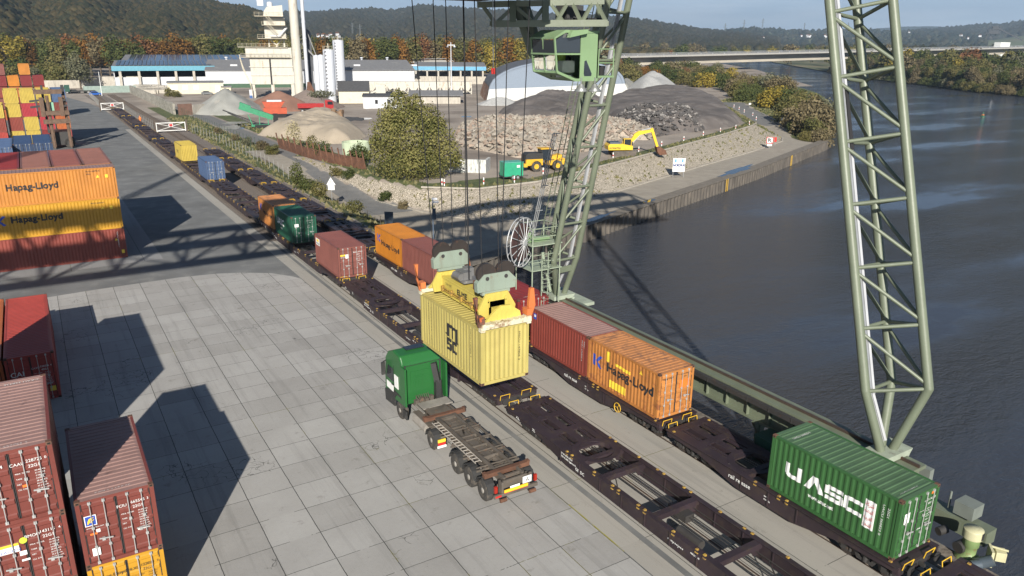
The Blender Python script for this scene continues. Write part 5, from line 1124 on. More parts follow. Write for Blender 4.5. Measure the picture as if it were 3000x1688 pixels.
for s in (-1, 1):
    b = MB(); n = 12; P = [(-.0+.32*math.cos(2*math.pi*i/n), .7+.32*math.sin(2*math.pi*i/n)) for i in range(n)]; b.prism([(s*.88+a, c) for a, c in P], -.75, .75, 'y'); b.build('fuel_tank', M_greydust, tr)
    add_wheel(tr, s*1.05, 2.3, s); add_wheel(tr, s*1.03, -1.6, s)
    b = MB(); pts = [(-1.6+.62*math.cos(a), .52+.62*math.sin(a)) for a in np.linspace(.1, math.pi-.1, 9)]; pin = [(-1.6+.57*math.cos(a), .52+.57*math.sin(a)) for a in np.linspace(math.pi-.1, .1, 9)]
    b.prism(pts+pin, s*1.05-.2, s*1.05+.2, 'x'); b.build('mudguard', M_plast, tr)
b = MB(); b.cb((-1.0, -2.42, .82), (.42, .06, .16)); b.build('warning_plate', M_txty, tr); b = MB(); b.cb((-1.0, -2.42, .65), (.42, .06, .12)); b.build('tail_light', M_red, tr)
b = MB(); b.cb((-1.0, -2.43, .5), (.5, .03, .12)); b.build('number_plate', M_white, tr)
tl = empty('semi_trailer', (16.15, 29.5, 0), 0, 'empty three-axle skeletal container trailer behind the green tractor unit', 'trailer')
b = MB()
for s in (-.48, .48): b.box((s-.07, -3.7, .98), (s+.07, 4.3, 1.02)); b.box((s-.012, -3.7, .98), (s+.012, 4.3, 1.28)); b.box((s-.07, -3.7, 1.28), (s+.07, 4.3, 1.32))
for y in (-3.4, -2.6, -1.5, -.4, .7, 1.8, 2.9, 4.0): b.box((-.48, y-.05, 1.05), (.48, y+.05, 1.26))
b.box((-.2, -1.4, 1.1), (.2, 1.7, 1.2)); [b.bar((-.48, yy, 1.1), (.48, yy+.5, 1.1), .06, .06) for yy in (-2.9, -1.9, -.8, .4, 1.4, 2.3)]; [b.box((sx-.03, -3.5, 1.12), (sx+.03, 3.2, 1.2)) for sx in (-.3, .3)]; [b.bar((-1.1, yy, 1.22), (1.1, yy, 1.22), .05, .06) for yy in (-2.2, -.9, .3, 1.5)]; b.box((-.6, 2.9, 1.24), (.6, 4.4, 1.3)); b.tube((-.3, -.3, 1.0), (-.3, .7, 1.0), .15, 10); b.tube((.25, -2.3, 1.0), (.25, -1.6, 1.0), .15, 10); b.bar((.3, 1.9, 1.15), (-.1, .8, 1.15), .1, .1)
b.build('frame', M_chas, tl)
for y in (3.25, -3.05): b = MB(); b.box((-1.2, y-.11, 1.18), (1.2, y+.11, 1.39)); b.cb((-1.15, y, 1.4), (.16, .2, .08)); b.cb((1.15, y, 1.4), (.16, .2, .08)); b.build('bolster', M_rust, tl)
b = MB(); b.box((-.9, 3.9, 1.27), (-.8, 5.0, 1.33)); b.box((-.7, 4.3, 1.26), (1.05, 5.1, 1.32)); b.build('gooseneck_plate', M_greydust, tl)
b = MB(); [b.bar((s*.62, 2.6, 1.1), (s*.62, -2.2, 1.1), .08, .12) for s in (-1, 1)]; [b.bar((-1.15, yy, 1.12), (1.15, yy, 1.12), .07, .09) for yy in (-2.3, -1.0, .3, 1.4, 2.5)]; b.bar((1.05, 2.5, 1.14), (1.05, -2.3, 1.14), .1, .07); b.cb((.8, 1.7, .95), (.4, .8, .35)); b.cb((.75, -.9, 1.0), (.25, .9, .25)); b.build('outriggers', M_chas, tl)
b = MB(); b.bar((-.98, 2.7, 1.3), (-.98, -1.9, 1.3), .035, .04); b.bar((-.66, 2.7, 1.3), (-.66, -1.9, 1.3), .035, .04)
for i in range(16): b.box((-.98, 2.55-i*.29, 1.29), (-.66, 2.59-i*.29, 1.32))
b.build('side_ladder', mat('ladder_dust', (.42, .38, .33), .7, .2), tl)
for y in (-.3, -1.65, -2.98):
    for s in (-1, 1):
        add_wheel(tl, s*1.05, y, s); b = MB(); an = np.linspace(.15, math.pi-.15, 9); pts = [(y+.63*math.cos(a), .54+.63*math.sin(a)) for a in an]+[(y+.58*math.cos(a), .54+.58*math.sin(a)) for a in an[::-1]]
        b.prism(pts, s*1.05-.2, s*1.05+.2, 'x'); b.build('mudguard', M_plast, tl)
    b = MB(); b.tube((-.9, y, .52), (.9, y, .52), .08, 8); b.build('axle', M_chas, tl)
b = MB(); b.box((-1.15, -3.95, .55), (1.15, -3.85, .72)); b.box((-.75, -3.9, .6), (-.65, -3.6, 1.25)); b.box((.65, -3.9, .6), (.75, -3.6, 1.25)); b.box((-.7, -3.8, .85), (.9, -3.72, 1.25)); b.build('rear_bumper', M_chas, tl)
b = MB(); b.box((-.65, -3.98, .73), (.6, -3.94, .87)); b.build('reflector_bar', mat('reflector_yellow', (.85, .5, .03), .4), tl)
b = MB(); b.box((-.65, -3.985, .71), (.6, -3.935, .735)); b.box((-1.1, -3.98, .6), (-.8, -3.94, .68)); b.build('red_marking', M_red, tl)
b = MB(); b.box((.32, -3.98, .92), (.78, -3.95, 1.25)); b.build('sign_plate', M_white, tl)
b = MB(); lettering(b, 'A', .34, (.44, -3.982, .96), (1, 0, 0), (0, 0, 1), 0); b.build('lettering', M_txtb, tl)
b = MB(); b.box((-.35, -3.99, .9), (.15, -3.96, 1.0)); b.build('number_plate', M_white, tl)
for s in (-1.05, 1.05): b = MB(); b.cb((s, -3.88, .98), (.14, .1, .32)); b.build('tail_light', mat('lamp_red', (.3, .02, .01), .3), tl)
b = MB()
for x in (-.75, .8): b.tube((x-.16, -4.05, .45), (x+.16, -4.05, .45), .09, 10)
b.build('buffer_roller', M_rust, tl)
cp.scale = (.82, .82, .82)
# ================================================================ INDUSTRIAL SITE BEHIND THE HARBOUR
def HT(x, y, v):                                   # height above (x,y) that stands at photo row v
    k = (844-v)/2242.7; a = x*u_.x+y*u_.y; c = x*f_.x+y*f_.y
    return CAMZ+(k*c-a)/(u_.z-k*f_.z)
def site(u, v, z=0.):
    x, y, _ = W(u, v, z); dep = x*f_.x+y*f_.y+(z-CAMZ)*f_.z; return x, y, -math.atan2(x, y), dep/2242.7
def bx(b, u0, u1, uc, mpp, y0, y1, z0, z1, m=0): b.box(((u0-uc)*mpp, y0, z0), ((u1-uc)*mpp, y1, z1), m)
M_sheet = mat('white_sheet_wall', (.52, .53, .55), .6, var=.06, spots=(.45, .44, .42), sp=(.6, .8), ss=.3, stretch=(1, 1, .2)); M_sky = mat('turquoise_fascia', (.10, .29, .38), .5, var=.08, spots=(.2, .35, .4), sp=(.6, .7), ss=.5)
M_roofg = mat('grey_roof', (.17, .17, .175), .85, var=.15, spots=(.23, .23, .22), ss=.2); M_pv = mat('solar_panel', (.015, .02, .045), .12, spec=.8, var=.2); M_creamw = mat('cream_render', (.62, .57, .42), .8, var=.06, spots=(.45, .4, .3), sp=(.62, .75), ss=.6)
M_concw = mat('weathered_concrete', (.40, .37, .32), .9, var=.15, spots=(.22, .20, .17), ss=.5, stretch=(1, 1, .4)); M_plant = mat('plant_white', (.48, .46, .40), .6, var=.06, spots=(.30, .20, .12), sp=(.56, .74), ss=.9, stretch=(1, 1, .25)); M_silo = mat('silo_grey', (.52, .54, .58), .45, .1, var=.05); M_shadeg = mat('dark_tower', (.06, .065, .075), .7)
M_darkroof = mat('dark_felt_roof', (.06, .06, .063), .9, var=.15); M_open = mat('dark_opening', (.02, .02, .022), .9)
# long open shed with turquoise fascia
x, y, rz, k = site(490, 256); t = empty('open_shed', (x, y, 0), rz, 'long open-fronted shed with turquoise fascia and solar panels on its roof', 'shed')
uc = 490; h1 = HT(x, y, 193); h2 = HT(x, y, 207); Wd = (625-354)*k
MB().box((-Wd/2, 0, 0), (Wd/2, .3, h2*.62)).box((-Wd/2, 28, 0), (Wd/2, 28.3, h1)).box((-Wd/2, 0, 0), (-Wd/2+.3, 28, h1)).build('wall', M_sheet, t)
MB().box((-Wd/2-.5, -1.6, h2), (Wd/2, -1.3, h1)).build('fascia', M_sky, t)
MB().prism([(-1.3, h1-.3), (-1.3, h1), (28, h1+1.6), (28, h1+1.3)], -Wd/2-.4, Wd/2, 'x').build('roof', M_roofg, t)
b = MB()
for i in range(22):
    for j in range(5): b.add([(-Wd/2+1+i*(Wd-2)/22, .5+j*5.2, h1+.25+.055*(.5+j*5.2)+.1), (-Wd/2+.7+(i+1)*(Wd-2)/22, .5+j*5.2, h1+.25+.055*(.5+j*5.2)+.1), (-Wd/2+.7+(i+1)*(Wd-2)/22, 5+j*5.2, h1+.25+.055*(5+j*5.2)+.1), (-Wd/2+1+i*(Wd-2)/22, 5+j*5.2, h1+.25+.055*(5+j*5.2)+.1)], [(0, 1, 2, 3)])
b.build('solar_panels', M_pv, t)
for i in range(6): MB().box((-Wd/2+2+i*(Wd-4)/5, -1.2, 0), (-Wd/2+3+i*(Wd-4)/5, -.4, h2)).build('column', M_concw, t)
MB().box((-Wd/2+.3, 8, h2*.5), (Wd/2-.3, 8.2, h2)).build('shade_panel', M_open, t)  # near-black sheet painted in for the shade under the shed roof
# second tier behind
x, y, rz, k = site(560, 243); t = empty('warehouse', (x, y, 0), rz, 'long low warehouse with white and turquoise edge behind the open shed', 'warehouse'); Wd = (741-382)*k; h = HT(x, y, 184)
MB().box((-Wd/2, 0, 0), (Wd/2, 40, h)).build('wall', M_sheet, t); MB().box((-Wd/2-.2, -.3, h-1.2), (-Wd/2+8, .0, h+.7)).build('fascia', M_sky, t)
MB().prism([(-.5, h+.1), (-.5, h+.6), (40, h+3), (40, h+.1)], -Wd/2, Wd/2, 'x').build('roof', M_roofg, t)
b = MB()
for i in range(18): b.add([(-Wd/2+3+i*(Wd-6)/18, 1, h+.85), (-Wd/2+2.4+(i+1)*(Wd-6)/18, 1, h+.85), (-Wd/2+2.4+(i+1)*(Wd-6)/18, 38, h+3.05), (-Wd/2+3+i*(Wd-6)/18, 38, h+3.05)], [(0, 1, 2, 3)])
b.build('solar_panels', M_pv, t)
# white hall
x, y, rz, k = site(922, 255); t = empty('white_hall', (x, y, 0), rz+R(3), 'long white industrial hall with grey roof behind the asphalt plant', 'hall'); Wd = (1217-627)*k; h = HT(x, y, 207)
b = MB().box((-Wd/2, 0, 0), (Wd/2, 45, h)); [b.box((-Wd/2+i*Wd/14-.08, -.1, 0), (-Wd/2+i*Wd/14+.08, 0, h)) for i in range(15)]; b.build('wall', M_sheet, t)
b = MB().prism([(-.6, h), (-.6, h+.25), (22, h+4.2), (44.5, h+.25), (44.5, h)], -Wd/2-.3, Wd/2+.3, 'x'); b.build('roof', M_roofg, t)
for i in range(7): MB().lathe([(.5, 0), (.5, .7), (.8, .8), (.8, 1.2), (.1, 1.3)], (-Wd/2+8+i*Wd/7.4, 22, h+4.1), 10).build('roof_vent', M_silo, t)
b = MB(); [b.box((-Wd/2+10+i*9, 8, h+1.75), (-Wd/2+13+i*9, 11, h+2.4)) for i in range(0, 12, 3)]; b.build('skylight', M_sheet, t)
MB().box((-Wd/2+1, -1.5, 0), (Wd*.02, -1.35, 1.7)).build('green_fence', mat('green_mesh', (.05, .10, .06), .8), t)
# right blue shed
x, y, rz, k = site(1318, 246); t = empty('open_shed', (x, y, 0), rz, 'open shed with bright blue fascia between the white hall and the round-roofed hall', 'shed'); Wd = (1424-1212)*k; h1 = HT(x, y, 195); h2 = HT(x, y, 206)
MB().box((-Wd/2, 0, 0), (Wd/2, .4, h2*.55)).box((-Wd/2, 25, 0), (Wd/2, 25.3, h2*.8)).build('wall', M_concw, t); MB().box((-Wd/2, -1.5, h2), (Wd/2, -1.2, h1)).build('fascia', mat('blue_fascia', (.10, .30, .46), .5), t)
MB().prism([(-1.5, h1), (-1.5, h1+.25), (25, h1+1.5), (25, h1+1.2)], -Wd/2, Wd/2, 'x').build('roof', M_roofg, t)
for i in range(7): MB().box((-Wd/2+1+i*(Wd-3)/6, -1, 0), (-Wd/2+1.8+i*(Wd-3)/6, -.3, h2)).build('column', M_concw, t)
# round-roofed hall
x0, y0, _ = W(1430, 299); x1, y1, _ = W(1833, 277); Wd = math.hypot(x1-x0, y1-y0); rz = math.atan2(y1-y0, x1-x0); xm, ym = (x0+x1)/2, (y0+y1)/2
hT = HT(xm, ym, 176); hw = HT(x0, y0, 262)
t = empty('round_hall', (x0, y0, 0), rz, 'large barrel-roofed hall with blue-grey gable, white base wall and rusty flank', 'hall')
def arch(inset, n=20):
    c = Wd/2; out = []
    for i in range(n+1):
        a = math.pi*(1-i/n); xx = c+(c-inset)*math.cos(a)*(.985 if 0 < i < n else 1); zz = hw*.75+(hT-hw*.75-inset*.4)*abs(math.sin(a))**.78; out.append((xx, zz))
    return out
dv = Vector((math.cos(R(63)-rz), math.sin(R(63)-rz)))*42; n = 21; ar = arch(0)
b = MB(); vs = [(p[0], 0, p[1]) for p in ar]+[(p[0]+dv.x, dv.y, p[1]) for p in ar]; b.add(vs, [(i, i+1, n+i+1, n+i) for i in range(n-1)]); b.build('roof', mat('dark_curved_roof', (.10, .10, .105), .6, var=.2, stretch=(1, .1, 1)), t)
b = MB(); P = [(c, .4, z) for c, z in arch(1.0)]; b.add(P, [tuple(range(n))]); P2 = [(c, .2, z) for c, z in ar]; P3 = [(c, .2, z) for c, z in arch(1.6)]; b.add(P2+P3, [(i, i+1, n+i+1, n+i) for i in range(n-1)]); b.build('gable', mat('blue_grey_panel', (.27, .32, .39), .55, var=.04), t)
b = MB(); b.add([(-1.6, -.9, 0), (Wd+1.6, -.9, 0), (Wd-.6, .1, hw), (.6, .1, hw)], [(0, 1, 2, 3)]); b.build('base_wall', mat('white_render', (.62, .62, .6), .7, var=.04), t)
b = MB(); b.add([(-1.6, -.9, 0), (.4, 0, hw*1.2), (.4+dv.x, dv.y, hw*1.2), (-1.6+dv.x, dv.y, 0)], [(0, 1, 2, 3)]); b.build('flank_wall', mat('rusty_concrete', (.24, .12, .07), .9, var=.3, spots=(.5, .45, .4), sp=(.55, .65), ss=.4), t)
# asphalt plant tower
x, y, rz, k = site(805, 287); uc = 805
t = empty('asphalt_plant', (x, y, 0), rz, 'tall cream-white asphalt mixing tower with chimney, galleries and stairs', 'plant tower')
def X_(u): return (u-uc)*k
def Zv(v): return HT(x, y, v)
xl, xr = X_(745), X_(862)
b = MB(); b.box((xl, 0, Zv(247)), (xr, 9, Zv(170))); b.box((xl-1.2, -.6, Zv(170)), (xr, 9.4, Zv(140)));
for v in (222, 197, 172): b.box((xl-.4, -.25, Zv(v)), (xr+.2, 0, Zv(v-2.5)))
b.build('bin_block', M_plant, t)
MB().box((X_(800)-.25, -.3, Zv(247)), (X_(800)+.25, -.02, Zv(173))).build('seam', M_open, t)
b = MB()
for u in (748, 802, 858): b.box((X_(u)-.5, .2, 0), (X_(u)+.6, 1.2, Zv(247))); b.box((X_(u)-.5, 7.6, 0), (X_(u)+.6, 8.6, Zv(247)))
b.build('support_leg', M_plant, t)
b = MB(); b.box((X_(792), 1.5, Zv(116)), (X_(850), 8, Zv(52)-.0)); b.box((X_(800), 1.6, Zv(138)), (X_(804), 2.2, Zv(116))); b.box((X_(842), 1.6, Zv(138)), (X_(846), 2.2, Zv(116)))
b.prism([(X_(792), Zv(48)), (X_(846), Zv(48)), (X_(846), Zv(14)), (X_(803), Zv(20)), (X_(794), Zv(34))], 1.2, 8, 'y'); b.bar((X_(806), 1.8, Zv(116)), (X_(822), 1.8, Zv(132)), .4, .4); b.bar((X_(838), 1.8, Zv(116)), (X_(822), 1.8, Zv(132)), .4, .4); b.box((X_(820), 1.5, Zv(170)), (X_(825), 2.2, Zv(130)))
b.build('screen_tower', M_plant, t)
b = MB(); b.tube((X_(854), .8, Zv(80)), (X_(832), .8, Zv(106)), .45, 10); b.tube((X_(832), .8, Zv(106)), (X_(808), .8, Zv(106)), .45, 10); b.box((X_(778), 1, Zv(17)), (X_(795), 2, 44)); b.lathe([(1.0, 0), (1.0, 1.2), (.6, 1.6)], (X_(812), 4, Zv(18)), 12); b.build('duct', M_sheet, t)
def gallery(v, ua, ub, y0=-1.3, y1=9.8):
    g = MB(); z = Zv(v); g.box((X_(ua), y0, z-.18), (X_(ub), y1, z))
    nn = max(2, int((X_(ub)-X_(ua))/1.5))
    for i in range(nn+1): xx = X_(ua)+(X_(ub)-X_(ua))*i/nn; g.tube((xx, y0, z), (xx, y0, z+1.15), .05, 5)
    for h in (.6, 1.15): g.tube((X_(ua), y0, z+h), (X_(ub), y0, z+h), .05, 5); g.tube((X_(ua), y0, z+h), (X_(ua), y1, z+h), .05, 5)
    g.build('gallery', M_steelcream, t)
M_steelcream = mat('cream_steel', (.42, .38, .29), .6, .2, var=.2)
for a in ((137.7, 716, 852), (167, 722, 856), (47, 768, 846), (73, 786, 850), (112, 772, 852)): gallery(*a)
b = MB()
for (ua, va, ub, vb) in ((798, 48, 818, 74), (800, 75, 826, 103), (718, 168, 724, 200), (724, 200, 732, 225), (732, 225, 742, 250), (742, 250, 745, 285)):
    for dz in (0, 1.0): b.bar((X_(ua), -1.0, Zv(va)+dz), (X_(ub), -1.0, Zv(vb)+dz), .1, .22)
b.build('stairs', M_steelcream, t)
b = MB(); b.tube((X_(876), -1, 0), (X_(876)-.1, -1, Zv(-25)), 13*k, 22, r2=12*k); b.build('chimney', M_plant, t)
b = MB(); b.tube((X_(901), -.5, 0), (X_(901), -.5, Zv(-15)), 5.2*k, 12); [b.tube((X_(901), -.5, Zv(v)), (X_(901), -.5, Zv(v)+.3), 6*k, 12) for v in (270, 180, 113, 65)]; b.build('flue_pipe', M_silo, t)
b = MB(); b.bar((X_(880), 3, Zv(8)), (X_(893), 3, Zv(34)), .3, .3); b.bar((X_(893), 3, Zv(34)), (X_(932), 3, Zv(162)), .3, .3); b.bar((X_(889), 2, Zv(121)), (X_(925), 2, Zv(165)), .55, .55); b.build('conveyor_pipe', mat('pipe_dark', (.2, .2, .2), .5), t)
b = MB(); b.box((X_(902), 4, 0), (X_(921), 8, Zv(110))); b.lathe([(1.1, 0), (1.1, 2.2), (.3, 3)], (X_(911), 6, Zv(110)), 12); b.build('elevator_shaft', M_shadeg, t)
b = MB(); b.prism([(X_(893), .1), (X_(900), Zv(240)), (X_(908), Zv(240)), (X_(926), .1)], -2.5, -1.5, 'y'); b.build('rusty_chute', M_rust, t)
MB().box((X_(736), -.8, .3), (X_(746), .2, Zv(262))).box((X_(736), -.85, .0), (X_(746), .2, 1.0), 1).build('control_cabin', [M_silo, mat('cabin_blue', (.03, .09, .25), .5)], t)
for u, r, vt, vb, lbl in ((927, 9.5, 166, 297, 'slim pale silo nearest the asphalt tower'), (940, 9, 165, 300, 'slim pale silo squeezed between its slim twin and the ladder silo'), (963, 15.5, 148, 303, 'middle-height pale grey silo with a ladder and railing on top'), (990, 15.5, 120, 262, 'tallest pale grey silo, behind the one with the ladder')):
    sx, sy, srz, sk = site(u+8, vb); h = HT(sx, sy, vt); tt = empty('silo', (sx, sy, 0), srz, lbl, 'silo', 'storage silos beside the asphalt tower')
    MB().lathe([(r*sk, 0), (r*sk, h), (r*sk*.9, h+.3), (.1, h+.6)], n=24).build('shell', M_silo, tt)
    b = MB()
    if r > 12:
        for i in range(14): a = 2*math.pi*i/14; b.tube((math.cos(a)*r*sk*.95, math.sin(a)*r*sk*.95, h), (math.cos(a)*r*sk*.95, math.sin(a)*r*sk*.95, h+1.4), .05, 5); a2 = 2*math.pi*(i+1)/14; b.tube((math.cos(a)*r*sk*.95, math.sin(a)*r*sk*.95, h+1.3), (math.cos(a2)*r*sk*.95, math.sin(a2)*r*sk*.95, h+1.3), .05, 5)
        b.tube((0, 0, h), (0, 0, h+2.2), .2, 6); b.build('railing', M_steelcream, tt)
    b = MB(); xx = -r*sk*.55; yy = -r*sk*.86
    if r < 12: continue
    for s in (-.3, .3): b.tube((xx+s, yy, 1), (xx+s, yy, h), .06, 5)
    for i in range(int(h/1.2)): b.bar((xx-.35, yy-.25, 1+i*1.2), (xx+.35, yy-.25, 1+i*1.2), .08, .4)
    b.build('ladder', mat('ladder_grey', (.15, .15, .16), .5), tt)
# smaller buildings
def house(name, u0, u1, vb, vt, dep, wallm, roofm, label, cat, wins=(), gable=0., door=None, over=.3):
    uc = (u0+u1)/2; x, y, rz, k = site(uc, vb); h = HT(x, y, vt); w_ = (u1-u0)*k; t = empty(name, (x, y, 0), rz, label, cat)
    MB().box((-w_/2, 0, 0), (w_/2, dep, h)).build('wall', wallm, t)
    if gable: b = MB().prism([(-over, h), (-over, h+.2), (dep/2, h+gable), (dep+over, h+.2), (dep+over, h)], -w_/2-over, w_/2+over, 'x')
    else: b = MB().box((-w_/2-over, -over, h), (w_/2+over, dep+over, h+.35))
    b.build('roof', roofm, t)
    for a, c, m_ in wins: q = MB().box(((a-uc)*k, -.06, h*.4), ((c-uc)*k, -.01, h*.75)); q.build('window', m_, t)
    if door: MB().box(((door[0]-uc)*k, -.06, 0), ((door[1]-uc)*k, -.01, h*.75)).build('door', M_white, t)
    return t
house('office_building', 500, 652, 275, 243, 10, M_creamw, M_roofg, 'long single-storey cream building with dark flat roof', 'building', ((508, 527, M_white), (540, 554, M_white), (570, 583, M_white)), door=(629, 640))
house('garage', 652, 677, 275, 256, 7, M_creamw, M_roofg, 'small open garage at the right end of the cream building', 'garage', ((655, 672, M_open),))
house('brick_shed', 995, 1082, 303, 268, 10, M_creamw, M_darkroof, 'cream shed with a dark pitched roof in front of the tall silos', 'shed', gable=3.2)
house('workshop', 1066, 1180, 318, 284, 12, M_sheet, M_darkroof, 'white flat-roofed workshop partly behind the big willow', 'building', ((1100, 1108, M_open), (1135, 1145, M_open)), door=(1072, 1079))
house('open_store', 1206, 1349, 304, 281, 12, M_concw, M_roofg, 'low store with a grey sloping roof left of the round-roofed hall', 'shed', gable=1.5, over=1)
# feed hoppers
x, y, rz, k = site(1225, 276); h = HT(x, y, 240); t0 = None; wb = 30.5*k
for i in range(10):
    u = 1088+i*31; px, py, _ = W(u, 276)
    if t0 is None:
        t0 = empty('feed_hopper', (px, py, 0), rz, 'white feed hopper in the long row of ten before the white hall', 'hopper', 'row of feed hoppers')
        MB().prism([(-wb/2, h), (wb/2, h), (wb/2-.1, h*.62), (wb*.2, h*.28), (-wb*.2, h*.28), (-wb/2+.1, h*.62)], 0, 3.6, 'y').build('bin', M_plant, t0)
        b = MB()
        for s in (-1, 1): b.bar((s*wb/2*.96, 0, 0), (s*wb/2*.96, 0, h*.7), .3, .3); b.bar((s*wb/2*.96, 3.4, 0), (s*wb/2*.96, 3.4, h*.7), .3, .3); b.bar((s*wb/2, 0, .1), (0, 0, h*.35), .2, .2)
        b.box((-wb/2, .6, .7), (wb/2, 2.4, 1.0)); b.build('stand', M_plant, t0)
    else: c = copy_tree(t0); c.location = (px, py, 0)
b = MB(); xx, yy, rr, kk = site(1130, 279); b.bar((-6, 0, .5), (2.5, 0, 4.8), 1.0, .5); b.box((-3.5, -2, .5), (0, 0, 4.2)); thing(b, 'feeder_conveyor', M_plant, 'cream inclined conveyor at the left end of the hopper row', 'conveyor', loc=(xx, yy, 0), rz=rr)
x, y, rz, k = site(1323, 277); h = HT(x, y, 124); t = empty('light_mast', (x, y, 0), rz, 'tall slim floodlight mast beside the hopper row', 'light mast')
MB().tube((0, 0, 0), (0, 0, h), .3, 8, r2=.14).build('pole', M_sheet, t); MB().box((-1.6, -.2, h-1.2), (1.6, .2, h-.9)).build('crossarm', M_sheet, t)
for s in (-1.4, 1.4): MB().lathe([(.15, .3), (.55, -.3)], (s, 0, h-1.5), 10).build('lamp', M_silo, t)
# ---- piles
def mound(name, pts, hgt, m, label, cat, seed=0, rough=.25, res=44, power=1.0, ridge=None):
    """heap from a plan outline; height grows from the outline inwards at the angle of repose up to hgt"""
    xs = [p[0] for p in pts]; ys = [p[1] for p in pts]; X, Y = np.meshgrid(np.linspace(min(xs), max(xs), res), np.linspace(min(ys), max(ys), res)); px = X.ravel(); py = Y.ravel()
    ins = pip(px, py, pts); d = dline(px, py, pts, True)*ins; rnd = np.random.default_rng(seed)
    nz = np.zeros(px.shape)
    for o in range(5):
        f = .12*2**o; a = rnd.uniform(0, 6.28, 6); th = rnd.uniform(0, 6.28, 6)
        for q in range(6): nz += np.sin(f*(px*math.cos(th[q])+py*math.sin(th[q]))*2+a[q])/(6*1.6**o)
    dm = d.max(); top_ = hgt*(1+rough*nz*1.3); sl_ = d*.66*(1+.1*nz); zz = np.where(power < .99, -np.log(np.exp(-2*sl_/np.maximum(top_, .5))+np.exp(-2))/2*top_*1.0, hgt*np.clip(d/dm, 0, 1)*(1+rough*nz)); zz = np.where(power < .99, np.maximum(0, zz*1.6*np.clip(d/1.5, 0, 1)), zz)
    zz = np.where(ins, np.maximum(zz, .0)+.02, -.6)
    vs = np.stack([px, py, zz], 1); cx, cy = float(np.mean(xs)), float(np.mean(ys)); vs[:, 0] -= cx; vs[:, 1] -= cy
    b = MB(); idx = np.arange(res*res).reshape(res, res); q = np.stack([idx[:-1, :-1].ravel(), idx[:-1, 1:].ravel(), idx[1:, 1:].ravel(), idx[1:, :-1].ravel()], 1); q = q[ins[q].any(1)]
    b.add(vs.tolist(), q.tolist(), 0, True); o = b.build(name, m, None, (cx, cy, 0))
    return tag(o, label, cat)
def WP(*uv): return [W(u, v)[:2] for u, v in uv]
def ellip(uc, vc, a, c, rot=0, n=22, seed=1):
    x, y, _ = W(uc, vc); rnd = random.Random(seed); return [(x+a*r*math.cos(t)*math.cos(rot)-c*r*math.sin(t)*math.sin(rot), y+a*r*math.cos(t)*math.sin(rot)+c*r*math.sin(t)*math.cos(rot)) for t, r in ((2*math.pi*i/n, 1+rnd.uniform(-.08, .08)) for i in range(n))]
M_sand = mat('pale_sand', (.35, .295, .225), .95, var=.12, vs=.2, spots=(.30, .24, .17), sp=(.6, .75), ss=.35, bump=.6, bs=3); M_dgravel = mat('dark_gravel', (.115, .10, .092), .95, var=.35, vs=.12, spots=(.19, .17, .155), sp=(.5, .7), ss=.25, bump=.8, bs=4)
M_ggravel = mat('grey_gravel', (.27, .27, .25), .95, var=.2, vs=.2, spots=(.35, .33, .29), ss=.3, bump=.6, bs=4); M_rgravel = mat('red_gravel', (.22, .12, .085), .95, var=.2, vs=.2, bump=.6, bs=4); M_bgravel = mat('brown_gravel', (.21, .165, .14), .95, var=.2, bump=.6, bs=4); M_lgrey = mat('light_grey_gravel', (.37, .37, .36), .95, var=.15, bump=.4, bs=3)
x, y, _ = W(915, 388); hs = HT(*W(905, 372)[:2], 326)
mound('sand_pile', WP((748, 396), (800, 372), (870, 350), (960, 338), (1010, 345), (1050, 372), (1080, 398), (1040, 420), (960, 423), (880, 412), (810, 405)), hs*.56, M_sand, 'big pale sand heap with an eroded brown cliff behind the rusty fence', 'sand heap', 3, .34, 80, .75)
b = MB(); rnd = random.Random(4)
for i in range(26): x, y, _ = W(988+rnd.uniform(-10, 16), 366+rnd.uniform(-4, 4)); b.cb((x, y, hs*.66+rnd.uniform(-1.2, .6)), (rnd.uniform(.4, 1.2), rnd.uniform(.4, 1.2), rnd.uniform(.6, 1.8)), rz=rnd.uniform(0, 3), rx=rnd.uniform(-.3, .3))
thing(b, 'sandstone_chunks', mat('brown_chunk', (.20, .13, .08), .95, var=.3), 'broken brown chunks along the cliff of the sand heap', 'rubble')['kind'] = 'stuff'
mound('gravel_pile', ellip(668, 328, 11, 11, 0, seed=2), 6.6, M_ggravel, 'pale grey-green gravel cone behind the green screening machine', 'gravel heap', 5, .08, power=1)
mound('gravel_pile', ellip(822, 318, 12, 12, 0, seed=3), 5.2, M_rgravel, 'reddish gravel cone in front of the asphalt tower', 'gravel heap', 6, .08)
mound('gravel_pile', ellip(905, 313, 11, 14, 0, seed=4), 5.2, M_bgravel, 'brown gravel cone below the slim silos', 'gravel heap', 7, .08)
mound('gravel_pile', ellip(1450, 362, 9, 9, 0, seed=9), 2.2, M_sand, 'small pale sand cone left of the dark gravel', 'sand heap', 8, .1)
mound('gravel_pile', ellip(1460, 306, 8, 6, 0, seed=9), 2.4, M_lgrey, 'small pale heap against the round hall base wall', 'gravel heap', 18, .1)
mound('dark_gravel_pile', WP((1455, 330), (1500, 308), (1560, 290), (1680, 286), (1760, 292), (1800, 310), (1790, 345), (1700, 362), (1560, 358), (1480, 345)), 1.8, M_dgravel, 'dark gravel ridge in front of the round-roofed hall', 'gravel heap', 11, .35, 60, .7)
mound('dark_gravel_pile', WP((1760, 300), (1820, 276), (1960, 262), (2060, 272), (2120, 300), (2150, 330), (2180, 352), (2150, 372), (2050, 384), (1930, 392), (1820, 372), (1760, 340)), 1.6, M_dgravel, 'largest dark gravel ridge beyond the excavator', 'gravel heap', 12, .28, 80, .55)
mound('light_gravel_pile', WP((1830, 262), (1850, 246), (1900, 240), (1960, 246), (1990, 256), (1960, 266), (1880, 272)), 3.9, M_lgrey, 'light grey gravel ridge right of the round-roofed hall', 'gravel heap', 14, .35, 40, .7)
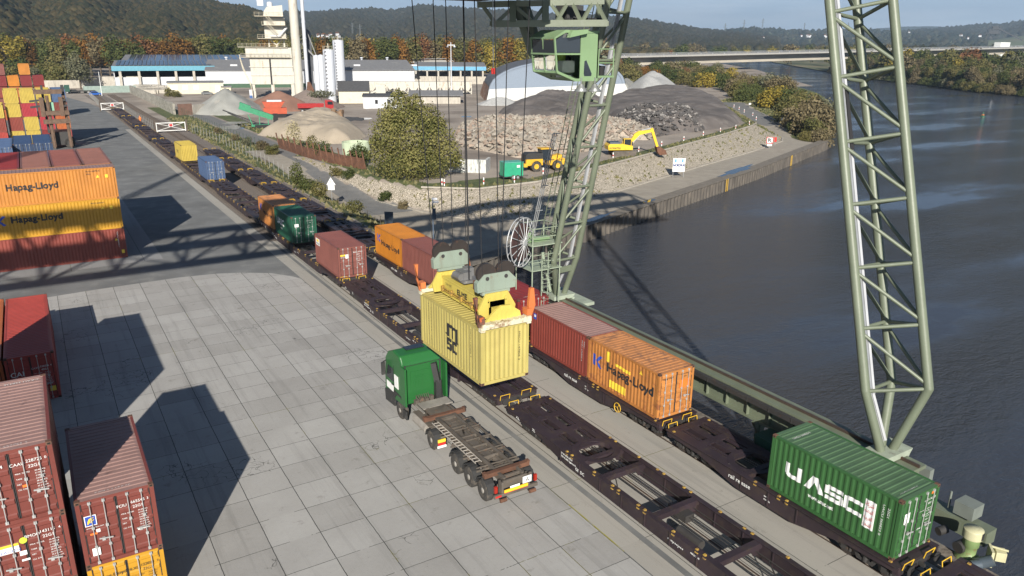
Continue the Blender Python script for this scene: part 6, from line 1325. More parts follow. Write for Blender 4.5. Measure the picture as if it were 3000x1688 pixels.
mound('light_gravel_pile', WP((1790, 262), (1810, 243), (1850, 236), (1880, 246), (1850, 262)), 4.4, M_ggravel, 'grey-brown gravel ridge just behind the light one', 'gravel heap', 15, .3, 40, .7)
M_rub = mat('pale_rubble_bed', (.38, .32, .26), .95, var=.25, vs=.4, bump=.8, bs=3); M_chunk = [mat('concrete_chunk', (.27, .24, .20), .9, var=.3, vs=.8, spots=(.38, .35, .31), ss=.5), mat('pinkish_chunk', (.28, .215, .17), .9, var=.25)]; M_dchunk = [mat('asphalt_chunk', (.075, .07, .068), .85, var=.3), mat('grey_chunk', (.24, .225, .21), .9, var=.3)]
def rubble(outline, hgt, base, mats, label, n, smin, smax, seed, power=.6, flat=.35):
    o = mound('rubble_bed', outline, hgt, base, label+', fine base', 'rubble', seed, .3, 50, power); me = o.data
    co = np.empty(len(me.vertices)*3); me.vertices.foreach_get('co', co); co = co.reshape(-1, 3); rnd = random.Random(seed)
    used = [v for v in co if v[2] > .15]; b = MB()
    for i in range(n):
        v = used[rnd.randrange(len(used))]; s = smin+(smax-smin)*rnd.random()**2.5
        b.cb((v[0]+rnd.uniform(-.7, .7), v[1]+rnd.uniform(-.7, .7), v[2]+s*.12), (s, s*rnd.uniform(.4, .9), s*rnd.uniform(flat*.4, flat*1.4)), 0 if rnd.random() < .75 else 1, rz=rnd.uniform(0, 3.1), rx=rnd.uniform(-.9, .9), ry=rnd.uniform(-.7, .7))
    c = b.build('rubble_chunks', mats, None, o.location); tag(c, label, 'rubble', kind='stuff'); tag(o, kind='stuff')
rubble(WP((1330, 425), (1335, 385), (1420, 370), (1520, 368), (1620, 372), (1700, 366), (1780, 372), (1860, 385), (1925, 402), (1900, 412), (1820, 408), (1740, 440), (1640, 462), (1560, 466), (1500, 462), (1440, 448), (1390, 440)), 1.7, M_rub, M_chunk, 'pale heap of broken concrete slabs behind the loader', 8000, .18, 1.35, 21)
rubble(WP((1770, 372), (1800, 350), (1900, 332), (2000, 328), (2050, 345), (2080, 372), (2060, 386), (1990, 392), (1920, 402), (1860, 386)), 2.3, M_dgravel, M_dchunk, 'dark heap of broken asphalt slabs behind the excavator', 2600, .25, 1.3, 22)
b = MB(); x, y, rz, k = site(1548, 462); b.cb((0, 0, 1.6), (5.5, .5, 3.6), rx=-.75, rz=.5); b.cb((1.6, 1.0, 1.5), (4.5, .4, 3.0), rx=-.8, rz=.8); b.cb((-1.2, -1.0, .9), (4.0, .35, 2.4), rx=-1.0, rz=.4); thing(b, 'concrete_slabs', M_concw, 'big tilted concrete slabs leaning on the rubble beside the loader', 'slab')
# ---- fences, gates, walls
M_post = mat('fence_post', (.34, .34, .32), .6, .3); M_dpost = mat('dark_post', (.09, .07, .055), .8); M_gpost = mat('green_post', (.04, .075, .045), .7)
def fence(P, label, h=1.9, step=2.6, m=M_post, r=.035, wires=3, rail=False, cat='fence', every=0):
    t = empty('fence', (P[0][0], P[0][1], 0), 0, label, cat); O = Vector((P[0][0], P[0][1], 0)); pts = []
    for a, c in zip(P, P[1:]):
        n = max(1, round(math.dist(a, c)/step)); pts += [(a[0]+(c[0]-a[0])*i/n, a[1]+(c[1]-a[1])*i/n) for i in range(n)]
    pts.append(P[-1]); Q = [Vector((p[0], p[1], H(*p) if 28 < p[0] < 341 and 60 < p[1] < 262 else 0))-O for p in pts]; me = None
    for i, q in enumerate(Q[:100]):
        if me is None: me = MB().tube((0, 0, -.1), (0, 0, h), r, 6).mesh('fence_post', m)
        obj('fence_post', me, t, q)
    b = MB()
    for a, c in zip(Q, Q[1:]):
        for j in range(wires): z = h*(j+1)/wires-.06; b.bar(a+Vector((0, 0, z)), c+Vector((0, 0, z)), .012, .012)
    b.build('wires', m, t); return t
fence(WP((556, 384), (655, 424), (712, 452), (790, 490), (860, 524)), 'wire fence with grey posts along the road beside the second track')
fence([(32.6, 96), (34.2, 90), (35.2, 84), (36.2, 78)], 'low pipe railing at the bottom of the grassy slope near the crane', h=1.1, m=M_dpost, wires=2)
fence(WP((362, 325), (400, 352), (460, 388)), 'tall wire fence between the two white gates', h=2.2)
fence(WP((525, 335), (580, 362), (660, 400), (735, 432), (761, 440)), 'green-posted wire fence between road and sand heap', m=M_gpost, h=2.2)
fence(WP((262, 282), (292, 312)), 'short wire fence left of the farther gate', h=2.0, m=M_post)
def gate(u, v, wpx, label, rzo):
    x, y, rz, k = site(u, v); w_ = wpx*k; t = empty('gate', (x, y, 0), rz+rzo, label, 'gate', 'white track gates'); b = MB()
    for z in (.5, 2.2): b.bar((-w_/2, 0, z), (w_/2, 0, z), .12, .14)
    for xx in (-w_/2, w_/2): b.bar((xx, 0, .3), (xx, 0, 2.3), .14, .14)
    b.bar((-w_/2, 0, .5), (w_/2, 0, 2.2), .07, .07); b.bar((w_/2, 0, .5), (-w_/2, 0, 2.2), .07, .07); b.build('frame', M_white, t)
    for xx in (-w_/2-.3, w_/2+.3): MB().box((xx-.15, -.15, 0), (xx+.15, .15, 2.8)).build('gate_post', M_dpost, t)
    MB().box((-.45, -.12, 1.35), (.45, -.08, 2.0)).build('sign_border', M_white, t); MB().box((-.33, -.15, 1.42), (.33, -.12, 1.93)).build('sign_plate', M_red, t)
gate(503, 389, 78, 'nearer white X-braced gate with red plate beside the second track', R(8)); gate(331, 325, 58, 'farther white X-braced gate with red plate at the end of the near train', R(4))
def wallrun(P, h, m, label, th=.6, name='wall'):
    b = MB()
    for a, c in zip(P, P[1:]): b.bar((a[0], a[1], h/2), (c[0], c[1], h/2), th, h)
    return thing(b, name, m, label, 'wall')
M_oldwall = mat('old_stone_wall', (.36, .34, .29), .95, var=.3, vs=.6, spots=(.18, .17, .14), sp=(.45, .6), ss=1.2, coord='World')
wallrun(WP((384, 274), (440, 300), (512, 336)), 3.0, M_oldwall, 'old weathered stone wall running along the road'); wallrun(WP((564, 336), (615, 330)), 2.6, M_concw, 'white concrete block wall beside the grey gravel cone'); wallrun(WP((524, 338), (564, 336)), 3.0, mat('rust_brown_wall', (.14, .08, .06), .9, var=.2), 'rust-brown sheet wall between stone wall and white blocks')
b = MB(); rnd = random.Random(8)
for i in range(90): x, y, _ = W(rnd.uniform(400, 480), rnd.uniform(258, 276)); b.cb((x, y, .8), (3.5, 1, 1.4), rz=R(-20)+rnd.uniform(-.1, .1))
thing(b, 'stacked_kerbstones', M_concw, 'rows of stacked grey concrete blocks behind the stone wall', 'block stack')['kind'] = 'stuff'
thing(MB().box((-14, 0, 0), (10, 1, 4.6)).box((-30, 2, 0), (-14, 3, 3.2)), 'block_wall', M_concw, 'tall pale block wall left of the open shed', 'wall', loc=(*W(345, 257)[:2], 0), rz=site(345, 257)[2])
b = MB(); rnd = random.Random(2)
for i in range(130): b.cb((rnd.uniform(-7, 7), rnd.uniform(0, 6), rnd.uniform(.6, 5.5)), (1.2, 1.2, .9), rz=rnd.uniform(-.2, .2))
thing(b, 'scrap_bales', mat('scrap_bale', (.30, .30, .30), .7, .2, var=.5, vs=2), 'stacked pale bales of scrap behind the container stacks', 'bales', loc=(*W(204, 243)[:2], 0), rz=site(204, 243)[2])['kind'] = 'stuff'
thing(MB().box((-9, 0, 0), (9, .2, 2.6)).box((-9.2, -.1, 0), (-9, .3, 2.9)), 'green_gate', mat('grey_green_gate', (.22, .28, .25), .7), 'long grey-green sliding gate at the end of the tracks', 'gate', loc=(*W(325, 272)[:2], 0), rz=site(325, 272)[2])
thing(MB().tube((0, 0, 0), (0, 0, 8.5), .12, 8, r2=.07), 'flag_pole', M_white, 'leaning-looking white pole beside the grey-green gate', 'pole', loc=(*W(299, 281)[:2], 0))
# rusty retaining fence
P = [W(u, v)[:2] for u, v in ((816, 433), (900, 462), (985, 482), (1068, 497))]; t = empty('rusty_fence', (*P[0], 0), 0, 'rusty steel plate fence with leaning posts beside the big willow', 'fence')
O = Vector((*P[0], 0)); b = MB()
for a, c in zip(P, P[1:]): b.bar(Vector((*a, .9))-O, Vector((*c, .9))-O, .08, 1.8)
b.build('plate', M_rust, t)
for i in range(15): q = i/14*3; j = min(2, int(q)); q -= j; p = Vector((P[j][0]+(P[j+1][0]-P[j][0])*q, P[j][1]+(P[j+1][1]-P[j][1])*q, 0))-O; MB().bar(p+Vector((.15, -.2, 0)), p+Vector((-.25, .1, 2.9)), .16, .2).build('fence_post', M_rust, t)
x, y, rz, k = site(1044, 455); t = empty('tank', (x, y, 0), rz, 'round open concrete tank, pale green with stains, behind the willow', 'tank'); r = 40*k; h = HT(x, y-0, 415)
b = MB().lathe([(r, 0), (r, h), (r*.93, h), (r*.93, .5)], n=28); b.build('shell', mat('stained_green_concrete', (.40, .46, .32), .85, var=.15, spots=(.12, .15, .08), ss=1, stretch=(1, 1, .25)), t); MB().tube((0, 0, .5), (0, 0, .9), r*.93, 28).build('fill', M_concw, t)
x, y, rz, k = site(1368, 506); thing(MB().box((-3.1, 0, 0), (3.1, .5, 2.1)).box((-3.1, .5, 0), (-2.7, 4, 2.0)).box((2.7, .5, 0), (3.1, 4, 2.0)), 'concrete_bay', mat('graffiti_concrete', (.52, .52, .50), .85, var=.1, spots=(.22, .24, .22), sp=(.5, .62), ss=2, stretch=(2, 2, .5)), 'white stained concrete bay beside the willow', 'concrete bay', loc=(x, y, 0), rz=rz+R(-12))
# ---- signs and small furniture
def sign(u, v, z, poles, h, w_, hh, m, label, cat='sign', rzo=0, name='sign'):
    x, y, rz, k = site(u, v, z); z = H(x, y) if x > 28 and y < 262 else 0; t = empty(name, (x, y, z), rz+rzo, label, cat)
    for p in poles: MB().tube((p, .04, -.3), (p, .04, h+hh*.9), .045, 6).build('pole', M_steel, t)
    MB().box((-w_/2, -.04, h), (w_/2, .0, h+hh)).build('panel', m, t); return t
t = sign(1988, 498, -1.2, (-.95, .95), 1.0, 2.2, 2.35, M_white, 'white NORDKAI board on two poles on the paved embankment', rzo=R(18))
b = MB(); lettering(b, 'NORDKAI', .66, (-1.02, -.06, 1.9), (1, 0, 0), (0, 0, 1), 0, 2.04, .03); lettering(b, 'HAFEN TRIER', .16, (-.9, -.045, 1.62), (1, 0, 0), (0, 0, 1), 1, 1.5) if 0 else None; b.build('lettering', [mat('navy_lettering', (.02, .04, .16), .5)], t)
b = MB(); 
for xx in (-.8, .45): b.box((xx, -.05, 2.6), (xx+.34, -.042, 3.2))
b.build('emblem', mat('light_blue_emblem', (.10, .28, .60), .5), t); b = MB(); [b.box((-.85, -.05, 1.62-i*.16), (.7, -.042, 1.66-i*.16)) for i in range(2)]; b.build('small_print', mat('pale_print', (.45, .5, .6), .6), t)
t = sign(2255, 418, -1.2, (0,), 1.1, 1.45, 1.45, M_red, 'square white sign with crossed-out letter in a red frame at the embankment tip', rzo=0)
MB().box((-.58, -.055, 1.25), (.58, -.043, 2.42)).build('face', M_white, t); MB().box((-.5, -.05, .55), (.5, -.03, 1.02)).build('plate', M_white, t)
b = MB(); lettering(b, 'R', 1.2, (-.38, -.06, 1.42), (1, 0, 0), (0, 0, 1), 0, .75, .03); b.bar((-.5, -.075, 2.35), (.5, -.075, 1.32), .02, .1); b.build('lettering', M_txtb, t)
sign(2272, 410, -1.2, (0,), .8, .5, 1.1, M_red, 'small red lifebuoy box next to the crossed-out letter sign')
sign(2293, 357, -1.0, (0,), 1.3, 1.0, .85, M_white, 'small white sign on a pole on the grass by the ramp'); sign(2196, 316, -.5, (0,), .9, .7, .5, M_white, 'tiny white plate at the top of the ramp')
x, y, rz, k = site(973, 592, -1.3); z = H(x, y); t = empty('warning_sign', (x, y, z), rz+R(-8), 'white triangular warning sign with plate beside the road', 'sign')
MB().tube((0, .04, -.3), (0, .04, 3.1), .05, 6).build('pole', M_steel, t); MB().prism([(-.62, 2.35), (.62, 2.35), (0, 3.4)], -.03, 0, 'y').build('triangle', M_white, t); MB().box((-.45, -.03, 1.65), (.45, 0, 2.3)).build('plate', M_white, t); MB().box((-.04, -.04, 2.55), (.04, -.031, 3.0)).build('symbol', M_txtb, t)
x, y, rz, k = site(1270, 706, -2.5); t = empty('camera_pole', (x, y, H(x, y)), rz, 'slim grey pole with cameras at the harbour corner', 'pole'); b = MB().tube((0, 0, -.5), (0, 0, 5.2), .07, 8); b.build('pole', mat('blue_grey_pole', (.12, .16, .22), .5), t)
b = MB().box((-.05, -.3, 4.6), (.7, -.1, 4.85)).box((-.1, -.15, 4.95), (.55, .1, 5.15)); b.build('camera', M_silo, t); MB().box((-.05, -.12, 2.6), (.35, .05, 3.9)).build('box', mat('slate_box', (.06, .08, .11), .5), t)
x, y, rz, k = site(1140, 657, -1.8); thing(MB().box((-.55, 0, 0), (.55, .08, 1.9)), 'notice_board', mat('slate_box', (0, 0, 0)), 'dark blue-grey board standing by the low railing', 'board', loc=(x, y, H(x, y)), rz=rz+R(-15))
mp0 = None
for i, (u, v) in enumerate(((1417, 540), (1507, 535), (1591, 510), (1680, 488), (1796, 463), (1871, 445), (1938, 428), (2003, 413), (2060, 398), (2110, 387), (2155, 378), (2195, 366), (2215, 352), (2205, 340), (2180, 330), (2165, 322), (2150, 315), (1295, 543), (1302, 545))):
    x, y, _ = W(u, v, 0)
    if mp0 is None:
        mp0 = empty('marker_post', (x, y, 0), 0, 'short red and white marker post along the embankment edge', 'marker post', 'marker posts along the embankment'); MB().tube((0, 0, 0), (0, 0, 1.0), .09, 8).build('post', M_white, mp0); MB().tube((0, 0, .35), (0, 0, .6), .095, 8).build('band', M_red, mp0)
    else: c = copy_tree(mp0); c.location = (x, y, 0)
bx_, by_, _ = W(2879, 343, WATER_Z); t = empty('buoy', (bx_, by_, WATER_Z-.1), 0, 'green channel buoy floating in the river', 'buoy'); MB().lathe([(.3, -.4), (.8, -.3), (.8, .3), (.3, .5)], n=14).build('float', mat('buoy_green', (.015, .09, .05), .5), t); MB().lathe([(.4, .5), (.1, 2.0), (.02, 2.1)], n=8).build('cone', mat('buoy_green', (0, 0, 0)), t); MB().box((-.3, -.3, .5), (.3, .3, 1.1)).build('band', M_flip, t)
# ---- vehicles and machines
M_cat = mat('digger_yellow', (.62, .36, .03), .45, spots=(.3, .18, .04), sp=(.62, .72), ss=2); M_kom = mat('komatsu_like_yellow', (.70, .46, .03), .4, spots=(.35, .22, .06), sp=(.66, .75), ss=2); MATS['komatsu_like_yellow'].name = 'excavator_yellow'
def tyre(t, x, y, r, w_, m=None, hub=M_cat):
    b = MB(); b.tube((x, y-w_/2, r), (x, y+w_/2, r), r, 20); o = b.build('wheel', m or M_tyre, t); s = MB(); s.tube((x, y-w_/2-.02, r), (x, y+w_/2+.02, r), r*.5, 14); s.build('rim', hub, o)
x, y, rz, k = site(1598, 498); t = empty('wheel_loader', (x, y, 0), rz+R(24), 'yellow articulated wheel loader seen from behind beside the rubble', 'wheel loader')
b = MB(); b.box((-3.9, -1.15, 1.0), (-1.0, 1.15, 2.0)); b.prism([(-3.9, 2.0), (-3.9, 2.7), (-3.4, 3.0), (-.9, 2.9), (-.9, 2.0)], -.95, .95, 'y', 1); b.box((-4.3, -1.2, .8), (-3.7, 1.2, 1.35)); b.build('rear_body', [M_cat, M_plast], t)
MB().box((-4.02, -.75, 1.35), (-3.88, .75, 2.55)).build('grille', M_open, t)
b = MB(); b.box((.2, -.9, .9), (3.0, .9, 1.7)); b.prism([(.2, 1.7), (2.0, 1.7), (2.9, 2.3), (2.4, 2.6), (.3, 2.2)], -.5, .5, 'y'); b.bar((2.0, 0, 2.2), (4.0, 0, 1.2), .5, .4); b.build('front_frame', M_cat, t)
b = MB(); b.prism([(-1.1, 1.7), (.5, 1.7), (.6, 2.6), (.4, 3.5), (-1.0, 3.5)], -.75, .75, 'y'); b.build('cab', M_glass, t); b = MB(); b.box((-1.25, -.95, 3.5), (.65, .95, 3.66)); [b.bar((px, py, 1.7), (px*1.0, py, 3.5), .1, .1, 1) for px in (-1.05, .45) for py in (-.76, .76)]; b.build('roof', [M_cat, M_plast], t)
b = MB(); b.prism([(4.0, .3), (5.2, .15), (4.4, 1.4), (3.8, 1.5)], -1.5, 1.5, 'y'); b.build('bucket', M_chas, t)
for xx in (-2.2, 1.6):
    for yy in (-1.1, 1.1): tyre(t, xx, yy, .85, .6)
for s in (-1, 1): b = MB(); an = np.linspace(.2, 2.9, 8); b.prism([(-2.2+1.0*math.cos(a), .85+1.0*math.sin(a)) for a in an]+[(-2.2+.93*math.cos(a), .85+.93*math.sin(a)) for a in an[::-1]], s*1.1-.32, s*1.1+.32, 'y'); b.build('fender', M_cat, t)
x, y, rz, k = site(1822, 455); t = empty('excavator', (x, y, 0), rz+R(16), 'yellow crawler excavator with its bucket on the ground beside the gravel road', 'excavator')
for s, yy in ((-1, -1.25), (1, 1.25)):
    b = MB(); b.prism([(-2.2, .15), (-1.9, 0), (1.9, 0), (2.3, .3), (2.3, .6), (1.9, .95), (-1.9, .95), (-2.3, .6)], yy-.3, yy+.3, 'y')
    for i in range(18): b.cb((-2.05+i*.24, yy, .97), (.12, .64, .06))
    b.build('track', M_chas, t)
b = MB(); b.box((-.9, -.8, .4), (.9, .8, 1.15)); b.build('undercarriage', M_chas, t)
b = MB(); b.prism([(-3.0, 1.15), (1.6, 1.15), (1.6, 1.9), (-.4, 2.25), (-2.8, 2.25), (-3.1, 1.9)], -1.45, 1.45, 'y'); b.build('house', M_kom, t); MB().box((-2.7, -1.2, 2.25), (-.7, 1.2, 2.55)).build('engine_cover', mat('slate_cover', (.07, .09, .12), .6), t)
b = MB(); b.prism([(-.1, 1.6), (1.5, 1.6), (1.6, 2.4), (1.2, 3.15), (-.1, 3.15)], -1.4, -.5, 'y'); b.build('cab', M_glass, t); b = MB(); [b.bar((px, py, 1.6), (px, py, 3.15), .1, .1) for px in (-.1, 1.25) for py in (-1.42, -.48)]; b.box((-.2, -1.5, 3.12), (1.3, -.4, 3.22)); b.build('cab_frame', M_kom, t)
b = MB(); b.prism([(1.0, 1.7), (1.6, 1.6), (3.2, 3.7), (5.6, 4.3), (5.7, 4.7), (3.0, 4.45), (2.2, 3.9)], -.05, .4, 'y'); b.build('boom', M_kom, t)
b = MB(); b.prism([(5.2, 4.9), (5.7, 5.0), (7.0, 1.6), (6.6, 1.4)], -.0, .36, 'y'); b.build('stick', M_kom, t); b = MB(); b.bar((3.6, .18, 4.6), (5.3, .18, 4.95), .18, .18); b.bar((1.5, -.1, 1.9), (3.2, -.1, 3.6), .16, .16); b.bar((1.5, .5, 1.9), (3.2, .5, 3.6), .16, .16); b.build('cylinder', M_steel, t)
b = MB(); b.prism([(6.5, 1.5), (7.2, 1.5), (8.3, .9), (8.6, .1), (7.2, .0), (6.7, .6)], -.5, .85, 'y'); b.build('bucket', M_rust, t); b = MB(); lettering(b, 'KOMATSU', .45, (-2.8, -1.465, 1.35), (1, 0, 0), (0, 0, 1), 0, 2.1, .015); b.build('lettering', M_txtb, t)
x, y, rz, k = site(1498, 524); t = empty('box_trailer', (x, y, 0), rz+R(22), 'bright green closed box trailer standing beside the wheel loader', 'trailer'); M_bt = mat('trailer_green', (.03, .30, .17), .45)
MB().box((-1.55, -1.0, .55), (1.55, 1.0, 2.6)).build('box', M_bt, t); MB().box((-1.6, -1.05, 2.6), (1.6, 1.05, 2.68)).build('roof', mat('trailer_roof', (.10, .35, .28), .5), t); MB().box((-1.7, -.9, .4), (1.6, .9, .55)).bar((1.5, 0, .45), (2.8, 0, .4), .1, .1).build('chassis', M_darksteel, t)
for xx in (-.1, .65): 
    for yy in (-.95, .95): tyre(t, xx, yy, .36, .22, hub=M_steel)
MB().box((.5, -1.015, 1.85), (1.0, -1.005, 2.2)).build('sticker', M_white, t); MB().box((-1.565, -.03, .6), (-1.552, .03, 2.5)).build('door_seam', M_black, t)
x, y, rz, k = site(742, 374); t = empty('screening_machine', (x, y, 0), rz, 'green mobile screening machine with a long black discharge conveyor', 'screening machine'); M_sg = mat('machine_green', (.03, .22, .11), .5, spots=(.12, .25, .15), sp=(.6, .7))
b = MB(); b.bar((-3.5, 0, 6.4), (6.0, 0, 2.9), 2.4, 1.5); b.bar((-3.3, 0, 7.4), (-.2, 0, 6.2), 2.0, .6); b.build('screen_box', M_sg, t); b = MB(); b.bar((-.5, 0, .6), (5.5, 0, .6), 1.8, .6); [b.bar((a, -.9, .6), (a-1.2*(a < 2), -.9, 4.0), .25, .25) for a in (0, 2, 4.5)]; b.build('frame', M_sg, t)
b = MB(); b.bar((-8.3, 0, 5.4), (2.0, 0, 1.0), 1.0, .3); b.bar((-7, 0, 4.6), (1.5, 0, .4), .3, .3); b.bar((-3.5, 0, .4), (-2.8, 0, 3.0), .15, .15); b.build('conveyor', M_plast, t); MB().cb((3, -1.1, .45), (5, .5, .8)).cb((3, 1.1, .45), (5, .5, .8)).build('crawler_track', M_black, t); MB().cb((6.8, 0, 2.4), (1.4, 2.4, 3.2)).build('hopper', M_black, t)
t.scale = (.78, .78, .78)
x, y, rz, k = site(808, 344); t = empty('crusher', (x, y, 0), rz, 'orange-red mobile crusher behind the green screening machine', 'crusher'); M_cr = mat('crusher_red', (.38, .06, .02), .5); MB().box((-3, -1.2, 1.0), (3, 1.2, 2.6)).build('body', M_cr, t); MB().prism([(-2.5, 2.6), (1.5, 2.6), (2.6, 4.2), (-3.2, 4.2)], -1.3, 1.3, 'y').build('hopper', M_cr, t); MB().box((-2.8, -1.3, 0), (2.8, 1.3, .9)).build('crawler_track', M_black, t); MB().box((-2, -.9, 4.2), (1.8, .9, 4.6)).build('engine_deck', M_silo, t)
x, y, rz, k = site(928, 329); t = empty('dump_truck', (x, y, 0), rz, 'red dump truck with a long open bed above the sand heap', 'truck'); M_rt = mat('truck_red', (.30, .015, .015), .35)
MB().prism([(-5.2, 1.3), (2.0, 1.3), (2.2, 2.6), (-5.3, 2.6)], -1.2, 1.2, 'y').build('bed', M_rt, t); MB().prism([(2.5, 1.0), (4.8, 1.0), (4.9, 2.2), (4.6, 3.4), (2.5, 3.5)], -1.2, 1.2, 'y').build('cab', M_rt, t); MB().prism([(3.2, 2.2), (4.75, 2.2), (4.55, 3.1), (3.2, 3.1)], -1.23, 1.23, 'y').build('side_window', M_glass, t); MB().box((-5.2, -.5, .8), (4.8, .5, 1.3)).build('chassis', M_darksteel, t)
for xx in (-4, -2.6, 0, 3.7): tyre(t, xx, -1.0, .5, .3, hub=M_steel); tyre(t, xx, 1.0, .5, .3, hub=M_steel)
def car(u, v, col, label, flip=0, z=0):
    x, y, rz, k = site(u, v); t = empty('parked_car', (x, y, 0), rz+flip, label, 'car', 'parked cars'); b = MB().prism([(-2.1, .3), (2.1, .3), (2.15, .75), (1.2, .95), (.6, 1.42), (-1.1, 1.45), (-1.9, .98), (-2.1, .9)], -.85, .85, 'y'); b.build('body', col, t)
    MB().prism([(1.0, .98), (.5, 1.36), (-1.0, 1.38), (-1.6, 1.0)], -.87, .87, 'y').build('window', M_glass, t)
    for xx in (-1.3, 1.35):
        for yy in (-.8, .8): tyre(t, xx, yy, .32, .2, hub=M_steel)
car(607, 278, mat('car_grey', (.22, .23, .24), .3, .5), 'grey car parked in front of the cream building'); car(665, 276, mat('car_dark', (.06, .06, .07), .3, .5), 'dark car inside the small garage', R(90)); car(280, 280, mat('car_blue', (.03, .12, .45), .3, .3), 'blue car near the grey-green gate'); car(218, 274, mat('car_black', (.03, .03, .035), .3), 'black car left of the dark green flatbed truck')
x, y, rz, k = site(245, 274); t = empty('flatbed_truck', (x, y, 0), rz, 'dark green flatbed truck parked near the blue car', 'truck'); MB().box((-4.2, -1.1, .8), (4, 1.1, 1.1)).build('bed', M_darksteel, t); MB().prism([(-6.4, .8), (-4.4, .8), (-4.4, 3.2), (-6.1, 3.2), (-6.5, 2)], -1.2, 1.2, 'y').build('cab', mat('truck_bottle_green', (.02, .07, .05), .4), t)
for xx in (-5.4, 1.6, 2.9): tyre(t, xx, -1.0, .5, .3, hub=M_steel); tyre(t, xx, 1.0, .5, .3, hub=M_steel)
x, y, rz, k = site(345, 252); t = empty('small_loader', (x, y, 0), rz, 'small yellow loader by the pale block wall', 'loader'); MB().prism([(-2, 1), (2, 1), (2, 2), (0, 2.2), (-1, 3.4), (-2, 3)], -.9, .9, 'y').build('body', M_cat, t); MB().prism([(-4.5, .3), (-2.4, .4), (-4, 2.2)], -1.2, 1.2, 'y').build('bucket', M_chas, t); [tyre(t, xx, -1, .7, .4) for xx in (-1.3, 1.3)]
# reach stacker
x, y, rz, k = site(187, 436); zt_ = HT(x, y, 240); t = empty('container_handler', (x, y, 0), rz, 'tall dark container handler with brown mast and spreader before the coloured stack', 'container handler'); M_mast = mat('mast_brown', (.12, .075, .05), .8, var=.3, vs=2)
hm = zt_*.80; w2 = 21*k
def KX(u): return (u-187)*k
b = MB()
for s in (-1, 1): b.box((s*w2-.28, -.3, .4), (s*w2+.28, .5, hm)); b.box((s*w2-.12, -.42, .2), (s*w2+.12, -.3, hm*.98))
b.build('mast', M_mast, t); b = MB()
for v in (268, 330, 355): z = HT(x, y, v); b.box((KX(135 if v == 268 else 148), -.8, z-.4), (KX(206 if v == 268 else 216), -.3, z+.4))
for u_k in (151, 199): b.box((KX(u_k)-.35, -.9, HT(x, y, 340)), (KX(u_k)+.35, -.5, HT(x, y, 284)))
b.build('spreader_frame', M_mast, t); b = MB()
for v in (295, 312): z = HT(x, y, v); b.bar((KX(122), -.7, z), (KX(150), -.7, z+.2), .3, .35); b.bar((KX(199), -.7, z), (KX(214), -.7, z+.2), .3, .35)
b.build('side_arm', M_plast, t)
MB().box((KX(160), .2, HT(x, y, 328)), (KX(180), 1.2, HT(x, y, 300))).build('operator_cab', mat('pale_green_cab', (.22, .42, .30), .4), t); MB().box((KX(158), 1.2, .6), (KX(206), 6.5, 3.0)).build('body', M_darksteel, t); MB().box((KX(154), .6, 3), (KX(160), 1.2, HT(x, y, 250))).box((KX(204), .6, 3), (KX(212), 1.2, HT(x, y, 250))).build('lift_frame', M_plast, t)
for xx in (KX(158), KX(206)): tyre(t, xx, 1.5, .9, .6, hub=M_darksteel); tyre(t, xx, 5.5, .9, .6, hub=M_darksteel)
# bridge
pL = Vector(Pd(2032, 207, 605)[:]); pR = Vector(Pd(2560, 202, 717)[:]); pL.z = pR.z = 0; d = (pR-pL); span = d.length; d.normalize(); n_ = Vector((-d.y, d.x, 0)); t = empty('river_bridge', (pL.x, pL.y, 0), math.atan2(d.y, d.x), 'long flat concrete road bridge crossing the river on wide piers', 'bridge')
hA = HT(pL.x, pL.y, 161); hB = HT(pR.x, pR.y, 149); sl = (hB-hA)/span
def zz(s): return hA+sl*s
s0, s1 = -330, 900; b = MB()
for (a, c) in ((s0, 0), (0, span), (span, s1)):
    for q in range(10):
        e0 = a+(c-a)*q/10; e1 = a+(c-a)*(q+1)/10
        b.add([(e0, -4.5, zz(e0)-.6), (e1, -4.5, zz(e1)-.6), (e1, -5.4, zz(e1)-6.3), (e0, -5.4, zz(e0)-6.3), (e0, 6, zz(e0)-1.0), (e1, 6, zz(e1)-1.0), (e1, 5.4, zz(e1)-6.3), (e0, 5.4, zz(e0)-6.3)], [(0, 1, 2, 3), (4, 5, 6, 7), (3, 2, 6, 7)])
b.build('box_girder', mat('bridge_concrete', (.34, .31, .26), .9, var=.12, vs=.05), t); b = MB(); b.bar((s0, 0, zz(s0)), (s1, 0, zz(s1)), 24, 1.2); b.build('deck', mat('bridge_deck', (.32, .31, .29), .9), t); b = MB()
for s in (-11.8, 11.8): b.bar((s0, s, zz(s0)+1.6), (s1, s, zz(s1)+1.6), .2, .15)
for i in range(99): e = s0+i*12.5; b.bar((e, -11.8, zz(e)+.6), (e, -11.8, zz(e)+1.6), .2, .2)
b.build('railing', M_silo, t)
for s in (-110, 0, span, span+150, span+300): MB().box((s-2.2, -5, -14), (s+2.2, 5, zz(s)-6.2)).build('pier', mat('pier_concrete', (.40, .35, .28), .9, var=.15), t)
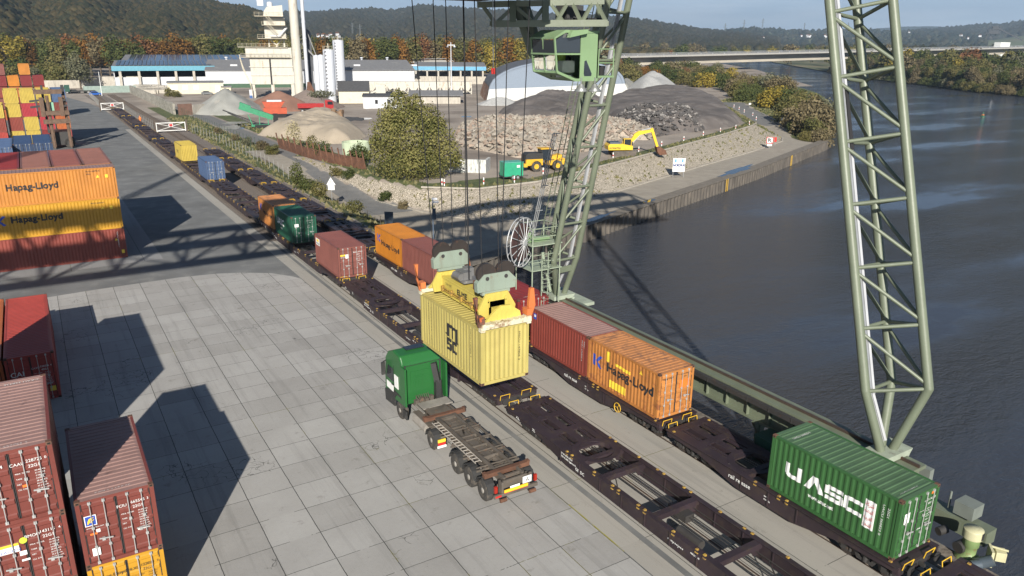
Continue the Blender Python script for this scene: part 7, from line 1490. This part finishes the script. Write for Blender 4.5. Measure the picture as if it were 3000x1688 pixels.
# ================================================================ VEGETATION, HILLS, FAR BACKGROUND
def fol(name, c1, c2, c3=None):
    m = bpy.data.materials.new(name); m.use_nodes = True; nt = m.node_tree; nd = nt.nodes; L = nt.links.new; b = nd['Principled BSDF']; b.inputs['Roughness'].default_value = .75; b.inputs['Specular IOR Level'].default_value = .2
    oi = nd.new('ShaderNodeObjectInfo'); g = nd.new('ShaderNodeNewGeometry'); n = nd.new('ShaderNodeTexNoise'); n.inputs['Scale'].default_value = .28; n.inputs['Detail'].default_value = 3; L(g.outputs['Position'], n.inputs[0])
    wn_ = nd.new('ShaderNodeTexWhiteNoise'); L(g.outputs['Random Per Island'], wn_.inputs[0]) if 0 else None
    ad = nd.new('ShaderNodeMath'); ad.operation = 'MULTIPLY_ADD'; L(g.outputs['Random Per Island'], ad.inputs[0]); ad.inputs[1].default_value = .45; L(n.outputs[0], ad.inputs[2])
    a2 = nd.new('ShaderNodeMath'); a2.operation = 'MULTIPLY_ADD'; L(oi.outputs['Random'], a2.inputs[0]); a2.inputs[1].default_value = .35; L(ad.outputs[0], a2.inputs[2])
    r = nd.new('ShaderNodeValToRGB'); e = r.color_ramp.elements; e[0].position = .45; e[0].color = (*c1, 1); e[1].position = 1.15 if 0 else .98; e[1].color = (*(c3 or c2), 1)
    q = e.new(.75); q.color = (*c2, 1); L(a2.outputs[0], r.inputs[0]); L(r.outputs[0], b.inputs['Base Color']); 
    tr_ = nd.new('ShaderNodeBsdfTranslucent'); ms = nd.new('ShaderNodeMixShader'); ms.inputs[0].default_value = .22; L(r.outputs[0], tr_.inputs[0]); L(b.outputs[0], ms.inputs[1]); L(tr_.outputs[0], ms.inputs[2]); L(ms.outputs[0], nd['Material Output'].inputs[0])
    return m
F_green = fol('dark_green_leaves', (.028, .042, .014), (.055, .075, .022), (.09, .10, .03)); F_olive = fol('olive_leaves', (.06, .065, .022), (.105, .105, .035), (.16, .14, .05)); F_orange = fol('orange_leaves', (.06, .045, .016), (.135, .068, .018), (.22, .108, .024))
F_yellow = fol('yellow_leaves', (.08, .08, .02), (.19, .155, .028), (.33, .25, .045)); F_russet = fol('russet_leaves', (.08, .04, .022), (.16, .07, .03), (.22, .11, .045)); F_brown = fol('brown_autumn_leaves', (.075, .062, .032), (.13, .105, .055), (.19, .155, .085)); F_grey = fol('grey_green_leaves', (.075, .08, .05), (.12, .125, .075), (.17, .165, .10))
F_willow = fol('willow_leaves', (.05, .058, .018), (.125, .13, .038), (.23, .21, .075))
M_bark = mat('bark', (.09, .07, .05), .9, var=.3)
def leaves(lobes, n, s, rnd, squash=.8, droop=0.):
    """n leaf-clump quads on the shells of ellipsoid lobes (cx,cy,cz,rx,ry,rz)"""
    lo = np.array(lobes); wgt = (lo[:, 3]*lo[:, 5]); k = rnd.choice(len(lo), n, p=wgt/wgt.sum()); d = rnd.normal(size=(n, 3)); d /= np.linalg.norm(d, axis=1)[:, None]
    rr = 1-rnd.normal(.1, .17, n); bump = 1+.16*np.sin(d[:, 0]*7+k)*np.sin(d[:, 1]*6+k*2)*np.sin(d[:, 2]*8+k)
    P = lo[k, :3]+d*lo[k, 3:6]*(rr*bump)[:, None]
    nn = d+rnd.normal(0, .55, (n, 3)); nn /= np.linalg.norm(nn, axis=1)[:, None]
    a = np.cross(nn, rnd.normal(size=(n, 3))); a /= np.linalg.norm(a, axis=1)[:, None]; c = np.cross(nn, a); c[:, 2] -= droop
    sz = s*rnd.uniform(.5, 1.3, n)[:, None]
    V = np.stack([P-a*sz*.5, P-c*sz*.42*squash, P+a*sz*.55, P+c*sz*.5*squash], 1).reshape(-1, 3); V[:, 2] = np.maximum(V[:, 2], .02)
    return V, np.arange(n*4).reshape(n, 4)
def tree_meshes(h, r, n, s, seed, low=.22, kind='round', nl=9):
    rnd = np.random.default_rng(seed); lobes = [(0, 0, h*.6, r*.7, r*.7, h*.3)]
    for i in range(nl):
        a = rnd.uniform(0, 6.28); z = h*rnd.uniform(low+.16, .84); rad = r*rnd.uniform(.35, .72)*(1-.55*max(0, (z/h-.55))/.45); q = r*rnd.uniform(.3, .5)
        lobes.append((math.cos(a)*rad, math.sin(a)*rad, z, q, q, q*rnd.uniform(.75, 1.1)*(h/r)*.42+q*.3))
    if low < .1: lobes += [(math.cos(a)*r*.6, math.sin(a)*r*.6, h*.22, r*.42, r*.42, h*.22) for a in rnd.uniform(0, 6.28, 5)]
    V, Fq = leaves(lobes, n, s, rnd); me = bpy.data.meshes.new('crown'); me.from_pydata(V.tolist(), [], Fq.tolist()); me.materials.append(F_green); me.update()
    b = MB(); b.tube((0, 0, -.5), (0, 0, h*.45), h*.022, 7, r2=h*.014)
    for i in range(5): l_ = lobes[1+i % nl]; b.tube((0, 0, h*.2+i*h*.05), (l_[0]*.8, l_[1]*.8, l_[2]), h*.011, 5, r2=h*.003)
    return me, b.mesh('trunk', M_bark)
TV = [tree_meshes(20, 6.2, 2300, 1.05, i, .16) for i in range(5)]; TB = [tree_meshes(6, 3.6, 1700, .55, 20+i, .03, nl=8) for i in range(4)]; TF = [tree_meshes(22, 8, 900, 1.9, 40+i, .1) for i in range(3)]; TC = [tree_meshes(5, 1.4, 900, .3, 60+i, .05, nl=6) for i in range(2)]
def plant(kind, x, y, z, h, fm, label, cat, group, name='tree', w=1.):
    me, tk = random.choice(kind); base = {id(TV): 20, id(TB): 6, id(TF): 22, id(TC): 5}[id(kind)]
    t = empty(name, (x, y, z), random.uniform(0, 6.28), label, cat, group); s = h/base; t.scale = (s*w*random.uniform(.9, 1.12), s*w*random.uniform(.9, 1.12), s)
    o = obj('crown', me, t); ob_mat(o, fm); obj('trunk', tk, t); return t
LBL = {}
for m, s in ((F_green, 'dark green'), (F_olive, 'olive'), (F_orange, 'orange autumn'), (F_yellow, 'yellow autumn'), (F_russet, 'russet'), (F_brown, 'brown'), (F_grey, 'grey-green')): LBL[m.name] = s
random.seed(11)
def pick(ws): return random.choices([F_green, F_olive, F_orange, F_yellow, F_russet, F_brown, F_grey], ws)[0]
MAIN = {2: F_orange, 3: F_orange, 4: F_olive, 10: F_orange, 13: F_olive, 16: F_orange, 18: F_orange, 20: F_orange, 22: F_russet, 24: F_orange, 25: F_orange, 27: F_olive, 39: F_orange, 41: F_yellow, 43: F_orange, 44: F_green, 46: F_orange, 48: F_russet, 51: F_orange, 53: F_orange, 55: F_yellow, 57: F_orange, 58: F_yellow}
i = 0; u = -60
while u < 1590:
    d = 505+20*math.sin(u*.01)+random.uniform(-8, 8) if u < 1350 else 470; x, y = WD(u, d); fm = MAIN.get(i) or pick((5, 3, .6, .7, .8, 1, .3)); h = HT(x, y, 108+random.uniform(-8, 15)+(4 if u > 1300 else 0))
    plant(TV, x, y, 0, max(14, h), fm, '%s tree in the long autumn tree line behind the halls' % LBL[fm.name], 'tree', 'tree line behind the halls', w=1.15); u += 27+random.uniform(-5, 5); i += 1
PW = []
for row, (dd, st) in enumerate(((560, 33), (630, 40))):
    u = -80
    while u < 1750:
        x, y = WD(u, dd+random.uniform(-14, 14)); PW.append((x, y, 0, max(13, HT(x, y, 112+random.uniform(-5, 8))))); u += st+random.uniform(-6, 6)
for u in range(-40, 320, 26):
    x, y = WD(u, 400+random.uniform(-18, 18)); plant(TB, x, y, 0, random.uniform(9, 13), pick((3, 4, .1, .8, .2, 2, 2)), 'bushy tree behind the container stacks', 'tree', 'bushy trees behind the container stacks', w=.8)
x, y, _ = W(238, 262); plant(TV, x, y, 0, 14.5, F_grey, 'grey-green tree beside the bales and the flatbed truck', 'tree', None, w=1.05)
def wood(kind, P, ws, name, label):
    """many crowns merged into one uncountable wood"""
    by = {}
    for x, y, z, h in P: by.setdefault(pick(ws).name, []).append((x, y, z, h))
    V = []; Fq = []; mi = []; o = 0; mats = []; base = {id(TV): 20, id(TB): 6, id(TF): 22}[id(kind)]
    for mi_, (nm_, L_) in enumerate(by.items()):
        mats.append(bpy.data.materials[nm_])
        for x, y, z, h in L_:
            me = random.choice(kind)[0]; n = len(me.vertices); co = np.empty(n*3); me.vertices.foreach_get('co', co); co = co.reshape(-1, 3)*h/base; co[:, :2] *= 1.15; a = random.uniform(0, 6.28)
            V.append(np.stack([co[:, 0]*math.cos(a)-co[:, 1]*math.sin(a)+x, co[:, 0]*math.sin(a)+co[:, 1]*math.cos(a)+y, co[:, 2]+z], 1)); Fq.append(np.arange(n).reshape(-1, 4)+o); mi += [mi_]*(n//4); o += n
    V = np.concatenate(V); Fq = np.concatenate(Fq); me = bpy.data.meshes.new(name); me.vertices.add(len(V)); me.vertices.foreach_set('co', V.ravel()); me.loops.add(Fq.size); me.loops.foreach_set('vertex_index', Fq.ravel()); me.polygons.add(len(Fq)); me.polygons.foreach_set('loop_start', np.arange(0, Fq.size, 4)); me.polygons.foreach_set('loop_total', np.full(len(Fq), 4)); me.polygons.foreach_set('material_index', mi); me.update(calc_edges=True)
    for m in mats: me.materials.append(m)
    tag(obj(name, me), label, 'wood', kind='stuff')
wood(TV, PW, (5, 4, .7, .6, .7, 1.5, 2), 'back_wood', 'mixed wood standing right behind the autumn tree line')
# harbour-side bushes
BG = 'bushes along the ramp and river'
def bush(u, v, h, fm, z=0, lb=None, w=1.):
    x, y, _ = W(u, v, z); zz_ = H(x, y) if (28 < x < 341 and 60 < y < 262) else z
    if zz_ < -5.3: return
    plant(TB, x, y, max(zz_, -4.6), h, fm, lb or '%s bush on the river side of the ramp' % LBL[fm.name], 'bush', None if lb else BG, name='bush', w=w)
bush(2262, 330, 7.5, F_yellow, -2, 'round bright yellow bush at the bend of the ramp', 1.15); bush(2236, 318, 5, F_yellow, -1.5, 'smaller yellow bush just left of the round yellow one')
for u, v, h, f in ((2305, 352, 7, F_olive), (2335, 362, 7.5, F_brown), (2362, 374, 8, F_brown), (2385, 383, 7.5, F_olive), (2405, 392, 5, F_brown), (2400, 366, 9, F_brown), (2375, 352, 9, F_brown), (2345, 340, 8.5, F_olive), (2318, 330, 8, F_green), (2290, 315, 8, F_brown), (2418, 352, 8, F_grey), (2330, 392-20, 4, F_green), (2360, 391, 3, F_olive), (2410, 335, 8, F_grey),
                   (2262, 292, 8.5, F_brown), (2300, 296, 8.5, F_brown), (2245, 280, 9, F_grey), (2285, 282, 9, F_grey), (2216, 300, 6, F_green), (2190, 302, 6.5, F_green), (2172, 306, 5.5, F_green), (2160, 292, 7, F_olive), (2150, 278, 7.5, F_brown), (2130, 272, 7.5, F_green), (2180, 278, 8, F_brown), (2205, 272, 8, F_olive), (2110, 262, 7.5, F_green), (2140, 252, 9, F_yellow), (2165, 255, 8, F_brown)): bush(u, v, h, f, -1)
for k in range(46):
    u = random.uniform(1800, 2110); v = 258-(2110-u)*.035+random.uniform(-34, 2); f = pick((3, 3, .5, .3, .8, 4, 1)); x, y, _ = W(u, v); plant(TB, x, y, 0, random.uniform(5.5, 8.5), f, '%s shrub between the gravel heaps and the bridge' % LBL[f.name], 'bush', 'shrubs between the gravel heaps and the bridge', name='bush', w=1.2)
for k in range(44):
    u = random.uniform(1560, 2060); x, y = WD(u, random.uniform(420, 640)); f = pick((3, 3, .2, .3, .5, 4, 2)); plant(TB, x, y, 0, random.uniform(7, 11), f, '%s low tree before the bridge' % LBL[f.name], 'tree', 'low trees before the bridge', w=1.2)
PW = []
SH = [(631, 465), (540, 361), (501, 301), (456, 243), (436, 206), (428, 150), (420, 90)]
for row in range(8):
    for (x0, y0), (x1, y1) in zip(SH, SH[1:]):
        n = max(2, int(math.dist((x0, y0), (x1, y1))/(8+row*1.2)))
        for i in range(n):
            t_ = (i+random.random()*.8)/n; x = x0+(x1-x0)*t_; y = y0+(y1-y0)*t_; q = math.hypot(x, y); e = (q+5+row*13+random.uniform(-3, 3))/q; f = pick((6, 4, .02, .2, .05, 4, 1.5))
            hh = (random.uniform(4, 7), random.uniform(9, 12), 12, 14, 15, 16, 17, 18)[row]*random.uniform(.85, 1.15)
            if row < 3: plant(TB if row == 0 else TV, x*e, y*e, -4.5, hh, f, '%s tree in the dense wood on the far river bank' % LBL[f.name], 'tree', 'trees on the far river bank', w=1.15)
            else: PW.append((x*e, y*e, -4.5, hh))
wood(TV, PW, (6, 4, .02, .2, .05, 4, 1.5), 'far_bank_wood', 'dense wood behind the first trees of the far river bank')
PW = []
for k in range(120):
    u = random.uniform(1480, 3080); d = random.uniform(930, 1500); x, y = WD(u, d); f = pick((4, 4, .2, 1, .4, 4, 2)); PW.append((x, y, -3, random.uniform(17, 25)))
for k in range(40):
    x, y = WD(random.uniform(2500, 3080), random.uniform(600, 900)); f = pick((4, 4, .1, .4, .3, 4, 2)); PW.append((x, y, -4, random.uniform(18, 23)))
wood(TF, PW, (4, 4, .2, 1, .4, 4, 2), 'bridge_wood', 'mixed autumn wood beyond the bridge')
# the big willow
def special(name, u, v, z, h, lobes, n, s, fm, label, cat='tree', seed=5, droop=.25, limbs=True):
    x, y, _ = W(u, v, z); z = H(x, y) if (x > 28 and 60 < y < 262) else 0; t = empty(name, (x, y, z), site(u, v, z)[2], label, cat)
    V, Fq = leaves(lobes, n, s, np.random.default_rng(seed), droop=droop); me = bpy.data.meshes.new('crown'); me.from_pydata(V.tolist(), [], Fq.tolist()); me.materials.append(fm); me.update(); obj('crown', me, t)
    b = MB().tube((0, 0, -.6), (0, 0, h*.4), h*.035, 8, r2=h*.02)
    if limbs:
        for l_ in lobes[:7]: b.tube((0, 0, h*.12), (l_[0], l_[1], l_[2]), h*.014, 6, r2=h*.004)
    b.build('trunk', M_bark, t); return t
special('willow_tree', 1212, 520, 0, 13, [(0, 0, 6.4, 4.4, 3.8, 4.2), (-3.6, -.5, 6.4, 2.6, 2.6, 3.0), (3.3, -.3, 6.0, 2.8, 2.6, 3.0), (-1.4, .4, 10.0, 2.4, 2.2, 2.4), (-4.8, 0, 3.4, 1.9, 2.0, 2.4), (5.2, -.4, 3.6, 2.0, 2, 2.2), (1.9, .2, 9.0, 2.4, 2, 2.0), (-3.2, .2, 9.0, 1.9, 1.7, 1.8), (0, -2.2, 2.6, 3.4, 2.0, 2.6), (-1.9, 0, 12.0, 1.0, .9, 1.2), (2.8, -1.6, 2.0, 2.4, 1.5, 1.9), (-2.8, -1.6, 2.0, 2.4, 1.5, 1.9), (6.6, 0, 2.6, 1.0, 1, 1.3), (3.9, 0, 8.0, 1.2, 1.2, 1.2), (.6, 0, 11.2, 1.1, 1, 1.2), (-5.6, 0, 5.4, .9, 1, 1.2)], 26000, .30, F_willow, 'big bushy olive willow standing at the corner of the paved embankment')
special('bush', 1052, 482, 0, 3.4, [(0, 0, 1.8, 1.5, 1.4, 1.6), (-.9, 0, 1.2, 1, 1, 1.1), (1, 0, 1.3, 1, 1, 1.2)], 2400, .28, F_green, 'dark green bush in front of the round tank', 'bush')
special('sapling', 862, 440, 0, 5.2, [(0, 0, 2.9, 1.5, 1.5, 2.2), (.3, 0, 4.4, .8, .8, 1.1)], 900, .26, fol('straw_leaves', (.22, .19, .10), (.34, .29, .16), (.42, .37, .22)), 'thin straw-coloured sapling in front of the sand heap', 'tree', droop=0)
special('bush', 916, 452, 0, 3.6, [(0, 0, 1.9, 1.0, 1.0, 1.6)], 650, .26, F_olive, 'thin olive shrub right of the straw-coloured sapling', 'bush'); special('bush', 948, 468, 0, 3.4, [(0, 0, 1.7, 1.3, 1.1, 1.6), (.7, 0, 1.0, .9, .9, .9)], 1300, .26, F_green, 'leafy green shrub against the rusty fence', 'bush')
special('bush', 872, 560, -1, 3.4, [(0, 0, 1.7, .9, .9, 1.7), (.5, 0, .8, 1.0, .9, .8)], 1500, .22, F_green, 'upright green bush by the road fence', 'bush', seed=9); special('bush', 905, 572, -1, 2, [(0, 0, .9, 1.3, 1.0, .9)], 1300, .2, F_green, 'low green bush right of the upright one', 'bush', seed=10); special('bush', 938, 596, -1.2, 2.3, [(0, 0, 1.1, 1.0, .9, 1.1)], 1100, .2, F_olive, 'yellowish bush below the triangular sign', 'bush', seed=11); special('bush', 1040, 640, -1.8, 1.8, [(0, 0, .8, 1.1, .9, .8)], 1000, .2, F_olive, 'shaded bush at the end of the grassy slope', 'bush', seed=12)
special('bush', 945, 342, 0, 2.2, [(0, 0, 1.0, 3.2, 2, 1.0)], 900, .4, F_grey, 'low scrub on top of the sand heap', 'bush').location.z = 5.0
for k, (u, v, h) in enumerate(((500, 283, 3), (520, 285, 2.5), (770, 440, 2), (800, 452, 2), (985, 500, 1.6), (1020, 507, 1.5), (1130, 545, 1.6), (1180, 560, 1.3), (640, 392, 1.6), (690, 412, 1.5), (725, 427, 1.7))): x, y, _ = W(u, v); plant(TB, x, y, H(x, y) if x > 28 and y < 262 else 0, h, pick((3, 4, 0, .3, .3, 4, 1)), 'low weedy shrub beside the road fence', 'bush', 'low roadside shrubs', name='bush', w=1.2)
# grass tufts on verges
rnd = np.random.default_rng(3); pts = []
px = rnd.uniform(29.5, 240, 60000); py = rnd.uniform(64, 225, 60000); zg, dl, dm, dt, land, dpr = Hfull(px, py); d2 = dline(px, py, TOP+[(172, 153), (186, 173), (207, 204)])
ok = land & (((px > 30) & (px < 37.5) & (dl > .3) & (py > 66)) | ((dm < .01) & (d2 < 2.4)) | ((px > 42.8) & (px < 46.5) & (py > 114) & (py < 200)) | (dpr < 5) | ((dl > .5) & (dm > 1.2) & (px > 163)) | ((dm > .5) & (dl > .5) & (px > 38.5) & (px < 163) & (rnd.random(60000) < .25)))
px, py, zg = px[ok], py[ok], zg[ok]; n = len(px); a = rnd.uniform(0, 6.28, n); s = rnd.uniform(.12, .38, n)
V = np.stack([np.stack([px-np.cos(a)*s, py-np.sin(a)*s, zg-.03], 1), np.stack([px+np.cos(a)*s, py+np.sin(a)*s, zg-.03], 1), np.stack([px+rnd.uniform(-.15, .15, n), py+rnd.uniform(-.15, .15, n), zg+s*1.3], 1)], 1).reshape(-1, 3)
me = bpy.data.meshes.new('grass'); me.from_pydata(V.tolist(), [], np.arange(n*3).reshape(n, 3).tolist()); me.materials.append(fol('grass_blades', (.05, .065, .018), (.095, .105, .035), (.20, .18, .09))); tag(obj('grass', me), 'rough grass and weeds along the verges', 'grass', kind='stuff')
# ---- hills
M_hill = mat('wooded_slope', (.035, .042, .022), .95, var=.3, vs=.01, coord='World', bump=1, bs=.08)
def hill(prof, D0, D1, name, foot=-4, amp=.08, seed=1, back=500, m=M_hill, rows=26, step=12, power=.8):
    us = np.arange(prof[0][0], prof[-1][0]+1, step); vv = np.interp(us, [p[0] for p in prof], [p[1] for p in prof]); rnd = np.random.default_rng(seed); ph = rnd.uniform(0, 6.28, 12)
    vs = []; zr = []
    for i, u in enumerate(us):
        x1, y1 = WD(u, D1); top = HT(x1, y1, vv[i]); zr.append(top)
        for j in range(rows+4):
            t = j/rows
            if t <= 1:
                D = D0+(D1-D0)*t; z = foot+(top-foot)*t**power; z += (top-foot)*amp*math.sin(math.pi*t)*sum(math.sin(u*.006*(q+1)+ph[q]+t*4*math.cos(ph[q+5])) for q in range(5))
            else: D = D1+back*(t-1)*6; z = top-(t-1)*2*(top-foot)
            x, y = WD(u, D); vs.append((x, y, z))
    R_ = rows+4; b = MB(); b.add(vs, [(i*R_+j, (i+1)*R_+j, (i+1)*R_+j+1, i*R_+j+1) for i in range(len(us)-1) for j in range(R_-1)], 0, True); struct(b, name, m); return np.array(vs).reshape(len(us), R_, 3), rows
def canopy(V, rows, n, r0_, seed, mats, name, label, jmin=0, faces=80, zadd=.2, tmin=0.):
    """tree crowns scattered over a hill grid as one wood"""
    rnd = np.random.default_rng(seed); bm = bmesh.new(); bmesh.ops.create_icosphere(bm, subdivisions=2 if faces == 80 else 1, radius=1); bv = np.array([v.co[:] for v in bm.verts]); bf = np.array([[v.index for v in f.verts] for f in bm.faces]); bm.free()
    nu = V.shape[0]; a = rnd.uniform(0, nu-1.001, n); t = tmin+(rows-.01-tmin)*rnd.random(n); i = a.astype(int); j = t.astype(int); fa = (a-i)[:, None]; ft = (t-j)[:, None]
    P = V[i, j]*(1-fa)*(1-ft)+V[i+1, j]*fa*(1-ft)+V[i, j+1]*(1-fa)*ft+V[i+1, j+1]*fa*ft
    rr = r0_*rnd.uniform(.6, 1.25, n); jit = rnd.uniform(.72, 1.25, (n, len(bv), 1)); A = bv[None]*jit*rr[:, None, None]*np.array([1, 1, 1.15]); A = A+P[:, None]+np.array([0, 0, 1])*rr[:, None, None]*zadd
    F = (bf[None]+np.arange(n)[:, None, None]*len(bv)).reshape(-1, 3); me = bpy.data.meshes.new(name); me.vertices.add(n*len(bv)); me.vertices.foreach_set('co', A.ravel()); me.loops.add(F.size); me.loops.foreach_set('vertex_index', F.ravel()); me.polygons.add(len(F)); me.polygons.foreach_set('loop_start', np.arange(0, F.size, 3)); me.polygons.foreach_set('loop_total', np.full(len(F), 3)); me.update(calc_edges=True); me.materials.append(mats)
    tag(obj(name, me), label, 'wood', kind='stuff')
F_hill = fol('hill_wood_leaves', (.019, .025, .013), (.038, .041, .021), (.080, .064, .030)); F_hill2 = fol('far_wood_leaves', (.017, .024, .017), (.030, .037, .024), (.052, .048, .030))
nt = F_hill.node_tree
LV, rw_ = hill([(-500, -253), (0, -153), (300, -63), (480, -23), (600, -1), (680, 11), (740, 21), (800, 33), (850, 53), (900, 77), (960, 107)], 640, 1350, 'hills', amp=.035, seed=2)
canopy(LV, rw_, 30000, 5.6, 3, F_hill, 'hillside_forest', 'dark mixed wood covering the steep hill on the left', faces=20)
MV, r2_ = hill([(560, 71), (700, 59), (820, 49), (886, 43), (970, 45), (1060, 37), (1130, 33), (1180, 38), (1215, 33), (1250, 23), (1290, 27), (1340, 30), (1450, 37), (1560, 44), (1650, 51), (1750, 59), (1841, 67), (1880, 74), (1930, 83), (2000, 95), (2060, 102), (2120, 109), (2200, 119)], 1500, 3200, 'hills', amp=.03, seed=4, step=10)
canopy(MV, r2_, 14000, 11, 5, F_hill2, 'forest_ridge', 'bluish wooded ridge behind the harbour in the middle distance', faces=20)
M_field = mat('hill_fields', (.10, .115, .045), .95, var=.3, vs=.0015, spots=(.24, .15, .075), sp=(.5, .62), ss=.0022, coord='World')
FV, r3_ = hill([(1850, 115), (1950, 105), (2040, 99), (2062, 91), (2130, 87), (2200, 91), (2300, 92), (2390, 91), (2500, 93), (2620, 95), (2760, 103)], 2600, 4600, 'hills', amp=.03, seed=6, m=M_field)
canopy(FV, r3_, 1500, 12, 7, F_hill2, 'distant_woods', 'scattered far woods on the low hills across the river', faces=20)
RV, r4_ = hill([(2500, 107), (2640, 93), (2700, 84), (2780, 81), (2850, 73), (2920, 59), (3000, 45), (3150, 29), (3400, 19)], 3300, 5600, 'hills', amp=.04, seed=8, m=M_field)
canopy(RV, r4_, 5000, 19, 9, F_hill2, 'distant_forest', 'wooded far hill at the right edge of the view', faces=20, tmin=9)
hill([(2350, 96), (2450, 84), (2530, 78), (2600, 77), (2660, 80), (2740, 88)], 7300, 8300, 'hills', amp=.01, seed=10, back=100)
# valley woods and village between tree line and hills
b = MB(); n = 0
def flatgrid(u0, u1, d0, d1): return np.array([[(*WD(u, d), -2) for d in np.linspace(d0, d1, 8)] for u in np.linspace(u0, u1, 40)])
canopy(flatgrid(650, 1900, 900, 1600), 7, 6000, 6, 13, F_hill, 'valley_wood', 'olive and brown wood filling the valley behind the tree line', faces=80, zadd=1.0)
canopy(flatgrid(1500, 3200, 1500, 2900), 7, 3000, 9, 14, F_hill, 'riverside_woods', 'distant riverside woods beyond the bridge', faces=20, zadd=1.0)
random.seed(5); hb = None
for k, (u, v, D) in enumerate([(900+random.uniform(0, 130), 90+random.uniform(-4, 12), 1500) for _ in range(3)]+[(1005+random.uniform(-12, 30), 98+random.uniform(-5, 6), 1400) for _ in range(5)]+[(725, 106, 1100), (300+random.uniform(80, 120), 112, 800), (1140, 116, 1300), (2055, 100, 2500), (2260, 101, 2600), (2282, 103, 2600), (2160, 107, 2500), (2545, 92, 4000)]+[(2290+random.uniform(-20, 40), 102+random.uniform(-2, 2), 2600) for _ in range(6)]+[(random.uniform(2620, 3000), random.uniform(98, 108), 2800) for _ in range(8)]):
    x, y = WD(u, D); z = HT(x, y, v)-4; big = 1.2 if u == 725 else .42
    if hb is None or big > 1: t = empty('village_house', (x, y, z), random.uniform(-.5, .5), 'small white house among the far trees' if big < 1 else 'large white block among the far trees', 'house', 'far white houses'); MB().box((-6*big, -4, -3), (6*big, 4, 4.5*big)).build('wall', M_sheet, t); MB().prism([(-4.4, 4.5*big), (0, 4.5*big+2.2), (4.4, 4.5*big)], -6.3*big, 6.3*big, 'x').build('roof', M_roofg if k % 3 else M_rust, t); hb = t if big < 1 else hb
    else: c = copy_tree(hb); c.location = (x, y, z); c.rotation_euler = (0, 0, random.uniform(-.6, .9))
# pylons
M_pyl = mat('pylon_grey', (.10, .11, .115), .7)
pm = None
for u, v, vt, D, lb in ((452, 112, 50, 900, 'nearest lattice pylon in front of the left hill'), (604, 68, 33, 1500, 'pylon on the left hill slope right of the nearest one'), (665, 100, 52, 1300, 'pylon with tall mast near the meadow'), (680, 80, 50, 1600, 'faint pylon just right of the tall mast one'), (1092, 105, 70, 1500, 'pylon on the village hillside'), (1072, 98, 66, 1600, 'faint pylon left of the village hillside one'), (2057, 100, 68, 3200, 'leftmost pylon on the right skyline'), (2106, 86, 58, 3600, 'thin pylon near the wooded knoll'), (2155, 84, 54, 3600, 'tallest pylon on the right skyline'), (2266, 86, 66, 3800, 'wide-armed pylon above the brown field'), (2381, 86, 66, 4000, 'pylon left of the near crane leg'), (2330, 98, 82, 3000, 'low pylon below the brown field'), (2852, 72, 64, 4800, 'red and white mast on the far right hill')):
    x, y = WD(u, D); z0_ = HT(x, y, v); h = HT(x, y, vt)-z0_
    t = empty('pylon', (x, y, z0_), site(u, 400)[2], lb, 'pylon', 'power pylons'); b = MB(); r = max(.12, D*.00016); wd_ = h*.07
    for sx in (-1, 1):
        for sy in (-1, 1): b.tube((sx*wd_, sy*wd_, 0), (sx*.3, sy*.3, h), r, 4)
    for k in range(7): z_ = h*k/7; q = wd_*(1-k/7); q2 = wd_*(1-(k+1)/7); b.bar((-q, -q, z_), (q2, -q2, z_+h/7), r*1.3, r*1.3); b.bar((q, -q, z_), (-q2, -q2, z_+h/7), r*1.3, r*1.3)
    b.build('tower', M_pyl, t); b = MB()
    for f, a in ((.62, .20), (.77, .16), (.9, .11)): b.bar((-h*a, 0, h*f), (h*a, 0, h*f), r*1.6, r*1.6)
    b.build('crossarm', M_pyl, t)
x, y = WD(2768, 1900); t = empty('gravel_plant', (x, y, HT(x, y, 112)), site(2768, 400)[2], 'dark gravel works tower with a long conveyor above the far trees', 'plant tower'); b = MB()
for i in range(3): b.box((-12, -6, i*8), (12, 6, i*8+1)); [b.box((sx-.6, -.6, i*8), (sx+.6, .6, i*8+8)) for sx in (-11, -4, 4, 11)]
b.box((-8, -5, 9), (9, 5, 15)); b.box((-3, -4, 17), (8, 4, 23)); b.build('frame', M_shadeg, t); b = MB(); b.bar((5, 0, 20), (52, 0, -4), 3, 2.2); b.build('conveyor', M_shadeg, t)
x, y = WD(2797, 1500); thing(MB().box((-14, -5, -20), (14, 5, 3)), 'white_building', M_white, 'white low building in front of the gravel works', 'building', loc=(x, y, HT(x, y, 130)))
# distant meadow patch behind the plant
# ---- air
hzm = bpy.data.materials.new('haze'); hzm.use_nodes = True; nd = hzm.node_tree.nodes; nd.remove(nd['Principled BSDF']); pv = nd.new('ShaderNodeVolumePrincipled'); pv.inputs['Color'].default_value = (.58, .78, 1, 1); pv.inputs['Density'].default_value = .000125; pv.inputs['Anisotropy'].default_value = .2
hzm.node_tree.links.new(pv.outputs[0], nd['Material Output'].inputs['Volume'])
struct(MB().box((-4500, -700, -16), (9000, 8500, 420)), 'haze', hzm, kind='stuff')
